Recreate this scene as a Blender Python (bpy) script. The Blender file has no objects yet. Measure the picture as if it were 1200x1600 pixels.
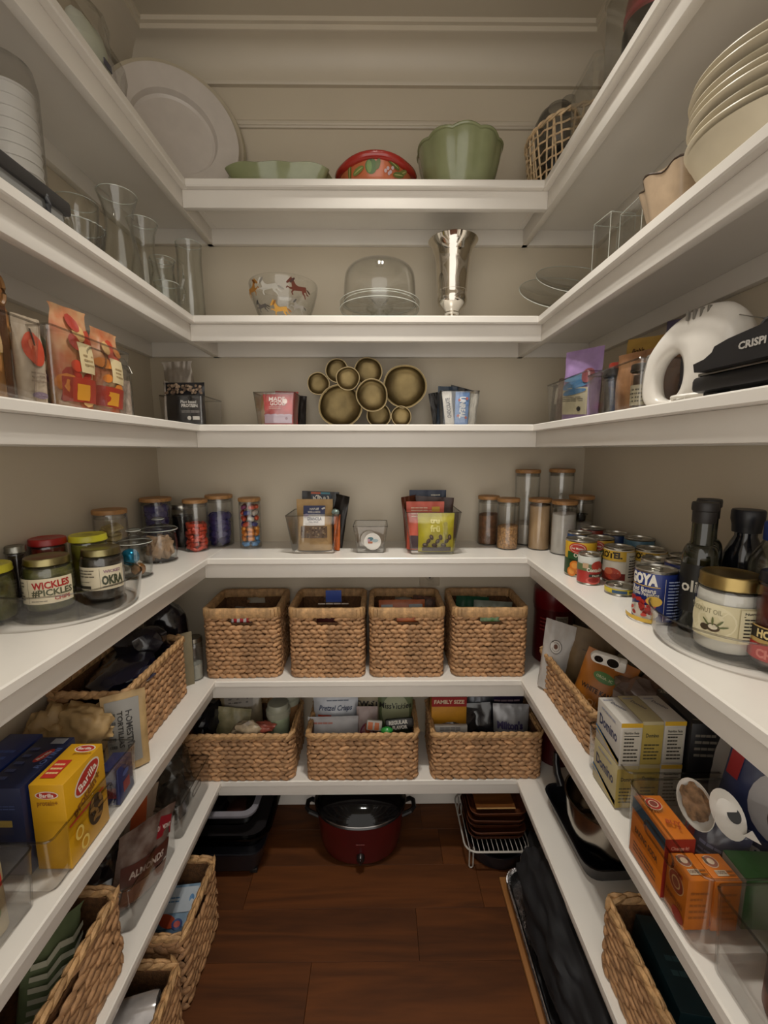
import bpy, bmesh, math, random
from mathutils import Vector, Matrix, noise
PI = math.pi
SC = bpy.context.scene
COL = SC.collection

# ---------------------------------------------------------------- camera, light, exposure
cam_d = bpy.data.cameras.new('camera')
cam_d.sensor_fit = 'VERTICAL'
cam_d.sensor_height = 36.0
cam_d.lens = 676.5 * 36.0 / 1600.0
cam_d.clip_start = 0.02
cam = bpy.data.objects.new('camera', cam_d)
COL.objects.link(cam)
cam.location = (0, 0, 1.313)
cam.rotation_euler = (PI / 2 - 0.1415, 0.0009, -0.009)
SC.camera = cam

world = bpy.data.worlds.new('world')
SC.world = world
world.use_nodes = True
bg = world.node_tree.nodes['Background']
bg.inputs[0].default_value = (1.0, 0.94, 0.86, 1)
bg.inputs[1].default_value = 1.6

def downlight(name, loc, power, radius):
    l = bpy.data.lights.new(name, 'SPOT')
    l.energy = power
    l.color = (1.0, 0.955, 0.87)
    l.shadow_soft_size = radius
    l.spot_size = math.radians(93)
    l.spot_blend = 1.0
    o = bpy.data.objects.new(name, l)
    COL.objects.link(o)
    o.location = loc
    return o
downlight('ceiling_downlight', (-0.02, 0.86, 2.46), 35.0, 0.035)
downlight('ceiling_downlight', (0.10, 0.84, 2.46), 35.0, 0.035)

SC.view_settings.view_transform = 'Standard'
SC.view_settings.look = 'None'
SC.view_settings.gamma = 1.0
SC.view_settings.use_curve_mapping = False
SC.view_settings.exposure = 0.0
SC.cycles.max_bounces = 16
SC.cycles.diffuse_bounces = 5
SC.cycles.glossy_bounces = 4
SC.cycles.transmission_bounces = 10
SC.cycles.transparent_max_bounces = 40
SC.cycles.caustics_reflective = False
SC.cycles.caustics_refractive = False
SC.cycles.sample_clamp_indirect = 4.0

# ---------------------------------------------------------------- materials
def lin(h):
    h = h.lstrip('#')
    c = [int(h[i:i + 2], 16) / 255 for i in (0, 2, 4)]
    return tuple(x / 12.92 if x <= 0.04045 else ((x + 0.055) / 1.055) ** 2.4 for x in c)

MATS = {}
def mat(col, rough=0.5, metal=0.0, var=0.07, vscale=25.0, bump=0.0, bscale=120.0, coat=0.0, island=0.0, stretch=None, spec=0.5, col2=None):
    key = (col, rough, metal, var, vscale, bump, bscale, coat, island, stretch, spec, col2)
    if key in MATS:
        return MATS[key]
    m = bpy.data.materials.new('surface_' + col.strip('#'))
    m.use_nodes = True
    nt = m.node_tree
    N, L = nt.nodes, nt.links
    b = N['Principled BSDF']
    b.inputs['Roughness'].default_value = rough
    b.inputs['Metallic'].default_value = metal
    b.inputs['Specular IOR Level'].default_value = spec
    b.inputs['Coat Weight'].default_value = coat
    b.inputs['Coat Roughness'].default_value = 0.08
    c = lin(col)
    tc = N.new('ShaderNodeTexCoord')
    mp = N.new('ShaderNodeMapping')
    L.new(tc.outputs['Object'], mp.inputs[0])
    if stretch:
        mp.inputs['Scale'].default_value = stretch
    nz = N.new('ShaderNodeTexNoise')
    nz.inputs['Scale'].default_value = vscale
    nz.inputs['Detail'].default_value = 4
    L.new(mp.outputs[0], nz.inputs['Vector'])
    mix = N.new('ShaderNodeMix')
    mix.data_type = 'RGBA'
    lo = lin(col2) if col2 else tuple(x * (1 - 2 * var) for x in c)
    hi = c if col2 else tuple(min(1, x * (1 + 2 * var)) for x in c)
    mix.inputs[6].default_value = (*lo, 1)
    mix.inputs[7].default_value = (*hi, 1)
    ra = N.new('ShaderNodeMapRange')
    ra.inputs[1].default_value = 0.3
    ra.inputs[2].default_value = 0.7
    L.new(nz.outputs[0], ra.inputs[0])
    L.new(ra.outputs[0], mix.inputs[0])
    out = mix.outputs[2]
    if island:
        g = N.new('ShaderNodeNewGeometry')
        mr = N.new('ShaderNodeMapRange')
        mr.inputs[3].default_value = 1 - island
        mr.inputs[4].default_value = 1 + island
        L.new(g.outputs['Random Per Island'], mr.inputs[0])
        h = N.new('ShaderNodeHueSaturation')
        L.new(mr.outputs[0], h.inputs['Value'])
        L.new(out, h.inputs['Color'])
        out = h.outputs[0]
    L.new(out, b.inputs['Base Color'])
    if bump:
        n2 = N.new('ShaderNodeTexNoise')
        n2.inputs['Scale'].default_value = bscale
        n2.inputs['Detail'].default_value = 3
        L.new(mp.outputs[0], n2.inputs['Vector'])
        bp = N.new('ShaderNodeBump')
        bp.inputs['Strength'].default_value = bump
        bp.inputs['Distance'].default_value = 0.004
        L.new(n2.outputs[0], bp.inputs['Height'])
        L.new(bp.outputs[0], b.inputs['Normal'])
    MATS[key] = m
    return m

def clear(tint='#ffffff', face=0.985, edge=0.55, rough=0.02, gloss=1.0, power=2.5):
    """thin clear plastic or glass: what is behind shows through, the rim darkens, lamps glint on it"""
    key = ('clear', tint, face, edge, rough, gloss, power)
    if key in MATS:
        return MATS[key]
    m = bpy.data.materials.new('clear_' + tint.strip('#'))
    m.use_nodes = True
    nt = m.node_tree
    N, L = nt.nodes, nt.links
    N.remove(N['Principled BSDF'])
    tr = N.new('ShaderNodeBsdfTransparent')
    gl = N.new('ShaderNodeBsdfGlossy')
    gl.inputs['Roughness'].default_value = rough
    gl.inputs['Color'].default_value = (gloss, gloss, gloss, 1)
    lw = N.new('ShaderNodeLayerWeight')
    lw.inputs['Blend'].default_value = 0.5
    pw = N.new('ShaderNodeMath')
    pw.operation = 'POWER'
    pw.inputs[1].default_value = power
    L.new(lw.outputs['Facing'], pw.inputs[0])
    mx = N.new('ShaderNodeMix')
    mx.data_type = 'RGBA'
    c = [x ** 0.12 for x in lin(tint)]
    mx.inputs[6].default_value = (*[x * face for x in c], 1)
    mx.inputs[7].default_value = (*[x * edge for x in c], 1)
    L.new(pw.outputs[0], mx.inputs[0])
    L.new(mx.outputs[2], tr.inputs['Color'])
    f5 = N.new('ShaderNodeMath')
    f5.operation = 'POWER'
    f5.inputs[1].default_value = 5.0
    L.new(lw.outputs['Facing'], f5.inputs[0])
    fr = N.new('ShaderNodeMath')
    fr.operation = 'MULTIPLY_ADD'
    fr.inputs[1].default_value = 0.7
    fr.inputs[2].default_value = 0.04
    L.new(f5.outputs[0], fr.inputs[0])
    ms = N.new('ShaderNodeMixShader')
    L.new(fr.outputs[0], ms.inputs[0])
    L.new(tr.outputs[0], ms.inputs[1])
    L.new(gl.outputs[0], ms.inputs[2])
    L.new(ms.outputs[0], N['Material Output'].inputs[0])
    MATS[key] = m
    return m

def wood(col, dark, scale=6.0, rough=0.45, axis='X', coat=0.0, per_object=0.0):
    key = ('wood', col, dark, scale, rough, axis, coat, per_object)
    if key in MATS:
        return MATS[key]
    m = bpy.data.materials.new('wood_' + col.strip('#'))
    m.use_nodes = True
    nt = m.node_tree
    N, L = nt.nodes, nt.links
    b = N['Principled BSDF']
    b.inputs['Roughness'].default_value = rough
    b.inputs['Coat Weight'].default_value = coat
    tc = N.new('ShaderNodeTexCoord')
    mp = N.new('ShaderNodeMapping')
    mp.inputs['Scale'].default_value = {'X': (0.10, 1, 1), 'Y': (1, 0.10, 1), 'Z': (1, 1, 0.10)}[axis]
    L.new(tc.outputs['Object'], mp.inputs[0])
    oi = N.new('ShaderNodeObjectInfo')
    ad = N.new('ShaderNodeVectorMath')
    ad.operation = 'ADD'
    sc = N.new('ShaderNodeVectorMath')
    sc.operation = 'SCALE'
    sc.inputs[3].default_value = 9.0
    L.new(oi.outputs['Random'], sc.inputs[0])
    L.new(mp.outputs[0], ad.inputs[0])
    L.new(sc.outputs[0], ad.inputs[1])
    n1 = N.new('ShaderNodeTexNoise')
    n1.inputs['Scale'].default_value = scale
    n1.inputs['Detail'].default_value = 6
    n1.inputs['Distortion'].default_value = 0.8
    L.new(ad.outputs[0], n1.inputs['Vector'])
    wv = N.new('ShaderNodeMath')
    wv.operation = 'MULTIPLY'
    wv.inputs[1].default_value = 11.0
    L.new(n1.outputs[0], wv.inputs[0])
    fr = N.new('ShaderNodeMath')
    fr.operation = 'PINGPONG'
    fr.inputs[1].default_value = 1.0
    L.new(wv.outputs[0], fr.inputs[0])
    n2 = N.new('ShaderNodeTexNoise')
    n2.inputs['Scale'].default_value = scale * 14
    n2.inputs['Detail'].default_value = 3
    L.new(ad.outputs[0], n2.inputs['Vector'])
    m1 = N.new('ShaderNodeMath')
    m1.operation = 'MULTIPLY_ADD'
    m1.inputs[1].default_value = 0.55
    L.new(fr.outputs[0], m1.inputs[0])
    m2 = N.new('ShaderNodeMath')
    m2.operation = 'MULTIPLY'
    m2.inputs[1].default_value = 0.5
    L.new(n2.outputs[0], m2.inputs[0])
    L.new(m2.outputs[0], m1.inputs[2])
    mx = N.new('ShaderNodeMix')
    mx.data_type = 'RGBA'
    mx.inputs[6].default_value = (*lin(dark), 1)
    mx.inputs[7].default_value = (*lin(col), 1)
    L.new(m1.outputs[0], mx.inputs[0])
    out = mx.outputs[2]
    if per_object:
        mr = N.new('ShaderNodeMapRange')
        mr.inputs[3].default_value = 1 - per_object
        mr.inputs[4].default_value = 1 + per_object
        L.new(oi.outputs['Random'], mr.inputs[0])
        h = N.new('ShaderNodeHueSaturation')
        L.new(mr.outputs[0], h.inputs['Value'])
        L.new(out, h.inputs['Color'])
        out = h.outputs[0]
    L.new(out, b.inputs['Base Color'])
    bp = N.new('ShaderNodeBump')
    bp.inputs['Strength'].default_value = 0.12
    bp.inputs['Distance'].default_value = 0.002
    L.new(n2.outputs[0], bp.inputs['Height'])
    L.new(bp.outputs[0], b.inputs['Normal'])
    MATS[key] = m
    return m

# ---------------------------------------------------------------- mesh helpers
class MB:
    """collects shapes; build() links them as ONE mesh object"""
    def __init__(s):
        s.v, s.f, s.k, s.mats = [], [], [], []
    def slot(s, m):
        if m not in s.mats:
            s.mats.append(m)
        return s.mats.index(m)
    def add(s, vs, fs, m=None):
        b = len(s.v)
        s.v += [tuple(p) for p in vs]
        i = s.slot(m) if m else 0
        for f in fs:
            s.f.append([x + b for x in f])
            s.k.append(i)
        return s
    def loft(s, rings, caps=(True, True), m=None, close=True):
        n = len(rings[0])
        vs = [p for r in rings for p in r]
        fs = []
        for i in range(len(rings) - 1):
            for j in range(n if close else n - 1):
                a, b_ = i * n + j, i * n + (j + 1) % n
                fs.append([a, b_, b_ + n, a + n])
        if caps[0]:
            fs.append(list(range(n))[::-1])
        if caps[1]:
            fs.append([(len(rings) - 1) * n + j for j in range(n)])
        return s.add(vs, fs, m)
    def lathe(s, prof, n=32, c=(0, 0, 0), caps=(False, False), m=None, wave=None):
        rings = []
        for r, z in prof:
            ring = []
            for j in range(n):
                a = 2 * PI * j / n
                rr = r * (wave(a, z) if wave else 1)
                ring.append((c[0] + rr * math.cos(a), c[1] + rr * math.sin(a), c[2] + z))
            rings.append(ring)
        return s.loft(rings, caps, m)
    def tube(s, pts, r, n=8, m=None, closed=False):
        pts = [Vector(p) for p in pts]
        rings = []
        N_ = len(pts)
        up = Vector((0, 0, 1))
        for i, p in enumerate(pts):
            a = pts[(i - 1) % N_] if (closed or i) else p
            b = pts[(i + 1) % N_] if (closed or i < N_ - 1) else p
            t = (b - a)
            t = t.normalized() if t.length > 1e-9 else Vector((0, 0, 1))
            u = t.cross(up)
            if u.length < 0.05:
                u = t.cross(Vector((0, 1, 0)))
            u.normalize()
            w = u.cross(t)
            rr = r(i / max(1, N_ - 1)) if callable(r) else r
            rings.append([p + (u * math.cos(2 * PI * j / n) + w * math.sin(2 * PI * j / n)) * rr for j in range(n)])
        if closed:
            rings.append(rings[0])
            return s.loft(rings, (False, False), m)
        return s.loft(rings, (True, True), m)
    def box(s, x0, x1, y0, y1, z0, z1, b=0.0, m=None):
        if b <= 0:
            vs = [(x, y, z) for z in (z0, z1) for y in (y0, y1) for x in (x0, x1)]
            return s.add(vs, [[0, 2, 3, 1], [4, 5, 7, 6], [0, 1, 5, 4], [2, 6, 7, 3], [0, 4, 6, 2], [1, 3, 7, 5]], m)
        bm = bmesh.new()
        bmesh.ops.create_cube(bm, size=1)
        for v in bm.verts:
            v.co = Vector(((x0 + x1) / 2 + v.co.x * (x1 - x0), (y0 + y1) / 2 + v.co.y * (y1 - y0), (z0 + z1) / 2 + v.co.z * (z1 - z0)))
        bmesh.ops.bevel(bm, geom=bm.edges[:], offset=b, segments=2, affect='EDGES', profile=0.5)
        bm.verts.index_update()
        s.add([v.co[:] for v in bm.verts], [[v.index for v in f.verts] for f in bm.faces], m)
        bm.free()
        return s
    def blob(s, c, r, amp=0.15, seed=0, sub=2, freq=2.0, m=None, flat=None, rot=None):
        bm = bmesh.new()
        bmesh.ops.create_icosphere(bm, subdivisions=sub, radius=1)
        off = Vector((seed * 3.7, seed * 1.3, seed * 7.1))
        vs = []
        for v in bm.verts:
            p = v.co.copy()
            d = 1 + amp * noise.noise(p * freq + off) + amp * 0.5 * noise.noise(p * freq * 2.7 + off)
            p = p * d
            q = Vector((p.x * r[0], p.y * r[1], p.z * r[2]))
            if flat is not None:
                q.z = max(q.z, -flat)
            if rot is not None:
                q = rot @ q
            vs.append((c[0] + q.x, c[1] + q.y, c[2] + q.z))
        bm.verts.index_update()
        s.add(vs, [[v.index for v in f.verts] for f in bm.faces], m)
        bm.free()
        return s
    def xf(s, M):
        s.v = [tuple(M @ Vector(p)) for p in s.v]
        return s
    def mesh(s, name, m=None, smooth=40):
        me = bpy.data.meshes.new(name)
        me.from_pydata(s.v, [], s.f)
        for mm in (s.mats if s.mats else ([m] if m else [])):
            me.materials.append(mm)
        if len(s.mats) > 1:
            me.polygons.foreach_set('material_index', s.k)
        if smooth:
            me.shade_smooth()
            me.set_sharp_from_angle(angle=math.radians(smooth))
        me.update()
        return me
    def build(s, name, m=None, parent=None, label=None, smooth=40, loc=None, rot=None):
        me = s.mesh(name, m, smooth)
        o = bpy.data.objects.new(name, me)
        COL.objects.link(o)
        if parent:
            o.parent = parent
        if label:
            o['label'] = label
        if loc:
            o.location = loc
        if rot:
            o.rotation_euler = rot
        return o

def link(name, me, parent=None, loc=None, rot=None):
    o = bpy.data.objects.new(name, me)
    COL.objects.link(o)
    if parent:
        o.parent = parent
    if loc:
        o.location = loc
    if rot:
        o.rotation_euler = rot
    return o

def thing(name, label, cat, loc=(0, 0, 0), rotz=0.0, group=None, rot=None, kind=None):
    o = bpy.data.objects.new(name, None)
    o.empty_display_size = 0.02
    COL.objects.link(o)
    o.location = loc
    o.rotation_euler = rot if rot else (0, 0, math.radians(rotz))
    o['label'] = label
    o['category'] = cat
    if group:
        o['group'] = group
    if kind:
        o['kind'] = kind
    return o

def tag(o, label, cat, group=None):
    o['label'] = label
    o['category'] = cat
    if group:
        o['group'] = group
    return o

def rring(w, d, r, z, n=4, cx=0.0, cy=0.0):
    pts = []
    for (sx, sy, a0) in ((1, 1, 0), (-1, 1, 90), (-1, -1, 180), (1, -1, 270)):
        for k in range(n + 1):
            a = math.radians(a0 + 90 * k / n)
            pts.append((cx + sx * (w / 2 - r) + r * math.cos(a), cy + sy * (d / 2 - r) + r * math.sin(a), z))
    return pts

# ---------------------------------------------------------------- flat print on surfaces
TXT = {}
def text_geo(s, bold=0.0):
    key = (s, bold)
    if key in TXT:
        return TXT[key]
    cu = bpy.data.curves.new('lettering', 'FONT')
    cu.body = s
    cu.size = 1.0
    cu.offset = bold
    cu.resolution_u = 2
    cu.fill_mode = 'FRONT'
    o = bpy.data.objects.new('lettering', cu)
    me = bpy.data.meshes.new_from_object(o)
    bpy.data.objects.remove(o)
    bpy.data.curves.remove(cu)
    vs = [(v.co.x, v.co.y) for v in me.vertices]
    fs = [list(p.vertices) for p in me.polygons]
    bpy.data.meshes.remove(me)
    if vs:
        x0, x1 = min(v[0] for v in vs), max(v[0] for v in vs)
        y0, y1 = min(v[1] for v in vs), max(v[1] for v in vs)
        vs = [(x - (x0 + x1) / 2, y - (y0 + y1) / 2) for x, y in vs]
        TXT[key] = (vs, fs, x1 - x0, y1 - y0)
    else:
        TXT[key] = ([], [], 1, 1)
    return TXT[key]

def flat(o, ux, uy):
    o, ux, uy = Vector(o), Vector(ux), Vector(uy)
    n = ux.cross(uy).normalized()
    return lambda u, v, e: o + ux * u + uy * v + n * e
def cyl(r, z0=0.0, a0=-PI / 2):
    return lambda u, v, e: Vector(((r + e) * math.cos(a0 + u / r), (r + e) * math.sin(a0 + u / r), z0 + v))

class Print:
    """flat print (paper label, lettering) that follows a surface S(u, v, lift)"""
    def __init__(s, S, e0=0.0004, step=0.00025, rough=0.45):
        s.S, s.e, s.step, s.mb, s.rough = S, e0, step, MB(), rough
    def m(s, c):
        return mat(c, s.rough, var=0.03) if isinstance(c, str) else c
    def put(s, pts, fs, c):
        s.mb.add([s.S(u, v, s.e) for u, v in pts], fs, s.m(c))
        s.e += s.step
        return s
    def rect(s, u0, v0, u1, v1, c, nu=8, nv=6):
        pts = [(u0 + (u1 - u0) * i / nu, v0 + (v1 - v0) * j / nv) for j in range(nv + 1) for i in range(nu + 1)]
        w = nu + 1
        return s.put(pts, [[j * w + i, j * w + i + 1, (j + 1) * w + i + 1, (j + 1) * w + i] for j in range(nv) for i in range(nu)], c)
    def ell(s, u, v, ru, rv, c, n=20, rot=0.0):
        cr, sr = math.cos(rot), math.sin(rot)
        pts = [(u, v)]
        for k in (0.5, 1.0):
            for i in range(n):
                a = 2 * PI * i / n
                x, y = k * ru * math.cos(a), k * rv * math.sin(a)
                pts.append((u + x * cr - y * sr, v + x * sr + y * cr))
        fs = [[0, 1 + i, 1 + (i + 1) % n] for i in range(n)]
        fs += [[1 + i, 1 + n + i, 1 + n + (i + 1) % n, 1 + (i + 1) % n] for i in range(n)]
        return s.put(pts, fs, c)
    def poly(s, pts, c):
        return s.put(pts, [list(range(len(pts)))], c)
    def text(s, t, u, v, size, c, bold=0.02, rot=0.0, w=None, slant=0.0, arc=0.0):
        vs, fs, tw, th = text_geo(t, bold)
        k = size / 0.72
        kx = (w / tw) if w else k
        cr, sr = math.cos(rot), math.sin(rot)
        pts = []
        for x, y in vs:
            x, y = x * kx + slant * y * k, y * k
            y += arc * x * x
            pts.append((u + x * cr - y * sr, v + x * sr + y * cr))
        return s.put(pts, fs, c)
    def lines(s, u0, u1, v0, v1, n, c, seed=1):
        rnd = random.Random(seed)
        h = (v1 - v0) / n
        pts, fs = [], []
        for i in range(n):
            b = v0 + (i + 0.3) * h
            e = u1 - (u1 - u0) * rnd.choice((0, 0, 0.1, 0.3))
            k = 4
            for j in range(k):
                x0, x1 = u0 + (e - u0) * j / k, u0 + (e - u0) * (j + 1) / k - (0.1 * (e - u0) / k)
                q = len(pts)
                pts += [(x0, b), (x1, b), (x1, b + h * 0.4), (x0, b + h * 0.4)]
                fs.append([q, q + 1, q + 2, q + 3])
        return s.put(pts, fs, c)
    def facts(s, u0, v0, u1, v1, paper='#d8d2c4', ink='#262420', title='Nutrition Facts'):
        s.rect(u0, v0, u1, v1, paper)
        h = v1 - v0
        s.text(title, (u0 + u1) / 2, v1 - h * 0.1, h * 0.07, ink, 0.03, w=(u1 - u0) * 0.8)
        s.rect(u0 + (u1 - u0) * .08, v1 - h * .2, u1 - (u1 - u0) * .08, v1 - h * .18, ink, 2, 1)
        return s.lines(u0 + (u1 - u0) * .1, u1 - (u1 - u0) * .1, v0 + h * .05, v1 - h * .22, 7, ink)
    def build(s, name='printed_label', parent=None, label=None):
        return s.mb.build(name, None, parent, label, smooth=30)
# ---------------------------------------------------------------- the setting
XL, XR, YB, YF, ZC = -0.745, 0.69, 1.465, -0.35, 2.50
WALL = mat('#c4b9a5', 0.42, var=0.015, vscale=3, bump=0.05, bscale=220)
SHELFW = mat('#ded9d1', 0.30, var=0.015, vscale=6, bump=0.02, bscale=160)
TRIMW = mat('#c6bcaa', 0.4, var=0.015, vscale=4)

def struct(name, mb, m, parent=None, smooth=0):
    o = mb.build(name, m, parent, smooth=smooth)
    if parent is None:
        o['kind'] = 'structure'
    return o
struct('wall_back', MB().box(XL - .1, XR + .1, YB, YB + .1, 0, ZC), WALL)
struct('wall_left', MB().box(XL - .1, XL, YF, YB, 0, ZC), WALL)
struct('wall_right', MB().box(XR, XR + .1, YF, YB, 0, ZC), WALL)
struct('ceiling', MB().box(XL - .1, XR + .1, YF, YB + .1, ZC, ZC + .08), mat('#c4bba9', 0.6, var=0.015, vscale=3))
floor = struct('floor', MB().box(XL - .1, XR + .1, YF, YB + .1, -.08, -.006), mat('#1c0e07', 0.7))

FLOORW = wood('#5f3413', '#381d0a', 7.0, 0.55, 'X', 0.0, 0.10)
FLOORW.node_tree.nodes['Principled BSDF'].inputs['Specular IOR Level'].default_value = 0.25
rnd = random.Random(4)
y = -0.90
row = 0
joints = {13: [-0.18], 12: [-0.17, 0.52], 11: [0.26], 10: [-.5, .24], 14: [.1], 15: [-.4, .3], 16: [.2]}
while y < YB:
    xs = [XL - .02] + joints.get(row, [rnd.uniform(-.5, .3)]) + [XR + .02]
    for a, b in zip(xs, xs[1:]):
        cx, cy = (a + b) / 2, y + .066
        hw, hd = (b - a) / 2 - .0003, .0658
        mb = MB()
        mb.loft([[(-hw, -hd, -.006), (hw, -hd, -.006), (hw, hd, -.006), (-hw, hd, -.006)],
                 [(-hw, -hd, -.0008), (hw, -hd, -.0008), (hw, hd, -.0008), (-hw, hd, -.0008)],
                 [(-hw + .0006, -hd + .0006, 0), (hw - .0006, -hd + .0006, 0), (hw - .0006, hd - .0006, 0), (-hw + .0006, hd - .0006, 0)]])
        mb.build('plank', FLOORW, floor, smooth=0, loc=(cx, cy, 0))
    y += .132
    row += 1

def moulding(name, prof, ends):
    """prof: (out from wall, z) points; runs along left, back and right walls with mitred corners"""
    mb = MB()
    rings = []
    for o_, z in prof:
        rings.append([(XL + o_, YF, z), (XL + o_, YB - o_, z), (XR - o_, YB - o_, z), (XR - o_, YF, z)])
    mb.loft(rings, (False, False), close=False)
    return struct(name, mb, TRIMW, smooth=30)
cove = [(0, 2.388), (.012, 2.388), (.014, 2.392), (.014, 2.400)]
for k in range(7):
    a = PI / 2 * k / 6
    cove.append((.014 + .062 * (1 - math.cos(a)), 2.402 + .070 * math.sin(a)))
cove += [(.080, 2.474), (.080, 2.486), (.088, 2.488), (.088, 2.5)]
moulding('trim_1', cove, 0)
moulding('trim_2', [(0, 2.276), (.006, 2.277), (.0085, 2.281), (.006, 2.285), (.004, 2.287), (.006, 2.290), (.006, 2.296), (.003, 2.300), (0, 2.302)], 0)
struct('baseboard_back', MB().box(XL, XR, YB - .014, YB, 0, .085, .004), SHELFW, smooth=30)
struct('baseboard_left', MB().box(XL, XL + .014, YF, YB - .014, 0, .085, .004), SHELFW, smooth=30)
struct('baseboard_right', MB().box(XR - .014, XR, YF, YB - .014, 0, .085, .004), SHELFW, smooth=30)

# six U-shaped shelves: board with nosing, apron behind the nosing, cleats along the walls
FXL, FXR, FY, SY0 = -0.5005, 0.4282, 1.2274, -0.05
SZ = {1: 2.0076, 2: 1.6725, 3: 1.3844, 4: 1.003, 5: 0.6209, 6: 0.2862}
shelf_words = {1: 'topmost white wall shelf, just under the ceiling moulding',
               2: 'second white wall shelf from the top, carrying glassware',
               3: 'third white wall shelf from the top, behind the brass bowls',
               4: 'counter-height white wall shelf carrying jars, canisters and cans',
               5: 'white wall shelf below the counter, carrying four square baskets',
               6: 'lowest white wall shelf, carrying three wide baskets'}
for k, z in SZ.items():
    t = thing('wall_shelf', shelf_words[k], 'shelf', (0, 0, z))
    e = .0025
    def board(u0, u1, v0, v1, nose):
        # nose: which side carries the eased front edge
        mb = MB()
        x0, x1, y0, y1 = u0, u1, v0, v1
        rings = []
        for zz, q in ((-.019, e), (-.019 + e, 0), (-e, 0), (0, e)):
            a, b, c, d = x0, x1, y0, y1
            if 'L' in nose: a += q
            if 'R' in nose: b -= q
            if 'F' in nose: c += q
            rings.append([(a, c, zz), (b, c, zz), (b, d, zz), (a, d, zz)])
        return mb.loft(rings)
    board(FXL, FXR, FY, YB, 'F').build('back_board', SHELFW, t, smooth=0)
    board(XL, FXL, SY0, YB, 'R').build('side_board', SHELFW, t, smooth=0)
    board(FXR, XR, SY0, YB, 'L').build('side_board', SHELFW, t, smooth=0)
    ap = .0163
    MB().box(FXL - ap, FXR + ap, FY + ap, FY + ap + .019, -.063, -.019, .0015).build('apron', SHELFW, t, smooth=30)
    MB().box(FXL - ap - .019, FXL - ap, SY0, YB, -.063, -.019, .0015).build('apron', SHELFW, t, smooth=30)
    MB().box(FXR + ap, FXR + ap + .019, SY0, YB, -.063, -.019, .0015).build('apron', SHELFW, t, smooth=30)
    MB().box(XL, XR, YB - .019, YB, -.063, -.019, .0015).build('cleat', SHELFW, t, smooth=30)
    MB().box(XL, XL + .019, SY0, YB - .019, -.063, -.019, .0015).build('cleat', SHELFW, t, smooth=30)
    MB().box(XR - .019, XR, SY0, YB - .019, -.063, -.019, .0015).build('cleat', SHELFW, t, smooth=30)

# wall socket behind the third basket
t = thing('wall_outlet', 'cream wall socket with two outlets above the third square basket', 'socket', (0.172, YB, .90))
MB().box(-.035, .035, -.006, 0, -.057, .057, .003).build('cover_plate', mat('#b9ad99', .35), t)
for dz in (-.019, .019):
    MB().lathe([(.0001, .002), (.015, .002), (.017, 0)], 20, (0, 0, 0)).xf(Matrix.Translation((0, -.006, dz)) @ Matrix.Rotation(PI / 2, 4, 'X')).build('receptacle', mat('#a89c88', .4), t)
    p = Print(flat((0, -.0085, dz), (1, 0, 0), (0, 0, 1)))
    p.rect(-.007, 0, -.005, .008, '#1a1512', 1, 1).rect(.005, 0, .007, .007, '#1a1512', 1, 1).ell(0, -.006, .003, .003, '#1a1512', 10)
    p.build('slots', t)

# ---------------------------------------------------------------- woven baskets
STRAW = mat('#a8805a', 0.62, var=0.16, vscale=60, bump=0.35, bscale=500, island=0.22)
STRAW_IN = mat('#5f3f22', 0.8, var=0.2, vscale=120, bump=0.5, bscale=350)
STRAW_RIM = mat('#b08a5e', 0.6, var=0.14, vscale=70, bump=0.4, bscale=400, island=0.16)

def grain(mb, c, t, nrm, a, b, cdep, tilt):
    up = Vector((0, 0, 1))
    ct, st = math.cos(tilt), math.sin(tilt)
    e1 = t * ct + up * st
    e2 = up * ct - t * st
    vs = [c - e1 * a]
    for x in (-.62, 0, .62):
        k = math.sqrt(1 - x * x)
        for j in range(6):
            q = 2 * PI * j / 6
            vs.append(c + e1 * (a * x) + e2 * (b * k * math.cos(q)) + nrm * (cdep * k * math.sin(q)))
    vs.append(c + e1 * a)
    fs = [[0, 1 + (j + 1) % 6, 1 + j] for j in range(6)]
    for r_ in (0, 1):
        fs += [[1 + r_ * 6 + j, 1 + r_ * 6 + (j + 1) % 6, 7 + r_ * 6 + (j + 1) % 6, 7 + r_ * 6 + j] for j in range(6)]
    fs += [[19, 13 + j, 13 + (j + 1) % 6] for j in range(6)]
    mb.add(vs, fs)

def perimeter(w, d, r):
    segs = []
    per = 2 * (w - 2 * r) + 2 * (d - 2 * r) + 2 * PI * r
    def P(s):
        s = s % per
        lens = [w - 2 * r, PI * r / 2, d - 2 * r, PI * r / 2] * 2
        # start: front side from left to right
        cx, cy = w / 2 - r, d / 2 - r
        k = 0
        for i, l in enumerate(lens):
            if s <= l:
                k = i
                break
            s -= l
        side = k // 2
        ang = [0, PI / 2, PI, 3 * PI / 2][0]
        if k == 0: return Vector((-cx + s, -d / 2, 0)), Vector((1, 0, 0)), Vector((0, -1, 0))
        if k == 2: return Vector((w / 2, -cy + s, 0)), Vector((0, 1, 0)), Vector((1, 0, 0))
        if k == 4: return Vector((cx - s, d / 2, 0)), Vector((-1, 0, 0)), Vector((0, 1, 0))
        if k == 6: return Vector((-w / 2, cy - s, 0)), Vector((0, -1, 0)), Vector((-1, 0, 0))
        c = {1: (cx, -cy, -PI / 2), 3: (cx, cy, 0), 5: (-cx, cy, PI / 2), 7: (-cx, -cy, PI)}[k]
        a = c[2] + s / r
        n = Vector((math.cos(a), math.sin(a), 0))
        return Vector((c[0], c[1], 0)) + n * r, Vector((-n.y, n.x, 0)), n
    return P, per

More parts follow.
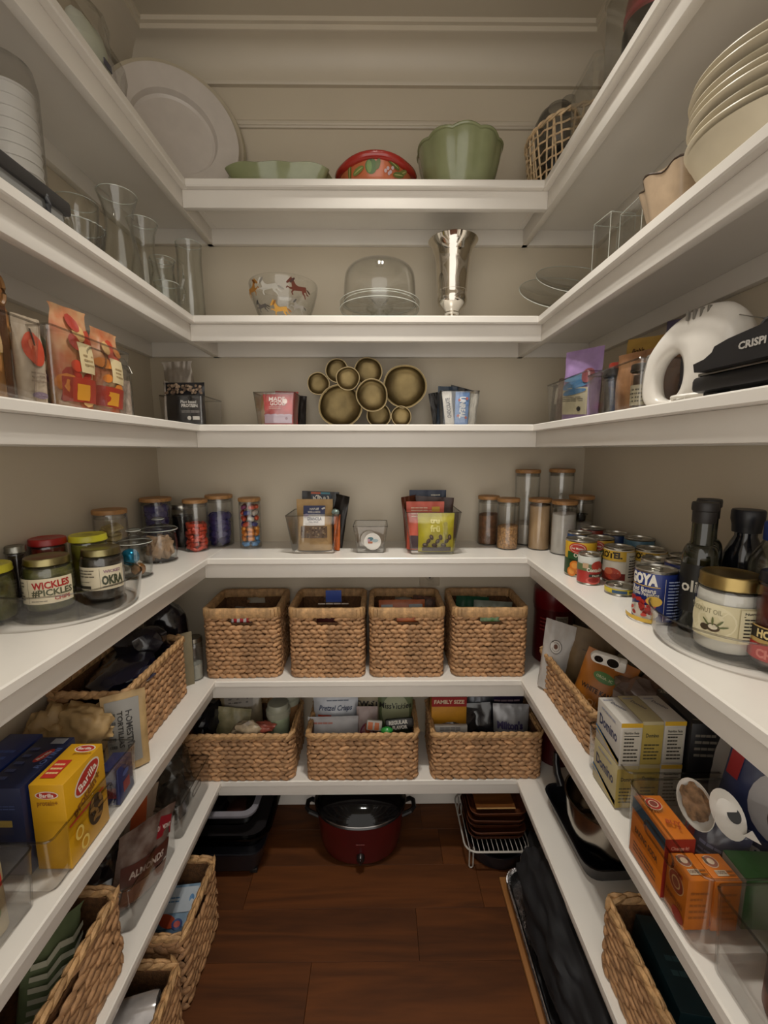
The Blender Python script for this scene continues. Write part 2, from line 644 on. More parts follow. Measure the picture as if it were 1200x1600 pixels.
BK = {}
def basket_meshes(w, d, h, rows, L, rim, handle, seed, rr_=.02, slant=.24, fat=.56):
    key = (w, d, h, rows, L, rim, handle, seed)
    if key in BK:
        return BK[key]
    rnd = random.Random(seed)
    P, per = perimeter(w - .012, d - .012, rr_)
    out = []
    hb = h - (.026 if rim == 'band' else .012)
    rh = hb / rows
    front_mid, back_mid = (w - .012 - 2 * rr_) / 2, 0
    hw = handle[1] / 2 if handle else 0
    fl = w - .012 - 2 * rr_
    dl = d - .012 - 2 * rr_
    mids = []
    if handle and 'f' in handle[0]:
        mids = [fl / 2, fl + dl + PI * rr_ + fl / 2]
    if handle and 's' in handle[0]:
        mids = [fl + PI * rr_ / 2 + dl / 2, 2 * fl + dl + 1.5 * PI * rr_ + dl / 2]
    hrows = [rows - 1 - q for q in range(handle[2] if handle else 0)]
    for i in range(rows):
        mb = MB()
        z = (i + .5) * rh
        n = int(per / L)
        ph = (.5 if i % 2 else 0) + rnd.uniform(0, .3)
        for j in range(n):
            s = (j + ph) * per / n
            if i in hrows and any(abs(((s - m + per / 2) % per) - per / 2) < hw for m in mids):
                continue
            p, t, nn = P(s)
            tl = slant * (1 if i % 2 else -1) + rnd.uniform(-.12, .12)
            c = p + nn * rnd.uniform(-.0008, .0012) + Vector((0, 0, z + rnd.uniform(-.001, .001)))
            grain(mb, c, t, nn, L * .74 * rnd.uniform(.9, 1.1), rh * fat * rnd.uniform(.9, 1.1), .0068, tl)
        out.append(('braid', mb.mesh('braid', STRAW, 60), None))
    # inner wall, with the hand holes left open
    mb = MB()
    t = .003
    iw, idp = w / 2 - .0125, d / 2 - .0125
    zt = hb
    def wall(axis, sgn, half, off, hole):
        def bx(u0, u1, z0, z1):
            a, b = (sgn * off, sgn * (off - t))
            a, b = min(a, b), max(a, b)
            if axis == 'x':
                mb.box(u0, u1, a, b, z0, z1)
            else:
                mb.box(a, b, u0, u1, z0, z1)
        if hole:
            z0 = hb - rh * (handle[2] - .4)
            bx(-half, half, .002, z0)
            bx(-half, -hw, z0, zt)
            bx(hw, half, z0, zt)
        else:
            bx(-half, half, .002, zt)
    for sgn in (-1, 1):
        wall('x', sgn, iw, idp, bool(handle and 'f' in handle[0]))
        wall('y', sgn, idp, iw, bool(handle and 's' in handle[0]))
    mb.box(-iw, iw, -idp, idp, .001, .006)
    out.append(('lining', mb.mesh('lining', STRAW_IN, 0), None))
    mb = MB()
    if rim == 'band':
        n = int(per / .0085)
        for j in range(n):
            p, tt, nn = P((j + .5) * per / n)
            hw_, th = per / n * .54, .0068 + rnd.uniform(0, .0012)
            z0, z1 = h - .028 - rnd.uniform(0, .003), h - rnd.uniform(0, .0012)
            ring = []
            for (u, v) in ((-1, -1), (1, -1), (1, 1), (-1, 1)):
                ring.append((u, v))
            rings = []
            for zz, k in ((z0, .8), (z0 + .003, 1), (z1 - .003, 1), (z1, .55)):
                rings.append([p + tt * (u * hw_ + (zz - z0) * rnd.uniform(-.03, .03)) + nn * (v * th * k) + Vector((0, 0, zz)) for u, v in ring])
            mb.loft(rings)
    else:
        for lay in (0, 1):
            n = int(per / (L * .9))
            for j in range(n):
                p, tt, nn = P((j + lay * .5) * per / n)
                c = p + nn * (.0035 if lay else -.0035) + Vector((0, 0, h - .010 + lay * .002))
                grain(mb, c, tt, nn, L * .85, .0085, .006, (.3 if lay else -.3) + rnd.uniform(-.1, .1))
    out.append(('rim', mb.mesh('rim', STRAW_RIM, 50), None))
    BK[key] = out
    return out

def basket(label, loc, rotz, w, d, h, rows, L, rim='band', handle=None, seed=1, group=None, name='woven_basket', **kw):
    t = thing(name, label, 'basket', loc, rotz, group)
    for nm, me, _ in basket_meshes(w, d, h, rows, L, rim, handle, seed, **kw):
        link(nm, me, t)
    return t
# ---------------------------------------------------------------- builders of pantry goods
GLASS = clear('#fafcfa', .995, .50, .015, 1.0, 4.0)
GLASS_G = clear('#f4faf5', .995, .42, .015, 1.0, 4.0)
ACRYL = clear('#faf8f5', .995, .55, .02, 1.0, 4.5)
EDGE_GLINT = mat('#cfd3ca', .08, var=.01, coat=.8)  # pale opaque gloss, painted glint for the bright lines on glass edges
def glint_ring(r, z, n=56, w=.0009, wave=None):  # thin pale ring added on a glass edge as its painted highlight
    return MB().tube([(r * (wave(a, z) if wave else 1) * math.cos(a), r * (wave(a, z) if wave else 1) * math.sin(a), z) for a in [2 * PI * k / n for k in range(n)]], w, 6, closed=True)
ACRYL_E = clear('#b9b2a6', .82, .42, .05, 1.0, 1.6)
BAMBOO = wood('#b98b58', '#8d6236', 30, .5, 'X')
TIN = mat('#b9b6ae', .28, 1.0, var=.05)
TIN_D = mat('#77746c', .35, 1.0, var=.08)
BLACK = mat('#141313', .45, var=.05)
WHITE = mat('#e4e0d8', .4, var=.02)

def vessel(mb, prof, th=.0025, n=40, wave=None, m=None):
    """closed glass shell from an outer profile that starts on the axis at the bottom"""
    inner = [(max(r - th, .0003), z + (th if i < 2 else 0)) for i, (r, z) in enumerate(prof)][::-1]
    inner = [(r, max(z, prof[0][1] + th)) for r, z in inner]
    return mb.lathe(prof + inner, n, m=m, wave=wave)

def tall_canister(label, x, y, z, r, h, fill=None, fill_h=0, fill_m=None, lid=True, group='glass canisters with wooden lids'):
    t = thing('glass_canister', label, 'canister', (x, y, z), 0, group)
    vessel(MB(), [(.0003, 0), (r - .003, 0), (r, .003), (r, h)], .0022).build('glass_body', GLASS, t)
    mb = MB()
    rl = r * 1.02
    mb.lathe([(.0003, h), (r * .93, h), (r * .93, h + .0005), (rl, h + .001), (rl, h + .010), (rl - .0015, h + .0115), (.0003, h + .0115)], 40)
    mb.build('wooden_lid', BAMBOO, t)
    MB().lathe([(r * .90, h - .012), (r * .935, h - .009), (r * .90, h - .006), (r * .935, h - .003), (r * .90, h)], 32).build('seal_ring', clear('#d8d8d0', .8, .4), t)
    if fill:
        rf = r - .0032
        f = MB()
        rn = random.Random(int(x * 1000))
        k = 28
        rings = [[(rf * math.cos(2 * PI * j / k) * q, rf * math.sin(2 * PI * j / k) * q, zz) for j in range(k)] for zz, q in ((.003, .95), (.005, 1), (fill_h * .5, 1))]
        rings.append([(rf * math.cos(2 * PI * j / k), rf * math.sin(2 * PI * j / k), fill_h + .003 * math.sin(j * 2 * PI / k + 1) + rn.uniform(-.001, .001)) for j in range(k)])
        rings.append([(rf * .5 * math.cos(2 * PI * j / k), rf * .5 * math.sin(2 * PI * j / k), fill_h + .004 + rn.uniform(-.001, .001)) for j in range(k)])
        f.loft(rings)
        o = f.build(fill, fill_m, t)
        o['kind'] = 'stuff'
    return t

def rounded_prof(r, h, sh, neck, nh):
    p = [(.0003, 0), (r - .006, 0), (r - .002, .002), (r, .007), (r, h - sh)]
    for k in range(1, 6):
        a = PI / 2 * k / 5
        p.append((neck + (r - neck) * math.cos(a), h - sh + sh * math.sin(a)))
    return p + [(neck, h + nh)]

def food_jar(label, x, y, z, r, h, neck, lid_col, fill_m, fill_h=None, rz=0, lid_h=.014, prints=None, lid_metal=False, group=None, cat='jar', lid_print=None, name='glass_jar', glass=None):
    t = thing(name, label, cat, (x, y, z), rz, group)
    prof = rounded_prof(r, h, .018, neck, lid_h * .8)
    vessel(MB(), prof, .0022).build('glass_body', glass or GLASS, t)
    fh = fill_h or h - .006
    pr_ = [(max(a - .0035, .0003), max(b, .003)) for a, b in prof if b <= fh]
    last = pr_[-1][0]
    MB().lathe(pr_ + [(last, fh), (.0003, fh)], 36).build('contents', fill_m, t)
    rl = neck + .003
    mb = MB()
    n = 48
    rings = []
    for rr, zz, w in ((rl - .001, h - .001, .6), (rl + .0008, h + .0005, .9), (rl + .0008, h + .003, .6), (rl, h + .005, 0), (rl, h + lid_h - .003, 0), (rl - .001, h + lid_h - .0008, 0), (rl - .003, h + lid_h, 0), (rl - .006, h + lid_h - .0012, 0), (.0003, h + lid_h - .0012, 0)):
        rings.append([((rr + w * .0006 * math.sin(16 * 2 * PI * j / n)) * math.cos(2 * PI * j / n), (rr + w * .0006 * math.sin(16 * 2 * PI * j / n)) * math.sin(2 * PI * j / n), zz) for j in range(n)])
    mb.loft(rings, (False, True))
    mb.build('lid', mat(lid_col, .3, 1.0 if lid_metal else 0.0, var=.04) if isinstance(lid_col, str) else lid_col, t)
    if prints:
        p = Print(cyl(r, 0, -PI / 2), .0006)
        prints(p, r, h)
        p.build('printed_label', t)
    if lid_print:
        p = Print(flat((0, 0, h + lid_h), (1, 0, 0), (0, 1, 0)), .0004)
        lid_print(p)
        p.build('lid_print', t)
    return t

def tin_can(label, x, y, z, r, h, wrap, rz=0, prints=None, group='food cans on the counter shelf', top=None):
    t = thing('food_can', label, 'can', (x, y, z), rz, group)
    mb = MB()
    mb.lathe([(.0003, .002), (r - .003, .002), (r - .001, 0), (r, .0015), (r - .0008, .004), (r - .0008, h - .004), (r, h - .0015), (r - .001, h), (r - .0025, h - .0008), (r - .003, h - .004), (r - .006, h - .0042), (r - .007, h - .0035), (r - .009, h - .0042), (.0003, h - .004)], 40)
    mb.build('can_body', TIN, t)
    MB().lathe([(r - .0004, .005), (r - .0002, .0055), (r - .0002, h - .0055), (r - .0004, h - .005)], 40).build('paper_label', mat(wrap, .4, var=.03), t)
    if prints:
        p = Print(cyl(r, 0, -PI / 2), .0003)
        prints(p, r, h)
        p.build('printed_label', t)
    mb = MB()
    zt = h - .0035
    mb.tube([(.010 * math.cos(a) , .006 * math.sin(a) + .006, zt + .0012) for a in [2 * PI * k / 12 for k in range(12)]], .0009, 6, closed=True)
    mb.box(-.003, .003, -.006, .001, zt, zt + .0016)
    mb.build('pull_tab', TIN, t)
    return t

def tray_bin(label, loc, rotz, w, d, h, flare=0.0, r=.012, th=.0024, handle=None, group='clear plastic storage bins', name='clear_bin'):
    t = thing(name, label, 'bin', loc, rotz, group)
    mb = MB()
    W, D = w + 2 * flare, d + 2 * flare
    mb.loft([rring(w - 2 * th, d - 2 * th, r, th), rring(W - 2 * th, D - 2 * th, r, h)][::-1] + [rring(W, D, r + th, h), rring(w, d, r + th, .001), rring(w - .004, d - .004, r, 0)], (True, True))
    mb.build('bin_shell', ACRYL, t, smooth=30)
    MB().tube(rring(W - th, D - th, r, h), .0017, 6, closed=True).build('rim', ACRYL_E, t)
    if handle:
        # handle: list of (side, width, height, drop below rim)
        for side, hw, hh, dz in handle:
            pts = []
            for q in rring(hw, hh, hh * .45, 0, 4):
                k = (h - dz + q[1]) / h
                off = (D / 2 * k + d / 2 * (1 - k)) + .001 if side in 'fb' else (W / 2 * k + w / 2 * (1 - k)) + .001
                zz = h - dz + q[1]
                pts.append({'f': (q[0], -off, zz), 'b': (q[0], off, zz), 'l': (-off, q[0], zz), 'r': (off, q[0], zz)}[side])
            MB().tube(pts, .0016, 6, closed=True).build('handle', ACRYL_E, t)
    return t

def pouch_fn(w, h, d, seed=0, top=.08, wr=.0016, gather=0.0, bottom=.75, lean=0.0, p=2.2):
    s0 = seed * 1.37
    def thick(u, v):
        if v > 1 - top:
            g = .0
        else:
            q = v / (1 - top)
            g = (bottom + (1 - bottom) * min(1, q / .3)) * (1 - max(0, (q - .45) / .55) ** 1.7) if q < 1 else 0
        return d / 2 * g * max(0.0, 1 - abs(u) ** p) ** .6 + .0006
    def wrin(u, v):
        q = Vector((u * 2.3 + s0, v * 3.1 - s0, s0 * .7))
        return wr * (noise.noise(q * 1.3) * 1.2 + noise.noise(q * 3.5) * .8)
    def xs(u, v):
        k = 1.0
        if gather and v > .6:
            k = 1 - gather * ((v - .6) / .4) ** 1.5 if v < .93 else (1 - gather) * (1 + (v - .93) * 3)
        return u * w / 2 * k * (1 - .05 * (1 - abs(v - .5) * 2) * 0 - .04 * thick(0, v) / (d / 2 + 1e-6))
    def S(um, vm, e):
        u, v = max(-1, min(1, um / (w / 2))), max(0, min(1, vm / h))
        t_ = thick(u, v) + e
        return Vector((xs(u, v), -t_ - wrin(u, v) + lean * v * v, v * h))
    def B(u, v):
        return Vector((xs(u, v), thick(u, v) - wrin(u, v) + lean * v * v, v * h))
    return S, B

def pouch(name, label, cat, loc, rot, w, h, d, m, seed=1, group=None, prints=None, top_m=None, nu=22, nv=28, extra=None, parent=None, **kw):
    """soft food bag standing on its base; its front looks along local -y"""
    t = thing(name, label, cat, loc, 0, group, rot=tuple(math.radians(a) for a in rot))
    S, B = pouch_fn(w, h, d, seed, **kw)
    mb = MB()
    ring = []
    rings = []
    for j in range(nv + 1):
        v = j / nv
        rg = [S(-w / 2 + w * i / nu, v * h, 0) for i in range(nu + 1)]
        rg += [B(1 - 2 * i / nu, v) for i in range(1, nu)]
        rings.append(rg)
    mb.loft(rings, (True, True))
    mb.build('bag', m, t, smooth=60)
    if prints:
        p = Print(S, .0019, .0003)
        prints(p, w, h)
        p.build('printed_front', t)
    return t

def carton(name, label, cat, loc, rot, w, d, h, m, faces=None, group=None, b=.0012):
    """cardboard box; faces: {'front'|'top'|'left'|'right'|'back': fn(print, width, height)}"""
    t = thing(name, label, cat, loc, 0, group, rot=tuple(math.radians(a) for a in rot))
    MB().box(-w / 2, w / 2, -d / 2, d / 2, 0, h, b).build('carton', m, t, smooth=30)
    for k, fn in (faces or {}).items():
        S, fw, fh = {'front': (flat((0, -d / 2, h / 2), (1, 0, 0), (0, 0, 1)), w, h),
                     'back': (flat((0, d / 2, h / 2), (-1, 0, 0), (0, 0, 1)), w, h),
                     'right': (flat((w / 2, 0, h / 2), (0, 1, 0), (0, 0, 1)), d, h),
                     'left': (flat((-w / 2, 0, h / 2), (0, -1, 0), (0, 0, 1)), d, h),
                     'top': (flat((0, 0, h), (1, 0, 0), (0, 1, 0)), w, d)}[k]
        p = Print(S, .0003, .0002)
        fn(p, fw, fh)
        p.build('printed_' + ('top' if k == 'top' else 'side'), t)
    return t

# ================================================================ counter shelf, left: pickles on a turntable
Z4 = SZ[4]
def turntable(label, x, y, z, r, wall_h, group=None):
    t = thing('turntable', label, 'turntable', (x, y, z))
    MB().lathe([(.0003, 0), (r * .8, 0), (r * .8, .006), (.0003, .006)], 48).build('base', clear('#e8e4da', .93, .5), t)
    MB().lathe([(.0003, .007), (r - .008, .007), (r - .003, .008), (r - .001, .012), (r + .006, wall_h), (r + .0085, wall_h), (r + .0015, .011), (r - .002, .0062), (.0003, .0062)], 64).build('tray', clear('#f6f4f0', .995, .5, .02, 1, 4), t)
    MB().tube([((r + .007) * math.cos(a), (r + .007) * math.sin(a), wall_h) for a in [2 * PI * k / 64 for k in range(64)]], .0016, 6, closed=True).build('rim', ACRYL_E, t)
    return t
turntable('round clear turntable tray holding the pickle jars', -.617, .840, Z4, .117, .060)
ZT = Z4 + .0075
PICK = mat('#4a4a1c', .5, var=.3, vscale=60, bump=.5, bscale=90)
def plab(p, r, h):
    p.rect(-.060, .018, .062, .066, '#d9cdb0', 20, 4)
    p.rect(-.014, .020, -.0134, .064, '#4a4436', 1, 4)
    p.text('WICKLES', .024, .054, .013, '#a51f1c', .035, w=.060, rot=.05)
    p.text('#PICKLES', .026, .039, .012, '#55563f', .03, w=.066)
    p.text('CHIPS', .040, .027, .007, '#a51f1c', .03)
    p.lines(-.056, -.020, .024, .062, 6, '#6a6252', 3)
    p.lines(-.008, .020, .022, .026, 1, '#6a6252', 5)
food_jar('pickle jar with dull brass lid and red and grey lettered label', -.645, .822, ZT, .042, .088, .034, '#948a62', PICK, rz=8, prints=plab, lid_metal=True, group='pickle jars on the turntable')
def olab(p, r, h):
    p.rect(-.048, .022, .052, .070, '#d6cbb0', 20, 4)
    p.rect(.004, .025, .0045, .067, '#4a4436', 1, 4)
    p.rect(.047, .025, .0475, .067, '#4a4436', 1, 4)
    p.text('WICKED', .027, .060, .006, '#7a4b6e', .02)
    p.text('OKRA', .027, .042, .018, '#3f4430', .05, w=.040)
    p.lines(.008, .046, .026, .031, 1, '#5c5546', 2)
    p.lines(-.044, -.004, .048, .066, 3, '#6a6252', 4)
    p.rect(-.042, .026, -.012, .032, '#3a352c', 6, 1)
    p.text('~~~~', -.024, .040, .006, '#4d463a', .02)
food_jar('dark pickled okra jar with brass lid and big OKRA lettering', -.582, .887, ZT, .039, .090, .032, '#8d845e', mat('#231c10', .5, var=.3, vscale=60), rz=18, prints=olab, lid_metal=True, group='pickle jars on the turntable')
food_jar('green pickle jar with yellow lid at the near end of the turntable', -.706, .757, ZT, .041, .088, .035, '#c9c23a', PICK, rz=20, group='pickle jars on the turntable',
         lid_print=lambda p: p.rect(-.007, -.006, .007, .006, '#3a3a20', 1, 1))
food_jar('red salsa jar with glossy red lid behind the pickle chips jar', -.712, .915, ZT, .033, .105, .0305, '#a01f1c', mat('#6e1d10', .4, var=.3, vscale=80), group='pickle jars on the turntable')
food_jar('jar of whole green pickles with bright yellow lid behind the okra jar', -.655, .958, ZT, .036, .104, .0335, '#cfc936', mat('#7c7a2c', .45, var=.3, vscale=40), group='pickle jars on the turntable',
         lid_print=lambda p: p.lines(-.012, .012, -.006, .006, 2, '#5a5a20'))
food_jar('small jar with grey lid half hidden beside the red lid jar', -.727, .850, ZT, .0165, .102, .0145, '#8d8c84', mat('#2a1d16', .5), group='pickle jars on the turntable', lid_metal=True)

# counter, left: canisters and knobbed jars
CANDY_P = mat('#3b3568', .38, var=.12, vscale=40)
tall_canister('squat wood-lidded canister of cream wafers at the left wall', -.694, 1.105, Z4, .039, .150)
rn = random.Random(8)
me = MB().box(-.022, .022, -.016, .016, -.004, .004, .003).mesh('wafer', mat('#c9b985', .5, var=.12, vscale=60, col2='#8a7442'), 40)
for k in range(9):
    o = link('wafer_cookie', me, None, (-.694 + rn.uniform(-.008, .008), 1.105 + rn.uniform(-.008, .008), Z4 + .012 + k * .0125), (rn.uniform(-.5, .5), rn.uniform(-.4, .4), rn.uniform(0, 3)))
    tag(o, 'cream wafer cookie inside the squat canister at the left wall', 'cookie', 'cream wafers in canister')

def fill_pieces(name, label, cat, group, me, cx, cy, z0, r, zs, per, seed, jit=.35):
    rn = random.Random(seed)
    for zz in zs:
        a0 = rn.uniform(0, 6)
        for k in range(per):
            a = a0 + 2 * PI * k / per + rn.uniform(-.2, .2)
            q = r * rn.uniform(.85, 1.0) if per > 1 else 0
            o = link(name, me, None, (cx + q * math.cos(a), cy + q * math.sin(a), z0 + zz + rn.uniform(-.002, .002)),
                     (rn.uniform(-jit, jit), rn.uniform(-jit, jit), a + PI / 2 + rn.uniform(-jit, jit)))
            tag(o, label, cat, group)

bagm = MB().blob((0, 0, 0), (.022, .010, .015), .35, 3, 2, 1.6).mesh('wrapped_sweet', CANDY_P, 25)
tall_canister('wide wood-lidded canister full of navy wrapped sweets in the left corner', -.694, 1.335, Z4, .044, .155)
fill_pieces('navy_sweet', 'navy wrapped sweet in the canister in the left corner', 'candy', 'navy sweets in left corner canister', bagm, -.694, 1.335, Z4, .026, [.018, .043, .068, .093, .115, .132], 5, 3)
t = thing('clip_jar', 'dark jar with metal lid between the navy and red canisters', 'jar', (-.648, 1.408, Z4))
vessel(MB(), rounded_prof(.035, .118, .014, .030, .004), .0022).build('glass_body', GLASS, t)
MB().lathe([(.0003, .003), (.031, .003), (.0315, .100), (.0003, .104)], 28).build('contents', mat('#1d1614', .5, var=.3, vscale=80, bump=.6, bscale=120), t)
MB().lathe([(.0003, .122), (.032, .122), (.033, .124), (.033, .134), (.031, .137), (.0003, .137)], 32).build('lid', TIN, t)

def knob_jar(label, x, y, z, r, h):
    t = thing('knobbed_jar', label, 'jar', (x, y, z), 0, 'glass jars with knobbed lids')
    pr_ = [(.0003, 0), (r * .96, 0), (r * .98, .003), (r * .9, .007)]
    for k in range(9):
        a = k / 8
        pr_.append((r * (.92 + .08 * math.sin(a * PI)), .010 + (h - .016) * a))
    pr_ += [(r * .80, h - .004), (r * .82, h)]
    vessel(MB(), pr_, .0025).build('glass_body', GLASS_G, t)
    glint_ring(r * 1.04, h + .005).build('lid_rim', EDGE_GLINT, t)  # painted glint around the clear lid
    glint_ring(.016, h + .034, 24).build('knob_glint', EDGE_GLINT, t)  # painted glint around the knob
    MB().lathe([(r * .74, h - .005), (r * .80, h + .001), (r * 1.02, h + .002), (r * 1.04, h + .006), (r * .92, h + .011), (r * .5, h + .017), (.010, h + .020), (.007, h + .025), (.015, h + .031), (.016, h + .035), (.011, h + .039), (.0003, h + .040)], 40).build('lid', clear('#dfe8e2', .93, .34, .02, 1, 1.5), t)
    return t
knob_jar('glass jar with knobbed lid holding a teal and a copper ball', -.607, 1.052, Z4, .038, .082)
for lab, dx, dy, dz, r, c in (('shiny teal ball inside the nearer knobbed glass jar', -.006, -.012, .052, .021, '#0d6f92'), ('shiny copper ball inside the nearer knobbed glass jar', .012, -.012, .021, .0165, '#9c6a38')):
    o = MB().lathe([(max(.0003, r * math.sin(PI * k / 14)), -r * math.cos(PI * k / 14)) for k in range(15)], 28).build('foil_ball', mat(c, .22, .6, var=.08, vscale=200), None, loc=(-.607 + dx, 1.052 + dy, Z4 + dz))
    tag(o, lab, 'candy')
o = MB().blob((0, 0, 0), (.018, .014, .014), .2, 6).build('foil_ball', mat('#b9b2a4', .35, .3), None, loc=(-.618, 1.068, Z4 + .026))
tag(o, 'pale grey ball at the back of the nearer knobbed jar', 'candy')
knob_jar('glass jar with knobbed lid full of beige tea packets', -.625, 1.207, Z4, .047, .086)
tp = MB().box(-.023, .023, -.004, .004, -.028, .028, .003).mesh('tea_packet', mat('#a5876c', .55, var=.12, vscale=60), 40)
for k in range(8):
    a = k * PI / 4
    o = link('tea_packet', tp, None, (-.625 + .027 * math.sin(a) * .8, 1.207 - .027 * math.cos(a) * .8, Z4 + .040 + rn.uniform(-.003, .003)), (rn.uniform(-.2, .2), rn.uniform(-.5, .5), a + rn.uniform(-.2, .2)))
    tag(o, 'beige tea packet in the knobbed jar in the left corner', 'packet', 'tea packets in knobbed jar')
tall_canister('wood-lidded canister half full of red foil candies', -.574, 1.338, Z4, .036, .150)
rc = MB().box(-.0125, .0125, -.007, .007, -.006, .006, .004).mesh('foil_candy', mat('#b23a22', .3, .25, var=.12, vscale=60), 50)
fill_pieces('red_candy', 'red foil candy in the half full wood-lidded canister', 'candy', 'red foil candies in canister', rc, -.574, 1.338, Z4, .024, [.010, .022, .034, .046, .058, .070, .081], 7, 11, .5)
tall_canister('wide wood-lidded canister with purple wrapped sweets on the left of the back wall', -.530, 1.418, Z4, .0425, .155)
fill_pieces('purple_sweet', 'purple wrapped sweet in the canister beside the red candies', 'candy', 'purple sweets in back wall canister', bagm, -.530, 1.418, Z4, .024, [.016, .038, .060, .080, .096], 5, 13)
tall_canister('slim wood-lidded canister of mixed candies on the back counter', -.418, 1.377, Z4, .034, .150)
rm = random.Random(2)
for zz, cols in ((.014, ('#5f93c8',) * 5), (.032, ('#5f93c8', '#5b84b8', '#c97b2c', '#c97b2c', '#6a9ccc')), (.048, ('#c8792a',) * 6), (.062, ('#c8792a', '#cf8630', '#c8792a', '#d29040', '#c8792a')), (.078, ('#33356e', '#b2452a', '#3b3d78', '#c9c2b4', '#33356e')), (.096, ('#b2452a', '#b9b4aa', '#c54f2c', '#3b3d78', '#b2452a')), (.114, ('#3b3d78', '#bcb6ac', '#33356e', '#c9c2b4', '#b0482e')), (.132, ('#b8472a', '#c0502c', '#a83c22', '#b8472a', '#7a3a60'))):
    for k, c in enumerate(cols):
        a = 2 * PI * k / len(cols) + zz * 40
        key = ('cand', c)
        if key not in BK:
            BK[key] = MB().box(-.011, .011, -.007, .007, -.007, .007, .005).mesh('foil_candy', mat(c, .3, .2, var=.1, vscale=70), 50)
        o = link('mixed_candy', BK[key], None, (-.418 + .021 * math.cos(a), 1.377 + .021 * math.sin(a), Z4 + zz), (rm.uniform(-.6, .6), rm.uniform(-.6, .6), a + PI / 2))
        nm = {'#5f93c8': 'pale blue', '#5b84b8': 'pale blue', '#6a9ccc': 'pale blue', '#33356e': 'dark blue', '#3b3d78': 'dark blue', '#bcb6ac': 'silver', '#c9c2b4': 'silver', '#b9b4aa': 'silver'}.get(c, 'orange' if c in ('#c97b2c', '#c8792a', '#cf8630', '#d29040') else 'red')
        tag(o, nm + ' foil candy in the slim canister of mixed candies', 'candy', nm + ' candies in mixed canister')

# counter, back: three clear bins of snacks
tray_bin('tapered clear bin holding the kraft granola pouch', (-.203, 1.345, Z4), 0, .126, .125, .118, .016, .004, group='small clear bins on the counter')
KRAFT = mat('#a98a5c', .6, var=.06, vscale=30, bump=.1)
def gran(p, w, h):
    p.rect(-.034, .078, .034, .138, '#d4d0cc', 6, 4)
    p.rect(-.034, .112, .034, .138, '#3d4468', 6, 3)
    p.text('NAPLES', 0, .128, .006, '#d8d4cc', .02)
    p.text('WELLNESS', 0, .119, .006, '#d8d4cc', .02)
    p.text('GRANOLA', .002, .099, .0105, '#35384c', .02, w=.046)
    p.text('FALL SPICE', 0, .089, .0045, '#35384c', .015)
    p.ell(-.024, .109, .008, .005, '#c2b3c9')
    p.rect(-.042, .040, .042, .076, '#5d4a38', 8, 5)
    rr_ = random.Random(3)
    for k in range(42):
        p.ell(rr_.uniform(-.038, .038), rr_.uniform(.043, .073), .0032, .0024, rr_.choice(('#7d6a50', '#4a3a2a', '#8a7658', '#3a2d20')), 6)
pouch('granola_pouch', 'kraft granola pouch with white label and clear window', 'pouch', (-.203, 1.325, Z4 + .003), (-4, 0, 0), .112, .158, .055, KRAFT, 2, prints=gran, top=.10)
def kind(p, w, h):
    p.rect(-.03, h - .032, .035, h - .008, '#1b2a3c', 4, 2)
    p.text('KIND', .002, h - .020, .016, '#ded9ce', .05, w=.052)
    p.rect(-.03, h - .008, .0, h - .002, '#b0522a', 4, 1)
    p.rect(.0, h - .008, .03, h - .002, '#3f7a8a', 4, 1)
pouch('bar_pack', 'black bar pack with pale lettering behind the granola pouch', 'pack', (-.195, 1.372, Z4 + .003), (0, 2, 0), .118, .178, .03, mat('#17120f', .35, var=.05), 4, prints=kind, top=.07)
pouch('bar_pack', 'black crumpled bar pack tilted at the right of the granola bin', 'pack', (-.155, 1.378, Z4 + .003), (0, 10, -25), .075, .172, .03, mat('#191310', .35, var=.05), 7, top=.07)
pouch('bar_pack', 'narrow orange snack bar upright beside the granola pouch', 'pack', (-.136, 1.322, Z4 + .003), (0, 2, -20), .022, .112, .012, mat('#bb5a1c', .35, var=.1), 5, top=.06)
o = MB().blob((0, 0, 0), (.012, .010, .010), .4, 5).build('foil_twist', mat('#8fa3a0', .3, .5), None, loc=(-.137, 1.315, Z4 + .124))
tag(o, 'crumpled silver foil twist on the orange snack bar', 'wrapper')

tray_bin('smallest clear bin on the back counter, holding lidded cups', (-.030, 1.335, Z4), 0, .083, .095, .084, .011, .004, group='small clear bins on the counter')
def coffee_cup(label, x, y, z, rx, ry, rz, deco):
    t = thing('coffee_pod', label, 'cup', (x, y, z), group='lidded cups in the small bin', rot=(rx, ry, rz))
    MB().lathe([(.0003, -.030), (.017, -.030), (.022, 0), (.026, .0005), (.026, .002), (.0003, .002)], 32).build('cup', WHITE, t)
    p = Print(flat((0, 0, .0022), (1, 0, 0), (0, 1, 0)), .0003)
    p.ell(0, 0, .0245, .0245, '#d9d6d0', 32)
    if deco:
        p.ell(-.006, .008, .009, .006, '#3f6f7a').ell(.008, .003, .010, .005, '#9fb3b8').rect(-.014, -.006, .0, 0, '#a4552a', 2, 1)
        p.ell(-.011, .004, .004, .005, '#b88aa0')
    else:
        p.ell(0, .004, .012, .008, '#35706a')
    p.build('lid_print', t)
    return t
coffee_cup('round white lidded cup with a printed lid facing out', -.024, 1.312, Z4 + .031, PI / 2 - .15, 0, 0, True)
coffee_cup('white lidded cup with green lid behind the facing one', -.036, 1.350, Z4 + .031, PI / 2 - .1, 0, .1, False)

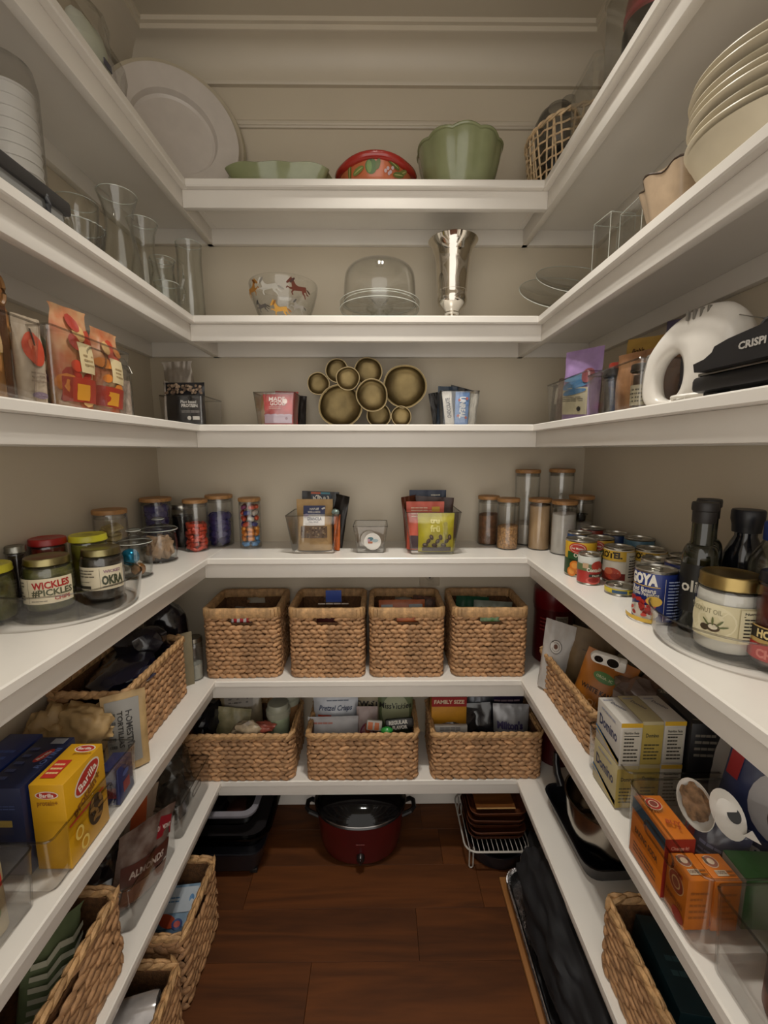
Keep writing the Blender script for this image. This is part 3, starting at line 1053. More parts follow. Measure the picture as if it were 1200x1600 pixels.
tray_bin('tapered clear bin holding the yellow and coral snack pouches', (.157, 1.335, Z4), 0, .128, .135, .130, .018, .004, group='small clear bins on the counter')
def tru(p, w, h):
    p.text('tru', -.004, .094, .017, '#d8d080', .03)
    p.text('frü', -.004, .072, .019, '#d8d080', .03)
    rr_ = random.Random(5)
    for k in range(9):
        u, v = -.035 + .0095 * k, .022 + .012 * (k % 3)
        p.ell(u, v, .009, .006, '#35251a', 12, k).ell(u - .001, v + .002, .0045, .0022, '#5a4636' if k % 2 else '#7d7268', 10, k)
    p.rect(-.045, .004, .045, .016, '#2c1c1e', 8, 2)
    for k in range(3):
        p.ell(.028, .085 - k * .012, .007, .007, '#8f8626')
pouch('snack_pouch', 'yellow frozen fruit pouch at the front of the clear bin', 'pouch', (.170, 1.298, Z4 + .003), (-3, 0, 0), .112, .118, .032, mat('#aaa020', .35, var=.08), 3, prints=tru, top=.10)
def coral(p, w, h):
    p.lines(-.045, .03, .10, .135, 4, '#e0b9a0', 4)
    p.rect(.02, .118, .045, .134, '#c9a238', 2, 1)
    p.rect(-.05, .004, .05, .045, '#3a2430', 6, 3)
pouch('snack_pouch', 'coral red snack pouch behind the yellow one', 'pouch', (.140, 1.328, Z4 + .003), (-2, 0, 0), .118, .150, .03, mat('#c8543c', .38, var=.08), 6, prints=coral, top=.08)
def navy(p, w, h):
    p.text('Sea Salted', .0, h - .030, .008, '#b8b0a4', .01)
    p.lines(.01, .04, h - .020, h - .012, 1, '#c4bcae', 2)
    p.lines(-.045, -.02, h - .022, h - .010, 2, '#3f4a5c', 6)
pouch('snack_pouch', 'tall navy snack pouch at the back of the bin', 'pouch', (.152, 1.382, Z4 + .003), (2, 0, 0), .118, .182, .028, mat('#16233c', .42, var=.05), 8, prints=navy, top=.08)
pouch('snack_pouch', 'dark brown chocolate pouch with crinkled top edge', 'pouch', (.165, 1.358, Z4 + .003), (0, 3, 0), .120, .162, .022, mat('#3a2016', .38, var=.1), 9, top=.08)
pouch('snack_pouch', 'brown bronze pouch sticking out at the left of the bin', 'pouch', (.108, 1.372, Z4 + .003), (0, -6, 25), .060, .165, .022, mat('#5c2f1a', .35, .2, var=.1), 11, top=.08)

# counter, right: canisters
BS = mat('#6f4a2e', .8, var=.2, vscale=80, bump=.8, bscale=150)
tall_canister('wood-lidded canister of brown sugar at the back wall', .360, 1.422, Z4, .0345, .150, 'brown_sugar', .100, BS)
tall_canister('wood-lidded canister a third full of tan crumbs', .405, 1.352, Z4, .0345, .150, 'crumbs', .072, mat('#a67c4e', .8, var=.28, vscale=160, bump=1.0, bscale=260))
tall_canister('tallest pair of canisters, the left one, low on white flour', .487, 1.424, Z4, .0395, .236, 'flour', .07, mat('#b3a898', .9, var=.04))
tall_canister('wood-lidded canister filled to the top with beige flour', .503, 1.345, Z4, .0345, .150, 'flour', .140, mat('#b0916c', .9, var=.03))
tall_canister('tallest pair of canisters, the right one, nearly empty', .598, 1.421, Z4, .0395, .238, 'flour', .05, mat('#b3a898', .9, var=.04))
tall_canister('wood-lidded canister of white sugar in front of the tall pair', .553, 1.282, Z4, .0365, .150, 'sugar', .122, mat('#c6c1ba', .85, var=.03))
tall_canister('wood-lidded canister with a black scoop in the right corner', .626, 1.332, Z4, .0365, .160, 'sugar', .085, mat('#b8b2a8', .85, var=.03))
t = thing('scoop', 'black scoop lying on the white sugar in the corner canister', 'scoop', (.626, 1.332, Z4 + .092), 30)
MB().lathe([(.0003, 0), (.014, 0), (.018, .022), (.0165, .022), (.013, .002), (.0003, .002)], 20).build('cup', BLACK, t)
MB().box(.014, .030, -.005, .005, .016, .020, .001).build('handle', BLACK, t)

# counter, right: cans
def delm(p, r, h):
    p.rect(-.112, .006, .112, h * .5, '#24401c', 36, 4)
    for k, (u, v) in enumerate(((-.030, .014), (-.012, .020), (.008, .014), (.026, .018), (-.022, .030), (.016, .028))):
        p.ell(u, v, .012, .012, '#cc7420', 16).ell(u, v, .0075, .0075, '#dd9440', 12)
    p.rect(-.040, .046, .030, .064, '#1f4a22', 8, 3)
    p.text('Oranges', -.005, .055, .010, '#d9d2bc', .02, w=.040)
    p.ell(-.018, h * .80, .019, .013, '#b03020', 24)
    p.ell(-.018, h * .80, .016, .010, '#c8bca8', 24).ell(-.018, h * .80, .0145, .0088, '#a4281c', 24)
    p.text('Del Monte', -.018, h * .80, .005, '#dcd4c4', .02, w=.024)
    p.rect(.032, .010, .062, .064, '#cfc7b0', 4, 4).lines(.034, .060, .014, .060, 6, '#3a3832')
tin_can('yellow can of orange pieces at the front left of the cans', .502, 1.055, Z4, .036, .092, '#c79d2a', rz=-8, prints=delm)
def conta(p, r, h):
    p.rect(-.075, .005, .075, .034, '#a83028', 24, 3)
    p.ell(.004, .012, .018, .009, '#c8574c').ell(.004, .013, .013, .006, '#8c1f1a')
    p.rect(-.075, .034, .075, .050, '#5c6c44', 24, 2)
    p.ell(.010, .046, .014, .012, '#a83a2c').rect(-.022, .040, -.010, .052, '#b89a78', 2, 2)
    p.text('Contadina', .006, .037, .009, '#d8d0c0', .03, w=.038)
    p.rect(-.008, .020, .022, .027, '#20281c', 4, 1).text('PASTE', .007, .0235, .0045, '#d0c8b8', .02)
tin_can('small tomato paste can standing in front of the yellow can', .491, .986, Z4, .025, .072, '#c3c4bc', rz=-6, prints=conta)
tin_can('second yellow can of orange pieces, behind the small paste can', .566, 1.086, Z4, .032, .090, '#c79d2a', rz=-12, prints=delm)
def rotel(p, r, h):
    p.rect(-.100, .006, .100, h * .45, '#6b1c14', 30, 3)
    p.rect(-.058, h * .30, .012, h * .62, '#d0c8b8', 10, 3)
    p.ell(-.022, h * .28, .020, .014, '#a83c28').ell(-.030, h * .34, .010, .008, '#c86848').ell(-.014, h * .22, .010, .006, '#8a2818')
    p.rect(-.1, h * .64, .1, h * .92, '#c9a33a', 30, 2)
    p.text('ROTEL', -.028, h * .80, .014, '#231c16', .05, w=.052)
    p.rect(.006, .008, .052, h * .90, '#c4bdac', 6, 4)
    p.facts(.008, .012, .050, h * .86, '#cdc6b6')
tin_can('tomato can with yellow band and white nutrition panel, left of two alike', .567, 1.000, Z4, .0325, .085, '#cbc3b2', rz=-12, prints=rotel)
tin_can('tomato can with yellow band and white nutrition panel, right of two alike', .634, .985, Z4, .032, .084, '#cbc3b2', rz=-12, prints=rotel)
def bluecan(p, r, h):
    p.rect(-.06, .01, .06, h * .5, '#8c8f94', 16, 2)
tin_can('blue and silver can right behind the front yellow can', .545, 1.157, Z4, .031, .090, '#2d4a78', rz=-8, prints=bluecan)
tin_can('brick red can at the back row of the cans', .605, 1.206, Z4, .0325, .093, '#8c3320', rz=0)
tin_can('dark blue can in the back row, right of the red can', .632, 1.134, Z4, .0325, .092, '#1f3560', rz=-8, prints=bluecan)
tin_can('teal blue can in the back row nearest the bottles', .651, 1.062, Z4, .034, .093, '#4a6f84', rz=-8)
def tuna(p, r, h):
    p.rect(-.03, .006, .0, .013, '#2f4f6e', 8, 1).rect(.004, .007, .034, .012, '#5c5326', 8, 1)
tin_can('flat yellow tuna can in front of the tomato cans', .524, .911, Z4, .030, .020, '#c2ae2c', rz=0, prints=tuna)
def goya(p, r, h):
    p.text('GOYA', -.026, h * .83, .019, '#ddd8cc', .06, w=.052)
    p.rect(-.050, h * .695, .004, h * .71, '#c9a33a', 8, 1)
    p.text('Red Beans', -.024, h * .63, .0085, '#d8d2c4', .02, w=.044).text('Frijoles Pequeños', -.022, h * .545, .0075, '#d8d2c4', .02, w=.050)
    p.ell(-.024, .020, .028, .014, '#cfc8ba', 24)
    rr_ = random.Random(4)
    for k in range(30):
        a = rr_.uniform(0, 6.28); q = math.sqrt(rr_.random())
        p.ell(-.024 + .025 * q * math.cos(a), .032 + .016 * q * math.sin(a), .0045, .0032, rr_.choice(('#a3261e', '#8a1d18', '#b4382c')), 8, rr_.uniform(0, 3))
    p.ell(-.004, .045, .010, .009, '#c9a33a', 16)
    p.rect(-.055, .004, .0, .011, '#c9a33a', 8, 1)
    p.rect(.008, .010, .0085, h - .01, '#c9c2b0', 1, 2)
    p.lines(.012, .052, .012, h - .012, 13, '#8f9ab8', 8)
tin_can('large blue can of red beans nearest the turntable', .506, .766, Z4, .0345, .097, '#1f2f6e', rz=-26, prints=goya)
def goya2(p, r, h):
    p.rect(-.08, .006, .08, h * .62, '#4a5648', 24, 4)
    p.text('GOYA', -.012, h * .80, .016, '#ddd8cc', .06, w=.044)
    p.text('BEANS', -.008, h * .52, .007, '#c4beae', .03)
    for k in range(10):
        p.ell(-.026 + .006 * k, .024 + .007 * (k % 3), .005, .004, '#22262c', 10)
tin_can('blue and grey-green can right behind the red bean can', .572, .792, Z4, .0295, .104, '#22306a', rz=-24, prints=goya2)
tin_can('plain grey can behind the red bean can', .568, .860, Z4, .0295, .090, '#8c8a80', rz=0)
tin_can('dark grey can beside the oil bottles', .641, .884, Z4, .0285, .092, '#3a3a40', rz=0)

# counter, right: turntable with oils and sauces
turntable('round clear turntable tray holding oil bottles and sauce jars', .568, .655, Z4, .112, .050)
DARKG = mat('#191a0e', .12, var=.1, coat=.6)
def oil_bottle(label, x, y, r, h, prints=None):
    t = thing('oil_bottle', label, 'bottle', (x, y, ZT), -35, 'dark oil bottles')
    p_ = [(.0003, 0), (r - .003, 0), (r, .004), (r, h * .56)]
    for k in range(1, 7):
        a = PI / 2 * k / 6
        p_.append((r * .64 + r * .36 * math.cos(a), h * .56 + h * .11 * math.sin(a)))
    p_ += [(r * .62, h * .72), (r * .62, h * .88)]
    MB().lathe(p_ + [(.0003, h * .88)], 36).build('glass_body', DARKG, t)
    MB().lathe([(r * .64, h * .84), (r * .66, h * .845), (r * .66, h * .93), (r * .72, h * .935), (r * .74, h * .945), (r * .74, h * .985), (r * .70, h), (.0003, h)], 28).build('cap', mat('#1b1716', .5, var=.1), t)
    if prints:
        p = Print(cyl(r, 0, -PI / 2), .0005)
        prints(p)
        p.build('printed_label', t)
def oliv(p):
    p.rect(-.045, .03, .045, .112, '#14120f', 12, 4)
    p.text("olive", .0, .075, .020, '#d0cabc', .02, w=.05).ell(0, .052, .004, .004, '#c8c2b4')
oil_bottle('dark olive oil bottle with white script on its black label', .546, .716, .0260, .216, oliv)
oil_bottle('dark oil bottle standing behind the one with the script label', .590, .765, .0260, .216)
t = thing('sauce_bottle', 'short dark bottle with a flared black cap by the right wall', 'bottle', (.648, .748, ZT))
MB().lathe([(.0003, 0), (.030, 0), (.032, .004), (.032, .10), (.030, .12), (.022, .140), (.0165, .152), (.0165, .168), (.0003, .168)], 36).build('glass_body', mat('#15161c', .15, coat=.5), t)
MB().lathe([(.0172, .158), (.021, .159), (.022, .172), (.0245, .182), (.0245, .196), (.023, .199), (.0003, .199)], 30).build('cap', mat('#1c1c22', .4), t)
t = thing('oil_jug', 'clear plastic oil jug with blue cap behind the coconut jar', 'bottle', (.632, .668, ZT))
vessel(MB(), [(.0003, 0), (.032, 0), (.034, .004), (.034, .10), (.036, .115), (.034, .130), (.022, .152), (.0165, .162), (.0165, .172)], .0012).build('bottle_body', clear('#efe9c8', .90, .35), t)
MB().lathe([(.0003, .003), (.0315, .003), (.0322, .09), (.0003, .09)], 28).build('oil', clear('#d8c070', .75, .4), t)
MB().lathe([(.0185, .160), (.0195, .162), (.0195, .188), (.018, .190), (.0003, .190)], 36, wave=lambda a, z: 1 + .02 * math.cos(24 * a)).build('cap', mat('#22387c', .4), t)
def coco(p, r, h):
    p.rect(-.058, .022, .058, .076, '#c6bc98', 20, 4)
    p.ell(-.028, .05, .034, .026, '#d0c7a6', 24)
    p.text('COCONUT OIL', -.038, .064, .0075, '#8a8468', .01, w=.052)
    p.ell(-.022, .040, .009, .0065, '#4a3a26').ell(-.022, .041, .006, .004, '#cfc6b0').ell(-.033, .038, .006, .005, '#3d3020')
    for a in (.3, .9, 1.6, 2.3):
        p.ell(-.022 + .013 * math.cos(a), .040 + .010 * math.sin(a), .007, .0014, '#5a6038', 8, a)
    p.facts(.008, .024, .055, .074, '#c8bf9e')
food_jar('coconut oil jar with gold screw lid, full of white fat', .534, .634, ZT, .0425, .098, .036, '#a08a58', mat('#c9c6bc', .6, var=.06, vscale=30), rz=-30, prints=coco, lid_metal=True, lid_h=.020)
def hok(p, r, h):
    p.rect(-.05, .030, .05, .058, '#b99a5c', 14, 3).rect(-.05, .040, .05, .056, '#1f1712', 14, 2).text('HOKAN', -.010, .048, .011, '#d9c48a', .05, w=.042).rect(-.05, .010, .05, .034, '#a8201e', 14, 3).text('CHILI', -.012, .020, .012, '#c86a60', .05, w=.034)
food_jar('dark red chili sauce jar with black lid at the right edge', .566, .577, ZT, .033, .120, .027, '#1c1d26', mat('#4a1210', .35, var=.2), rz=-36, prints=hok)
# ================================================================ third shelf
Z3 = SZ[3]
tray_bin('long clear bin of pasta bags at the left edge of the third shelf', (-.622, .590, Z3), 0, .180, .215, .120, .010, .006, group='clear bins on the third shelf')
tray_bin('clear bin with handle slot holding two orange pasta bags', (-.622, .838, Z3), 0, .180, .205, .128, .009, .006, handle=[('r', .055, .030, .030)], group='clear bins on the third shelf')
def pasta(cols, seed, box=True):
    def f(p, w, h):
        rr_ = random.Random(seed)
        for k in range(12):
            u, v = rr_.uniform(-w * .4, w * .4), rr_.uniform(h * .06, h * .85)
            p.ell(u, v, w * rr_.uniform(.08, .22), h * rr_.uniform(.04, .12), rr_.choice(cols), 10, rr_.uniform(0, 3))
        if box:
            p.rect(-w * .10, h * .36, w * .34, h * .66, '#c9b78e', 4, 4)
            p.lines(0, w * .30, h * .42, h * .56, 3, '#9a835c', seed)
            p.rect(-w * .44, h * .06, w * .44, h * .30, '#9c3320', 5, 3)
            p.rect(-w * .20, h * .08, w * .12, h * .24, '#c98c2a', 3, 3)
    return f
pouch('pasta_bag', 'yellow and peach pasta bag tied with a dark ribbon', 'bag', (-.588, .655, Z3 + .004), (0, 3, 88), .110, .178, .06, mat('#c79a62', .4, var=.2, vscale=18, col2='#b06a38'), 21, prints=pasta(('#c9ab34', '#b8623a', '#cda34a', '#cfae80', '#c68a50'), 2, False), top=.06)
t = thing('ribbon', 'dark brown ribbon hanging down the front of the yellow pasta bag', 'ribbon', (-.553, .672, Z3 + .01))
MB().loft([[(.000 + o_[0], o_[1], z) for o_ in ((0, -.006), (.0015, -.006), (.0015, .006), (0, .006))] for z in (0, .05, .09, .13)], (True, True)).build('strip', mat('#4d2c14', .4), t)
MB().tube([(0, .009 * math.sin(a), .15 + .020 * math.cos(a)) for a in [2 * PI * k / 14 for k in range(14)]], .0035, 6, closed=True).build('loop', mat('#7a5630', .4), t)
def tomato(p, w, h):
    p.ell(0, h * .62, w * .38, h * .20, '#b8442a', 24).ell(-w * .08, h * .66, w * .14, h * .07, '#c96a4a', 14)
    p.rect(-.002, h * .66, .001, h * .86, '#3a2a1e', 1, 3)
    p.lines(-w * .3, w * .3, h * .22, h * .36, 3, '#8a7a6a', 5)
    p.ell(0, h * .08, w * .3, h * .04, '#7a6a78')
pouch('pasta_bag', 'greyish pasta bag with a round tomato picture', 'bag', (-.548, .708, Z3 + .004), (0, 0, 80), .046, .130, .03, mat('#b0a08c', .4, var=.1), 22, prints=tomato, top=.06)
pouch('pasta_bag', 'beige bag with purple and green print beside the tomato bag', 'bag', (-.590, .770, Z3 + .004), (0, 0, 85), .060, .140, .04, mat('#a89878', .4, var=.15, col2='#6f5a52'), 23, prints=pasta(('#5c3344', '#5f6b48', '#b5a682'), 9, False), top=.06)
RB = mat('#b8562e', .38, var=.2, vscale=24, col2='#c2a47a')
pouch('pasta_bag', 'taller of the orange and red pasta bags in the slotted bin', 'bag', (-.553, .805, Z3 + .004), (2, 0, 78), .082, .172, .05, RB, 24, prints=pasta(('#b03a20', '#cb7a2e', '#9c2c1a', '#c8a068'), 4), gather=.25, top=.08)
pouch('pasta_bag', 'shorter of the orange and red pasta bags in the slotted bin', 'bag', (-.553, .889, Z3 + .004), (2, 4, 78), .078, .158, .05, RB, 25, prints=pasta(('#b03a20', '#cb7a2e', '#a82f22', '#c8a068'), 6), gather=.3, top=.08)
t = thing('clip_jar', 'glass clip-top jar of pink salt at the end of the slotted bin', 'jar', (-.585, .985, Z3))
vessel(MB(), rounded_prof(.036, .108, .022, .027, .006), .0025).build('glass_body', GLASS_G, t)
MB().lathe([(.0003, .003), (.0325, .003), (.0325, .080), (.0003, .083)], 28).build('contents', mat('#b8a294', .8, var=.15, vscale=90, bump=.5), t)
MB().lathe([(.0003, .118), (.022, .118), (.030, .114), (.031, .118), (.026, .128), (.012, .133), (.0003, .134)], 36).build('lid', clear('#dfe6de', .85, .35), t)
MB().tube([(.029 * math.cos(a), .029 * math.sin(a), .112) for a in [2 * PI * k / 28 for k in range(28)]], .0014, 6, closed=True).tube([(.031, -.010, .112), (.041, -.004, .095), (.041, .004, .095), (.031, .010, .112)], .0013, 6).build('wire_clip', TIN_D, t)

tray_bin('low clear bin holding the black protein pouch', (-.562, 1.335, Z3), 0, .118, .150, .082, .003, .005, group='clear bins on the third shelf')
def prot(p, w, h):
    rr_ = random.Random(8)
    for k in range(60):
        p.ell(rr_.uniform(-w * .46, w * .46), h * rr_.uniform(.72, .93), .0045, .0035, rr_.choice(('#7a6450', '#5c4a3c', '#8c7660')), 8, rr_.uniform(0, 3))
    p.text('Plant based', w * .18, h * .50, .008, '#bdb8b0', .02, w=.042)
    p.text('PROTEIN', w * .20, h * .41, .0085, '#bdb8b0', .04, w=.044)
    p.lines(0, w * .44, h * .24, h * .30, 2, '#8a8580', 3)
    p.ell(w * .18, h * .12, .0055, .0055, '#bdb8b0', 14).rect(w * .26, h * .08, w * .42, h * .16, '#bdb8b0', 2, 1)
pouch('protein_pouch', 'black protein pouch with pale lettering in the low bin', 'pouch', (-.560, 1.285, Z3 + .004), (-2, -1, 4), .114, .118, .032, mat('#1d1b1d', .35, var=.1), 31, prints=prot, top=.03)
pouch('protein_pouch', 'grey foil pouch with torn open top behind the black pouch', 'pouch', (-.588, 1.345, Z3 + .004), (4, -4, 10), .085, .185, .035, mat('#8a8074', .3, .35, var=.1), 32, gather=.15, top=.10)
o = pouch('protein_pouch', 'white and tan pouch edge-on at the left of the black pouch', 'pouch', (-.612, 1.300, Z3 + .004), (0, 4, 80), .060, .120, .014, mat('#b8aea4', .35, var=.1), 33, top=.05)

tray_bin('small clear bin with red snack packs', (-.305, 1.365, Z3), 0, .105, .150, .094, .008, .004, group='clear bins on the third shelf')
def made(p, w, h):
    p.text('MADE', -.002, h * .84, .0125, '#ddd2cc', .015, w=.048).text('GOOD', .001, h * .70, .0125, '#ddd2cc', .015, w=.048)
    p.lines(-.026, .010, h * .50, h * .60, 2, '#cda098', 2)
    p.rect(-w * .47, .004, w * .47, h * .30, '#b9a0b4', 6, 3)
    for k in range(4):
        p.ell(-w * .36 + w * .24 * k, h * .30, w * .14, h * .05, '#b9a0b4', 10)
    p.ell(w * .26, h * .76, .006, .008, '#d8c4bc').ell(w * .30, h * .20, .004, .004, '#8a5a70')
pouch('snack_pack', 'red snack pack with white lettering and pink foot', 'pack', (-.300, 1.312, Z3 + .004), (0, 0, 0), .088, .088, .018, mat('#b12a2c', .38, var=.06), 34, prints=made, top=.05)
pouch('snack_pack', 'red pack peeking up behind the lettered red pack', 'pack', (-.285, 1.350, Z3 + .004), (0, 2, 0), .070, .101, .015, mat('#a82a24', .38, var=.06), 35, top=.05)
pouch('snack_pack', 'cream and yellow pack upright at the left inside the red pack bin', 'pack', (-.350, 1.335, Z3 + .004), (0, 1, -60), .06, .088, .012, mat('#b8a284', .4, var=.2, col2='#b88a3a'), 36, top=.05)
pouch('snack_pack', 'dark pack at the back right of the red pack bin', 'pack', (-.262, 1.395, Z3 + .004), (0, 3, 30), .06, .096, .012, mat('#2a2422', .4), 37, top=.05)

# brass bowls
BRASS = mat('#786846', .36, .85, var=.16, vscale=14, bump=.25, bscale=45)
BRASS_RIM = mat('#a3916e', .32, .9, var=.06)
t = thing('brass_bowls', 'cluster of nine joined hammered brass bowls standing upright on the shelf', 'decoration', (-.06, 1.37, Z3))
bowls = [(-.122, 1.449, .0655, 0), (.077, 1.509, .0655, .012), (-.024, 1.477, .047, -.034), (-.131, 1.5535, .034, -.004), (-.036, 1.5525, .042, .006), (-.096, 1.526, .034, -.030), (-.189, 1.516, .033, .004), (-.004, 1.4215, .0370, .010), (.066, 1.4180, .0305, .006)]
for i, (bx, bz, r, dy) in enumerate(bowls):
    rr_ = random.Random(i + 3)
    ph = [rr_.uniform(0, 6.28) for _ in range(3)]
    wave = lambda a, z, ph=ph: 1 + .018 * math.sin(2 * a + ph[0]) + .014 * math.sin(3 * a + ph[1]) + .010 * math.sin(5 * a + ph[2])
    dep = r * .42
    pr_ = [(.0003, -dep)] + [(r * .94 * math.sin(PI / 2 * k / 9) ** .72, -dep * math.cos(PI / 2 * k / 9) ** .8) for k in range(1, 10)]
    pr_ += [(r, .0), (r * 1.012, -.002)] + [(r * 1.0 * math.sin(PI / 2 * k / 9) ** .72, -dep * 1.06 * math.cos(PI / 2 * k / 9) ** .8 - .002) for k in range(8, 0, -1)] + [(.0003, -dep * 1.06 - .002)]
    M = Matrix.Translation((bx + .06, dy, bz - Z3)) @ Matrix.Rotation(PI / 2, 4, 'X')
    b = MB().lathe(pr_, 44, wave=wave).xf(M).build('bowl', BRASS, t)
    MB().tube([(r * 1.004 * wave(a, 0) * math.cos(a), r * 1.004 * wave(a, 0) * math.sin(a), 0) for a in [2 * PI * k / 44 for k in range(44)]], .0014, 6, closed=True).xf(M).build('rim', BRASS_RIM, b)

tray_bin('small clear bin with white and blue snack bars', (.232, 1.365, Z3), 0, .098, .150, .098, .008, .004, group='clear bins on the third shelf')
def wbar(p, w, h):
    p.text('CHOCOLATE', 0, h * .5, .012, '#3a3a40', .03, rot=PI / 2, w=h * .6)
def ubar(p, w, h):
    p.text('UNREAL', .0, h * .52, .017, '#d4d8dc', .05, rot=-PI / 2, w=h * .66)
    for u, v in ((-.010, .07), (.012, .02), (-.012, .025), (.013, .075)):
        p.ell(u, v, .004, .004, '#a8483c', 10)
pouch('snack_bar', 'white snack bar with dark lettering, leaning', 'pack', (.207, 1.306, Z3 + .004), (0, -7, 0), .028, .096, .012, mat('#c4c0b8', .35, var=.04), 41, prints=wbar, top=.05)
pouch('snack_bar', 'light blue snack bar with white vertical lettering', 'pack', (.240, 1.306, Z3 + .004), (0, 2, 0), .042, .094, .014, mat('#5b82b8', .35, var=.06), 42, prints=ubar, top=.05)
pouch('snack_bar', 'silver snack bar at the right of the blue one', 'pack', (.272, 1.312, Z3 + .004), (0, 6, -15), .026, .090, .012, mat('#aaa69c', .35, .2, var=.08), 43, top=.05)
pouch('snack_bar', 'teal navy pack with square end sticking out of the bar bin', 'pack', (.205, 1.365, Z3 + .004), (0, 2, 0), .062, .118, .012, mat('#1d3246', .4), 44, top=.05)
pouch('snack_bar', 'black pack angled at the back of the bar bin', 'pack', (.230, 1.395, Z3 + .004), (0, 14, 0), .075, .122, .012, mat('#1a1716', .4), 45, top=.05)
pouch('snack_bar', 'black pack tilting left out of the bar bin', 'pack', (.190, 1.395, Z3 + .004), (0, -10, 10), .045, .105, .012, mat('#201c1a', .4), 46, top=.05)
pouch('snack_bar', 'cream pack lying behind the blue snack bar', 'pack', (.262, 1.360, Z3 + .004), (0, 3, 0), .05, .103, .012, mat('#b5a78e', .4), 47, top=.05)

# third shelf, right
tray_bin('clear bin with the lavender chip bag', (.565, 1.120, Z3), 0, .190, .225, .105, .006, .006, group='clear bins on the third shelf')
tray_bin('clear bin with brown bags and a black-capped jar', (.565, .900, Z3), 0, .190, .190, .092, .006, .006, group='clear bins on the third shelf')
def darkp(p, w, h):
    p.rect(.004, h * .5, .016, h * .92, '#b0a898', 2, 3)
pouch('chocolate_pack', 'black pack with white lettering nearest the right corner', 'pack', (.500, 1.262, Z3 + .004), (0, 4, -80), .045, .108, .014, mat('#221d1b', .38), 51, prints=darkp, top=.05)
pouch('chocolate_pack', 'grey-brown pack leaning beside the lavender bag', 'pack', (.492, 1.200, Z3 + .004), (0, 6, -80), .055, .115, .014, mat('#8a7468', .36, .2, var=.15, col2='#4d3a34'), 52, top=.05)
pouch('chocolate_pack', 'mauve foil pack behind the two dark packs', 'pack', (.540, 1.230, Z3 + .004), (0, -3, -70), .06, .112, .014, mat('#8f7f7c', .36, .2), 53, top=.05)
def lav(p, w, h):
    p.rect(-w * .40, h * .08, w * .34, h * .46, '#c4bb9c', 6, 4)
    p.ell(-w * .02, h * .50, w * .40, h * .06, '#4a78a0', 20, .12).ell(0, h * .60, w * .36, h * .04, '#5b88ac', 20, .1).ell(-w * .02, h * .40, w * .34, h * .04, '#4a78a0', 20, .1)
    p
    p.lines(-w * .34, w * .28, h * .26, h * .34, 3, '#6a6458', 3)
    p.ell(w * .16, h * .16, .006, .006, '#3a3a3a', 12)
    p.ell(w * .30, h * .62, w * .14, h * .10, '#8a4a50', 14)
pouch('snack_bag', 'lavender chip bag with cream panel and blue band', 'bag', (.500, 1.105, Z3 + .004), (2, 4, -72), .125, .168, .045, mat('#9a7eae', .4, var=.08), 54, prints=lav, top=.07)
def mill(p, w, h):
    p.text("Bob's", -w * .22, h * .84, .010, '#4a2a1c', .03).text('Red Mill', -w * .02, h * .72, .017, '#8a2a1c', .03, w=w * .62, slant=.2)
    p.rect(-w * .4, h * .1, w * .4, h * .55, '#a88450', 4, 4)
pouch('flour_bag', 'gold flour bag with dark red script', 'bag', (.610, 1.020, Z3 + .004), (0, 4, -62), .125, .178, .06, mat('#b99448', .45, var=.06), 55, prints=mill, top=.06)
def redm(p, w, h):
    p.rect(-w * .3, h * .55, w * .38, h * .86, '#2e2838', 5, 3)
pouch('flour_bag', 'dark violet flour bag at the back of the third shelf', 'bag', (.630, .905, Z3 + .004), (0, 2, -62), .120, .190, .05, mat('#4a4258', .45, var=.08), 56, prints=redm, top=.05)
def jarlab(p, r, h):
    p.rect(-.025, .02, .025, .06, '#b8a890', 8, 3).rect(-.025, .018, .025, .034, '#b0485c', 8, 2)
food_jar('slim dark jar with black cap and red band in the right bin', .494, .945, Z3 + .004, .018, .078, .016, '#1b1718', mat('#2a1c16', .4), rz=-60, prints=None, lid_h=.016, group='jars in the right third-shelf bin')
food_jar('slim pale-labelled jar with brick red cap behind the dark one', .520, .972, Z3 + .004, .019, .098, .017, '#a03424', mat('#b09474', .5, var=.1), rz=-60, prints=jarlab, lid_h=.014, group='jars in the right third-shelf bin')
pouch('sugar_bag', 'brown sugar bag of clear plastic in the right bin', 'bag', (.512, .893, Z3 + .004), (0, 0, -68), .082, .118, .05, mat('#8c6444', .35, var=.12, vscale=40), 57, top=.10)
pouch('sugar_bag', 'second brown sugar bag, deeper in the right bin', 'bag', (.580, .920, Z3 + .004), (0, 0, -68), .080, .120, .04, mat('#80583a', .35, var=.12, vscale=40), 58, top=.10)
food_jar('dark spice jar with a pale label under the mixer handle', .492, .836, Z3 + .004, .017, .070, .016, '#26221e', mat('#3d2a20', .5), rz=-50, prints=lambda p, r, h: p.rect(-.022, .008, .022, .045, '#a8a088', 8, 3).lines(-.018, .018, .012, .04, 4, '#4a463c'), group='jars in the right third-shelf bin')

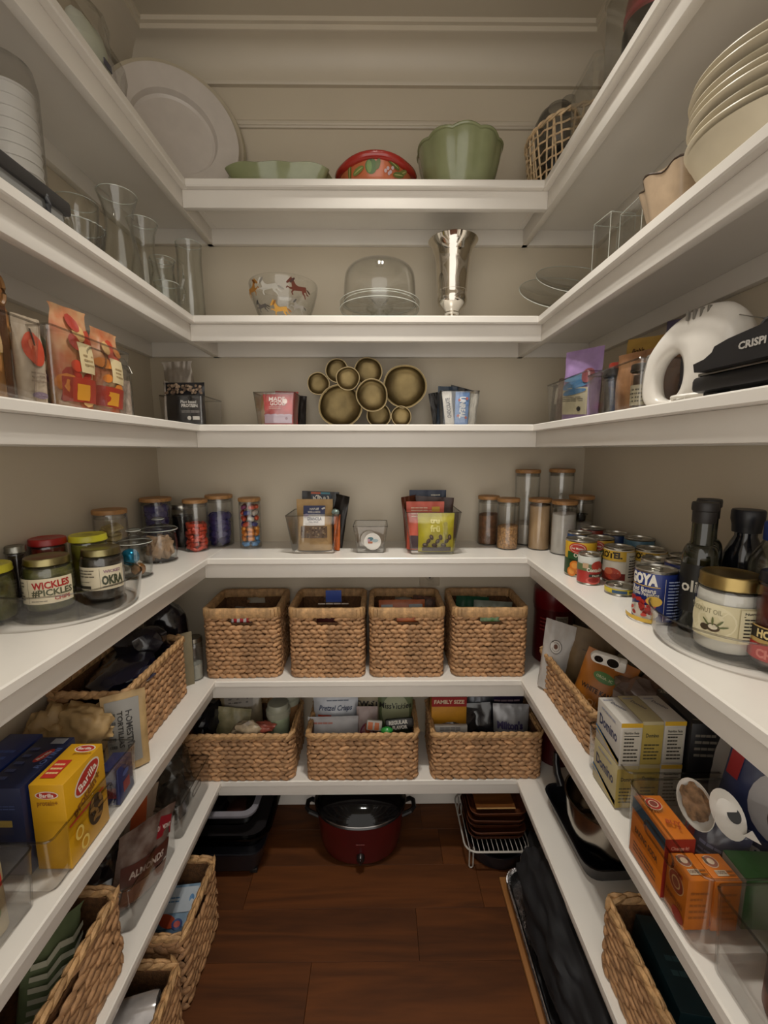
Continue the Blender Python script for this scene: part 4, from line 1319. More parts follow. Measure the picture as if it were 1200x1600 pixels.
# white hand mixer
t = thing('hand_mixer', 'white electric hand mixer resting on its heel beside the black press', 'mixer', (.512, .735, Z3), -72)
t.scale = (.86, .86, .80)
WP = mat('#d3cec6', .28, var=.02)
outl = [(-.090, .020), (-.096, .060), (-.090, .105), (-.066, .145), (-.030, .176), (.020, .192), (.066, .186), (.094, .150), (.102, .100), (.096, .050), (.070, .016), (.020, .006), (-.030, .004), (-.070, .004)]
inn = [(-.058, .036), (-.062, .062), (-.058, .085), (-.046, .104), (-.030, .112), (-.016, .106), (-.006, .092), (-.001, .075), (.000, .055), (-.004, .036), (-.014, .024), (-.026, .018), (-.040, .018), (-.052, .024)]
def smooth_loop(pts, n):
    out = []
    m_ = len(pts)
    for i in range(m_):
        p0, p1, p2, p3 = pts[i - 1], pts[i], pts[(i + 1) % m_], pts[(i + 2) % m_]
        for k in range(n):
            s = k / n
            out.append(tuple(.5 * ((2 * b) + (-a + c) * s + (2 * a - 5 * b + 4 * c - d) * s * s + (-a + 3 * b - 3 * c + d) * s ** 3) for a, b, c, d in zip(p0, p1, p2, p3)))
    return out
O, I = smooth_loop(outl, 4), smooth_loop(inn, 4)
mb = MB()
rings = []
for (ox, oz), (ix, iz) in zip(O, I):
    cx, cz = (ox + ix) / 2, (oz + iz) / 2
    hx, hz = (ox - ix) / 2, (oz - iz) / 2
    dp = .018 + .022 * max(0, min(1, (cx + .02) / .07))
    ring = []
    for k in range(14):
        a = 2 * PI * k / 14
        ca, sa = math.cos(a), math.sin(a)
        ca2 = math.copysign(abs(ca) ** .7, ca)
        sa2 = math.copysign(abs(sa) ** .7, sa)
        ring.append((cx + hx * ca2, dp * sa2, cz + hz * ca2))
    rings.append(ring)
rings.append(rings[0])
mb.loft(rings, (False, False)).build('body', WP, t, smooth=60)
p = Print(lambda u, v, e: Vector((u, -.0405 - e, v)), .001)
mb = MB()
for k in range(4):
    mb.box(-.002 + k * .013, .002 + k * .013, -.0420, -.034, .168 - k * .001, .186, .001)
mb.xf(Matrix.Translation((.004, .014, -.001))).build('vent_slots', mat('#6f6a62', .5), t)
MB().box(-.091, -.078, -.012, .012, .098, .122, .005).build('speed_switch', mat('#8f8b84', .3, .5), t)
MB().tube([(.098, -.03 + .06 * k / 10 * 1.0, .15 - .0 * k) for k in range(11)], .001, 6).build('seam', mat('#8a857c', .5), t)
t2 = thing('power_cord', 'white mixer cord coiled on the shelf in front of the mixer', 'cord', (.452, .620, Z3))
MB().tube([(.02 + .012 * math.sin(k * .9) + k * .001, .10 - k * .010, .006 + .012 * (k / 14) + .004 * math.sin(k)) for k in range(15)], .0032, 6).tube([(.012 + .012 * math.sin(k * .9 + .8), .105 - k * .010, .006 + .010 * (k / 14)) for k in range(15)], .0032, 6).build('cord', mat('#c9c4bb', .4), t2)

# black press with silver lid
t = thing('sandwich_press', 'black sandwich press with silver lid and pale lettering on its front', 'press', (.516, .502, Z3), -87)
t.scale = (1, 1, .80)
PB = mat('#1d1c1e', .42, var=.06)
MB().box(-.125, .125, -.075, .09, .008, .036, .008).build('base', PB, t)
MB().box(-.118, .118, -.070, .085, .036, .041, .001).build('plate_edge', mat('#8d8a84', .3, .9), t)
MB().loft([rring(.236, .16, .02, .040, 4, 0, .008), rring(.236, .16, .02, .058, 4, 0, .008), rring(.21, .135, .02, .080, 4, 0, .01), rring(.17, .10, .02, .088, 4, 0, .012)], (True, True)).build('lid', mat('#a8a49c', .28, .7, var=.04), t, smooth=35)
mb = MB()
mb.loft([[(x, y_, z) for x, z in ((-.105, .040), (.118, .040), (.118, .058), (.030, .060), (.022, .066), (.016, .082), (.000, .088), (-.055, .080), (-.075, .074), (-.078, .066), (-.090, .058), (-.108, .054))] for y_ in (-.086, -.060)])
mb.build('latch_handle', PB, t, smooth=30)
p = Print(flat((-.032, -.086, .062), (1, 0, 0), (0, 0, 1)), .0006)
p.text('CRISPi', .012, .002, .0105, '#a9a59e', .04, w=.036)
p.build('lettering', t)
for dx in (-.1, .1):
    MB().box(dx - .012, dx + .012, -.065, -.045, 0, .009, .002).build('foot', BLACK, t)
t = thing('power_cord', 'black power cord with plug lying over the silver press lid', 'cord', (.525, .492, Z3 + .071))
MB().tube([(-.035, .10, -.004), (-.030, .085, .022), (-.020, .065, .030), (-.010, .050, .020), (-.02, .075, .004)], .005, 8).tube([(-.012, .055, .022), (.0, .03, .034), (.01, -.01, .03), (.02, -.05, .02)], .010, 8).build('cord', BLACK, t)
t = carton('paper_box', 'white paper box with fine print above the black press', 'box', (.560, .512, Z3 + .0715), (0, 0, -85), .11, .055, .045, mat('#c9c5bf', .45), {'front': lambda p, w, h: p.lines(-.045, .045, -.015, .012, 3, '#7a7680', 3)})

# ================================================================ second shelf: glassware
Z2 = SZ[2]
t = thing('cup_stack', 'tall sleeve of white paper cups in clear wrap at the left edge', 'cups', (-.622, .822, Z2))
mb = MB()
for k in range(9):
    mb.lathe([(.0003, k * .018 + .002), (.030, k * .018), (.038, k * .018 + .085), (.0395, k * .018 + .086), (.0395, k * .018 + .089), (.037, k * .018 + .088), (.0003, k * .018 + .02)], 28)
mb.build('paper_cups', mat('#cfccc6', .6, var=.02), t)
MB().lathe([(.041, 0), (.0425, .02), (.0422, .25), (.036, .275), (.018, .288), (.0003, .290)], 30, wave=lambda a, z: 1 + .012 * math.sin(9 * a + z * 60)).build('plastic_sleeve', clear('#f0f0ee', .95, .6, .08), t)
o = MB().loft([rring(.10, .10, .012, 0), rring(.124, .124, .016, .022), rring(.124, .124, .016, .026), rring(.118, .118, .014, .026), rring(.096, .096, .012, .005)], (True, True)).build('square_dish', WHITE, None, loc=(-.660, .925, Z2))
tag(o, 'small white square dish behind the paper cups', 'dish')
t = thing('flat_case', 'grey flat case with black spine and elastic loop along the shelf edge', 'case', (-.572, .620, Z2))
MB().box(-.050, .036, -.19, .190, 0, .050, .010).build('case', mat('#7f7f7d', .6, var=.05), t)
MB().box(.026, .042, -.195, .196, .038, .060, .004).build('spine', mat('#2a2828', .5), t)
MB().tube([q for q in [(.045 * math.cos(a) * .9 + .002, .140, .030 + .036 * math.sin(a)) for a in [2 * PI * k / 20 for k in range(20)]]], .004, 8, closed=True).build('elastic_loop', mat('#3a3a3c', .6), t)

def glassware(name, label, cat, x, y, z, prof, th=.0022, n=40, wave=None, rz=0, group=None, m=None, handle=None):
    t = thing(name, label, cat, (x, y, z), rz, group)
    vessel(MB(), prof, th, n, wave).build('glass_body', m or GLASS_G, t)
    glint_ring(prof[-1][0] - th * .5, prof[-1][1], n, .0010, wave).build('rim', EDGE_GLINT, t)  # added pale ring, the highlight on the glass rim as colour
    glint_ring(prof[2][0], prof[2][1], n, .0008).build('foot_glint', EDGE_GLINT, t)  # same painted highlight at the foot
    if handle:
        MB().tube(handle, .0045, 8).build('handle', m or GLASS_G, t)
    return t
G2 = 'clear glass pitchers and vases on the second shelf'
glassware('glass_tumbler', 'wide clear tumbler behind the ribbed crystal bowl', 'glass', -.665, 1.040, Z2, [(.0003, 0), (.030, 0), (.032, .004), (.036, .08), (.041, .150), (.043, .175), (.042, .178)], group=G2)
glassware('crystal_bowl', 'low ribbed crystal bowl at the end of the grey case', 'bowl', -.580, .905, Z2, [(.0003, 0), (.025, 0), (.034, .012), (.042, .035), (.046, .062), (.047, .066)], .004, 64, lambda a, z: 1 + .03 * math.cos(22 * a), m=clear('#eceff0', .96, .35, .03, 1, 1.6))
carp = [(.0003, 0), (.036, 0), (.041, .005), (.043, .03), (.041, .06), (.034, .095), (.028, .125), (.0275, .145), (.032, .175), (.040, .198), (.0405, .200)]
glassware('glass_carafe', 'taller glass carafe with flared rim', 'carafe', -.580, 1.050, Z2, carp, group=G2)
glassware('glass_carafe', 'shorter glass carafe with narrow rim, nearer the back wall', 'carafe', -.582, 1.155, Z2, [(r * .86, z * .97) for r, z in carp], group=G2)
glassware('glass_pitcher', 'small glass pitcher with curved handle near the corner', 'pitcher', -.590, 1.265, Z2, [(.0003, 0), (.032, 0), (.036, .005), (.038, .05), (.034, .09), (.026, .12), (.030, .15), (.033, .153)], group=G2, handle=[(.025, -.01, .14), (.045, -.012, .150), (.060, -.012, .135), (.060, -.012, .10), (.048, -.01, .065), (.036, -.008, .05)])
glassware('glass_mug', 'squat glass mug with thick green-tinted handle at the shelf edge', 'mug', -.548, 1.190, Z2, [(.0003, 0), (.026, 0), (.029, .004), (.030, .06), (.031, .064)], m=GLASS_G, handle=[(.028, -.006, .055), (.045, -.01, .052), (.050, -.012, .035), (.046, -.012, .018), (.028, -.006, .012)], th=.003)
glassware('glass_vase', 'straight tall glass cylinder vase in the left corner', 'vase', -.560, 1.370, Z2, [(.0003, 0), (.036, 0), (.039, .004), (.036, .10), (.034, .20), (.036, .236), (.0365, .238)], group=G2)
glassware('glass_vase', 'second glass cylinder vase tucked behind the first', 'vase', -.650, 1.385, Z2, [(.0003, 0), (.034, 0), (.037, .004), (.034, .10), (.034, .19), (.0345, .192)], group=G2)

# painted horse bowl
t = thing('painted_bowl', 'clear glass bowl painted with running horses', 'bowl', (-.280, 1.345, Z2))
hp = [(.0003, 0), (.058, 0), (.062, .004), (.074, .026), (.088, .064), (.096, .094), (.0985, .112), (.0975, .116)]
vessel(MB(), hp, .003, 56).build('glass_body', clear('#f4f6f2', .995, .5, .02, 1, 4), t)
def horse_s(u, v, e):
    v = max(0, min(.116, v))
    for (r0, z0), (r1, z1) in zip(hp[2:], hp[3:]):
        if v <= z1:
            k = max(0, (v - z0) / (z1 - z0 + 1e-9))
            r = r0 + (r1 - r0) * k
            break
    a = -PI / 2 + u / .085
    return Vector(((r + e + .0008) * math.cos(a), (r + e + .0008) * math.sin(a), v))
HORSE = [(-.48, .12), (-.44, .20), (-.20, .17), (.05, .15), (.20, .22), (.32, .42), (.42, .54), (.46, .63), (.51, .55), (.57, .49), (.72, .30), (.68, .23), (.60, .26), (.50, .35), (.44, .26), (.40, .06), (.52, .03), (.66, .10), (.75, .00), (.70, -.04), (.64, .03), (.50, -.06), (.38, -.09), (.44, -.22), (.36, -.38), (.30, -.36), (.36, -.22), (.27, -.12), (.0, -.10), (-.20, -.07), (-.24, -.20), (-.40, -.31), (-.50, -.46), (-.56, -.43), (-.46, -.26), (-.36, -.14), (-.44, -.08), (-.58, -.22), (-.73, -.25), (-.73, -.20), (-.60, -.15), (-.50, .0)]
def horse(p, u, v, s, c, flip=1, edge='#2a201a'):
    for k, cc in ((1.0, c),):
        pts = [(u + flip * x * s * k, v + y * s * k) for x, y in HORSE]
        p.poly(pts if flip > 0 else pts[::-1], cc)
    p.ell(u + flip * .40 * s, v + .42 * s, .07 * s, .20 * s, edge, 10, flip * .7)
    p.ell(u - flip * .66 * s, v - .02 * s, .20 * s, .05 * s, edge, 10, flip * .5)
p = Print(horse_s, .0006, .0004)
horse(p, -.020, .080, .046, '#c4c0b6', -1, '#8a857c')
horse(p, .055, .080, .044, '#5c2a1c', -1, '#3a1a10')
horse(p, -.078, .082, .042, '#b8803a', 1, '#7a4a1c')
horse(p, .006, .026, .040, '#c9963a', -1, '#8c5c1e')
horse(p, -.050, .036, .032, '#5f5a56', -1, '#3a3632')
horse(p, .058, .036, .032, '#8a847c', -1, '#4a4642')
p.build('painted_horses', t)

# cake stand
t = thing('cake_stand', 'glass cake stand with domed cover in the middle of the second shelf', 'cake stand', (0, 1.345, Z2))
CG = clear('#f4f8f3', .995, .45, .015, 1.0, 4.0)
MB().lathe([(.0003, .004), (.045, .004), (.052, 0), (.056, .002), (.050, .008), (.030, .016), (.022, .030), (.026, .044), (.040, .052), (.0003, .056)], 40, wave=lambda a, z: 1 + .02 * math.cos(12 * a)).build('foot', CG, t)
MB().lathe([(.0003, .056), (.108, .056), (.110, .046), (.114, .044), (.1165, .050), (.116, .068), (.112, .070), (.108, .062), (.0003, .061)], 56).build('plate', CG, t)
mb = MB()
for k in range(10):
    a = 2 * PI * k / 10
    mb.tube([(.03 * math.cos(a), .03 * math.sin(a), .055), (.105 * math.cos(a), .105 * math.sin(a), .055)], .0022, 6)
mb.build('plate_ribs', CG, t)
dm = [(.1045, .064), (.1055, .068), (.104, .11), (.102, .130)]
for k in range(1, 8):
    a = PI / 2 * k / 7
    dm.append((max(.0003, .062 + .040 * math.cos(a)) if k < 7 else .0003, .130 + .040 * math.sin(a)))
MB().lathe(dm + [(max(r - .0025, .0002), z - (.0025 if z > .13 else 0)) for r, z in dm[::-1]], 56).build('dome', clear('#f6f8f5', .995, .5, .015, 1, 4), t)
glint_ring(.1055, .067).build('dome_glint', EDGE_GLINT, t)  # painted bright line at the lower edge of the dome
glint_ring(.116, .069).build('plate_glint', EDGE_GLINT, t)  # painted bright line on the upper plate edge
glint_ring(.1165, .050).build('plate_edge', EDGE_GLINT, t)  # painted bright line on the lower plate edge
MB().lathe([(.0003, .170), (.010, .170), (.008, .175), (.013, .182), (.010, .188), (.0003, .190)], 24).build('knob', CG, t)

t = thing('silver_urn', 'mirrored silver goblet vase with flared rim', 'vase', (.212, 1.345, Z2))
MB().lathe([(.0003, 0), (.036, 0), (.038, .003), (.034, .008), (.020, .014), (.014, .022), (.016, .030), (.022, .034), (.024, .038), (.020, .042), (.026, .050), (.040, .062), (.044, .075), (.042, .088), (.0415, .095), (.045, .125), (.047, .160), (.050, .190), (.056, .212), (.066, .228), (.0715, .236), (.070, .238), (.062, .228), (.052, .208), (.046, .180), (.043, .10), (.0003, .08)], 56).build('body', mat('#d8d2c8', .05, 1.0, var=.03), t)

for k, (lab, x, y, z, r, tilt) in enumerate((('large round glass platter leaning at the right end of the back wall', .535, 1.335, .080, .128, 38), ('round glass platter behind and above the large one', .560, 1.318, .112, .112, 38))):
    t = thing('glass_platter', lab, 'platter', (x, y, Z2 + z), rot=(math.radians(tilt), 0, 0))
    MB().lathe([(.0003, -.004), (r * .6, -.004), (r * .96, .010), (r, .013), (r * .985, .0155), (r * .6, .001), (.0003, .001)], 60).build('glass_plate', GLASS_G, t)
    glint_ring(r, .014, 60, .0011).build('rim', EDGE_GLINT, t)  # added pale ring that paints the platter's bright edge line
def square_vase(label, x, y, s1, s2, h, rz):
    t = thing('square_vase', label, 'vase', (x, y, Z2), rz)
    th = .006
    MB().tube(rring(s1, s2, .002, h, 1), .0010, 6, closed=True).build('rim', EDGE_GLINT, t)  # pale tube painting the highlight along the top edge
    eb = MB()
    for ex in (-1, 1):
        for ey in (-1, 1):
            eb.tube([(ex * (s1 / 2 - .001), ey * (s2 / 2 - .001), z) for z in (.004, h)], .0008, 5)
    eb.build('edges', EDGE_GLINT, t)  # pale tubes painting highlights down the upright glass corners
    MB().loft([rring(s1 - 2 * th, s2 - 2 * th, .001, .015, 1), rring(s1 - 2 * th, s2 - 2 * th, .001, h, 1)][::-1] + [rring(s1, s2, .002, h, 1), rring(s1, s2, .002, 0, 1)], (True, True)).build('glass_body', clear('#f8faf8', .995, .5, .02, 1, 4), t, smooth=20)
square_vase('thick square glass vase on the right, second shelf', .540, 1.075, .062, .062, .165, 8)
square_vase('rectangular glass vase next to the scalloped bowl', .560, .975, .075, .085, .145, 0)
t = thing('scalloped_bowl', 'beige bowl with wavy brown-edged rim beside the plate stack', 'bowl', (.565, .862, Z2))
sw = lambda a, z: 1 + .07 * math.cos(8 * a) * min(1, z / .12)
bp_ = [(.0003, 0), (.035, 0), (.040, .006), (.054, .04), (.066, .09), (.076, .128), (.0765, .130)]
vessel(MB(), bp_, .004, 72, sw).build('bowl', mat('#b39d84', .35, var=.08, coat=.3), t)
MB().tube([(.0755 * sw(a, .14) * math.cos(a), .0755 * sw(a, .14) * math.sin(a), .1295 + .004 * math.cos(8 * a)) for a in [2 * PI * k / 72 for k in range(72)]], .0018, 6, closed=True).build('rim', mat('#3d2c1e', .4), t)
PL = mat('#c2b8a2', .42, var=.02)
PE = mat('#d0c8b4', .3, var=.02, coat=.3)
t = thing('serving_bowl', 'cream serving bowl under the stack of plates', 'bowl', (.572, .685, Z2))
MB().lathe([(.0003, 0), (.055, 0), (.058, .006), (.062, .008), (.082, .036), (.100, .070), (.107, .084), (.109, .086), (.105, .086), (.08, .036), (.0003, .012)], 56).build('bowl', PL, t)
plm = MB().lathe([(.0003, 0), (.060, 0), (.064, .002), (.078, .005), (.108, .0105), (.1115, .012), (.111, .0138), (.107, .0128), (.073, .008), (.060, .006), (.0003, .006)], 60).mesh('plate', PL, 40)
words_ = ['lowest of the cream plates stacked on the serving bowl', 'second cream plate from the bottom of the stack', 'third cream plate from the bottom of the stack', 'fourth cream plate from the bottom of the stack', 'fifth cream plate from the bottom of the stack', 'second cream plate from the top of the stack', 'topmost cream plate of the stack on the right']
for k in range(7):
    o = link('dinner_plate', plm, None, (.572 + .003 * math.sin(k * 2.1), .685 + .003 * math.cos(k * 1.7), Z2 + .083 + .0125 * k))
    tag(o, words_[k], 'plate', 'stack of cream plates')

# ================================================================ top shelf
Z1 = SZ[1]
for k, (dy, r, lab, c) in enumerate(((.046, 1.08, 'hindmost cream platter leaning in the left corner of the top shelf', '#b3a98f'), (.020, 1.03, 'middle cream platter leaning in the left corner of the top shelf', '#b9ae98'), (-.012, .935, 'front white platter with sunken centre leaning in the left corner', '#c4bcb4'))):
    t = thing('oval_platter', lab, 'platter', (-.562 - dy * .4, 1.330 + dy, Z1 + .178 * r), group='platters leaning in the corner', rot=(PI / 2 - .12, 0, math.radians(26)))
    MB().lathe([(.0003, -.024), (.095, -.024), (.118, -.010), (.174, .004), (.179, .007), (.177, .009), (.170, .008), (.118, .000), (.110, -.018), (.0003, -.020)], 64, wave=lambda a, z, r=r: r * (1 + .0 * a)).build('platter', mat(c, .3, var=.02, coat=.3), t)
GC = mat('#949a74', .22, var=.10, vscale=10, coat=.5, col2='#7d835c')
t = thing('loaf_dish', 'low oblong green dish with ruffled rim on the top shelf', 'dish', (-.278, 1.345, Z1))
mb = MB()
def orect(w, d, z, ruf, n=72):
    out = []
    for k in range(n):
        a = 2 * PI * k / n
        c, s = math.cos(a), math.sin(a)
        q = (abs(c) ** 4 + abs(s) ** 4) ** -.25
        f = 1 + ruf * math.cos(10 * a)
        out.append((w / 2 * c * q * f, d / 2 * s * q * f, z + ruf * .10 * math.cos(10 * a + PI)))
    return out
mb.loft([orect(.225, .105, 0, 0), orect(.245, .12, .012, .008), orect(.262, .135, .042, .020), orect(.278, .148, .056, .030), orect(.286, .154, .063, .034), orect(.282, .150, .065, .034), orect(.25, .125, .042, .016), orect(.22, .10, .01, 0)], (True, True))
mb.build('dish', GC, t, smooth=50)
t = thing('fruit_bowl', 'orange bowl with red rim painted with green peppers and leaves', 'bowl', (-.010, 1.345, Z1))
ob = [(.0003, 0), (.070, 0), (.076, .004), (.092, .022), (.100, .042), (.103, .060)]
MB().lathe(ob + [(.099, .061), (.09, .04), (.065, .01), (.0003, .01)], 56).build('bowl', mat('#c06a42', .25, var=.05, coat=.5), t)
MB().tube([((.104 + .0015 * math.cos(6 * a)) * math.cos(a), (.104 + .0015 * math.cos(6 * a)) * math.sin(a), .062 + .003 * math.cos(4 * a)) for a in [2 * PI * k / 56 for k in range(56)]], .0105, 10, closed=True).build('rim', mat('#a1261e', .22, var=.05, coat=.5), t)
def ob_s(u, v, e):
    for (r0, z0), (r1, z1) in zip(ob[2:], ob[3:]):
        if v <= z1:
            break
    r = r0 + (r1 - r0) * max(0, min(1, (v - z0) / (z1 - z0)))
    a = -PI / 2 + u / .1
    return Vector(((r + e + .0006) * math.cos(a), (r + e + .0006) * math.sin(a), v))
p = Print(ob_s, .0006, .0003, .25)
p.ell(-.012, .040, .016, .016, '#4f6a32', 20).ell(-.017, .040, .007, .013, '#6f8a48', 16).ell(-.012, .055, .004, .004, '#3a4a22', 10).ell(.006, .044, .006, .012, '#5f6a36', 14, -.3)
for u, v, a, c in ((-.076, .040, 1.2, '#6a6a34'), (.050, .048, -.4, '#5f6a36'), (.078, .038, .6, '#77743c'), (-.048, .034, .3, '#6f7a40'), (.066, .030, .2, '#5f6a36')):
    p.ell(u, v, .018, .0065, c, 14, a).ell(u, v, .015, .0013, '#a8a468', 8, a)
for u, v in ((.032, .036), (.040, .030), (.026, .030), (.036, .026), (.044, .038)):
    p.ell(u, v, .004, .004, '#b8a4a8', 8)
p.build('painted_peppers', t)
t = thing('fluted_bowl', 'tall fluted green bowl with scalloped rim on the top shelf', 'bowl', (.224, 1.345, Z1))
fw = lambda a, z: 1 + .035 * abs(math.cos(5 * a + PI / 2)) * min(1, z / .06) - .012
vessel(MB(), [(.0003, 0), (.072, 0), (.078, .004), (.090, .025), (.101, .060), (.110, .098), (.1135, .118), (.1145, .126), (.113, .130)], .005, 80, fw).build('bowl', GC, t, smooth=25)
MB().tube([(.114 * fw(a, .17) * math.cos(a), .114 * fw(a, .17) * math.sin(a), .127 + .005 * abs(math.cos(5 * a + PI / 2))) for a in [2 * PI * k / 80 for k in range(80)]], .0045, 8, closed=True).build('rim', GC, t)

# open-weave basket with appliance parts
CANE = mat('#d6bb94', .55, var=.15, vscale=80, island=.12)
t = thing('cane_basket', 'open-weave pale cane basket in the right corner of the top shelf', 'basket', (.548, 1.322, Z1))
R_ = lambda z: .118 + .018 * min(1, z / .14)
mb = MB()
for k in range(3):
    mb.tube([((R_(.01) + .001) * math.cos(a), (R_(.01) + .001) * math.sin(a), .004 + k * .007) for a in [2 * PI * j / 48 for j in range(48)]], .0036, 6, closed=True)
mb.build('base_coil', CANE, t)
mb = MB()
for k in range(5):
    z = .040 + k * .022
    mb.tube([((R_(z) + .0022 * math.cos(24 * a + k * PI)) * math.cos(a), (R_(z) + .0022 * math.cos(24 * a + k * PI)) * math.sin(a), z + .003 * math.sin(3 * a + k)) for a in [2 * PI * j / 144 for j in range(144)]], .0024, 5, closed=True)
mb.build('hoop_canes', CANE, t)
mb = MB()
for k in range(48):
    a = 2 * PI * k / 48
    tw = .06 * (-1) ** (k // 2)
    mb.tube([(R_(z) * math.cos(a + tw * z / .14), R_(z) * math.sin(a + tw * z / .14), z) for z in (.006, .05, .10, .150)], .0024, 5)
mb.build('upright_canes', CANE, t)
mb = MB()
for ph in (0, PI):
    mb.tube([((R_(.15) + .003 * math.cos(16 * a + ph)) * math.cos(a), (R_(.15) + .003 * math.cos(16 * a + ph)) * math.sin(a), .150 + .0035 * math.sin(16 * a + ph)) for a in [2 * PI * j / 128 for j in range(128)]], .0036, 6, closed=True)
mb.build('rim', CANE, t)
MB().lathe([(.0003, .002), (.115, .002), (.115, .006), (.0003, .006)], 40).build('base', CANE, t)
t = thing('processor_bowl', 'smoky clear food processor bowl standing in the cane basket', 'bowl', (.500, 1.352, Z1 + .008))
vessel(MB(), [(.0003, 0), (.050, 0), (.055, .006), (.060, .17), (.062, .20), (.050, .225), (.030, .240), (.029, .245)], .003, 44).build('bowl', clear('#b9b9bb', .80, .35, .03), t)
MB().lathe([(.018, .235), (.0185, .265), (.016, .265), (.0155, .235)], 24, (.028, 0, 0)).build('feed_tube', clear('#b9b9bb', .80, .35, .03), t)
for lab, x, y, z, r, s in (('black appliance part low in the cane basket', .470, 1.262, .055, (.030, .022, .045), 3), ('black appliance blade cover beside the smoky bowl in the cane basket', .565, 1.250, .085, (.028, .024, .060), 5), ('black motor base at the right inside the cane basket', .600, 1.330, .080, (.035, .035, .072), 6)):
    o = MB().blob((0, 0, 0), r, .25, s, 2, 1.2).build('appliance_part', BLACK, None, loc=(x, y, Z1 + z))
    tag(o, lab, 'appliance')
def clear_box(label, x, y, w, d, h, rz=0):
    t = thing('clear_container', label, 'container', (x, y, Z1), rz, 'clear containers on the top shelf')
    MB().loft([rring(w - .006, d - .006, .008, .004), rring(w, d, .010, h)][::-1] + [rring(w + .004, d + .004, .012, h), rring(w, d, .010, 0)], (True, True)).build('container', clear('#f4f6f4', .995, .5, .03, 1, 4), t, smooth=25)
    MB().loft([rring(w + .010, d + .010, .012, h), rring(w + .010, d + .010, .012, h + .008), rring(w - .01, d - .01, .01, h + .012)], (True, True)).build('lid', clear('#f4f6f4', .99, .5, .03, 1, 4), t, smooth=25)
clear_box('clear lidded container on the top right shelf near the cane basket', .530, 1.140, .11, .13, .160)
clear_box('taller clear container with a red and black flask inside', .530, .955, .11, .17, .215)
t = thing('flask', 'black flask with red cap seen through the clear container', 'bottle', (.520, .955, Z1 + .006))
MB().lathe([(.0003, 0), (.042, 0), (.045, .006), (.045, .10), (.040, .118), (.0003, .12)], 32).build('flask_body', BLACK, t)
MB().lathe([(.0405, .118), (.0415, .12), (.0415, .15), (.034, .185), (.0003, .19)], 32).build('cap', mat('#8e1f28', .4), t)
MB().lathe([(.0425, .122), (.0445, .124), (.0445, .130), (.0425, .132)], 32).build('band', mat('#b03a48', .4), t)
t = thing('party_bag', 'crumpled clear plastic bag of pale green and white goods on the top left', 'bag', (-.615, 1.035, Z1))
MB().blob((0, 0, .11), (.060, .085, .115), .30, 4, 3, 1.8, flat=.11).build('plastic_film', clear('#f0f2ec', .94, .6, .15), t, smooth=0)
MB().blob((-.005, .01, .10), (.045, .065, .098), .25, 9, 3, 1.5, flat=.098).build('paper_goods', mat('#c4c9b4', .6, var=.12, vscale=16, col2='#bcbcb2'), t, smooth=50)
MB().box(.044, .046, -.010, .016, .10, .112).build('dark_mark', mat('#4a4a5c', .5), t)
# ================================================================ shelf five
Z5 = SZ[5]
G5 = 'square woven baskets on the fifth shelf'
for k, (cx, lab, rz) in enumerate(((-.424, 'square woven basket with a red and white pack behind its hand hole', 1.5), (-.163, 'square woven basket holding a blue box, left of the middle', 0), (.081, 'square woven basket holding an orange bag, right of the middle', 0), (.336, 'square woven basket holding green bags, nearest the right corner', -.5))):
    basket(lab, (cx, 1.346, Z5), rz, .231, .200, .222, 14, .022, 'band', ('f', .062, 2), 5, G5)
def addbag(lab, x, y, z, rot, w, h, d, m, seed, prints=None, name='snack_bag', cat='bag', **kw):
    return pouch(name, lab, cat, (x, y, z), rot, w, h, d, m, seed, prints=prints, **kw)
zb = Z5 + .008
# basket contents
def redwhite(p, w, h):
    for k in range(5):
        p.rect(-w * .5 + k * w * .2, .12, -w * .5 + k * w * .2 + w * .1, .19, '#b3202a', 2, 2)
addbag('red and white striped pack showing through the first basket hand hole', -.420, 1.275, zb, (0, 0, 0), .10, .190, .02, mat('#cfc9c4', .4), 61, redwhite, 'snack_pack', 'pack', top=.04)
addbag('grey foil bag lying low in the first square basket', -.400, 1.350, zb, (0, 3, 0), .16, .180, .03, mat('#6f6860', .35, .2), 62, top=.06)
def bluebx(p, w, h):
    p.rect(-.025, h * .72, .025, h * .96, '#1f3a86', 3, 2).lines(-.05, .05, h * .66, h * .72, 1, '#c8b8a8', 3)
carton('cracker_box', 'tan box with a blue emblem inside the second square basket', 'box', (-.150, 1.360, zb), (0, 0, 0), .135, .045, .165, mat('#8f7458', .5), {'front': bluebx})
addbag('dark red pack behind the hand hole of the second basket', -.165, 1.285, zb, (0, 0, 0), .09, .170, .02, mat('#5a1f1c', .4), 63, top=.05)
def orb(p, w, h):
    p.rect(-w * .45, h * .70, -w * .20, h * .93, '#8f9498', 3, 2).rect(w * .15, h * .68, w * .45, h * .93, '#8f9498', 3, 2).ell(0, h * .62, w * .14, h * .06, '#5a3018')
addbag('orange and silver bag in the third square basket', .070, 1.330, zb, (-6, 0, 2), .150, .205, .05, mat('#a85a30', .4, var=.1), 64, orb, top=.05)
addbag('orange pack behind the hand hole of the third basket', .080, 1.275, zb, (0, 0, 0), .10, .190, .02, mat('#b8641c', .4, var=.2, col2='#8c3a18'), 65, top=.05)
addbag('brown dotted bag at the right inside the third basket', .135, 1.385, zb, (0, 4, -8), .080, .205, .04, mat('#4a2c1c', .45, var=.4, vscale=90), 66, top=.05)
addbag('dark green bag at the left in the fourth square basket', .290, 1.370, zb, (0, 4, 4), .11, .208, .04, mat('#14432c', .4, var=.1), 67, top=.06)
def leafy(p, w, h):
    rr_ = random.Random(2)
    for k in range(36):
        p.ell(rr_.uniform(-w * .42, w * .42), rr_.uniform(h * .5, h * .9), .010, .005, rr_.choice(('#3f4a2c', '#59623c', '#2c3520', '#6f7550')), 8, rr_.uniform(0, 3))
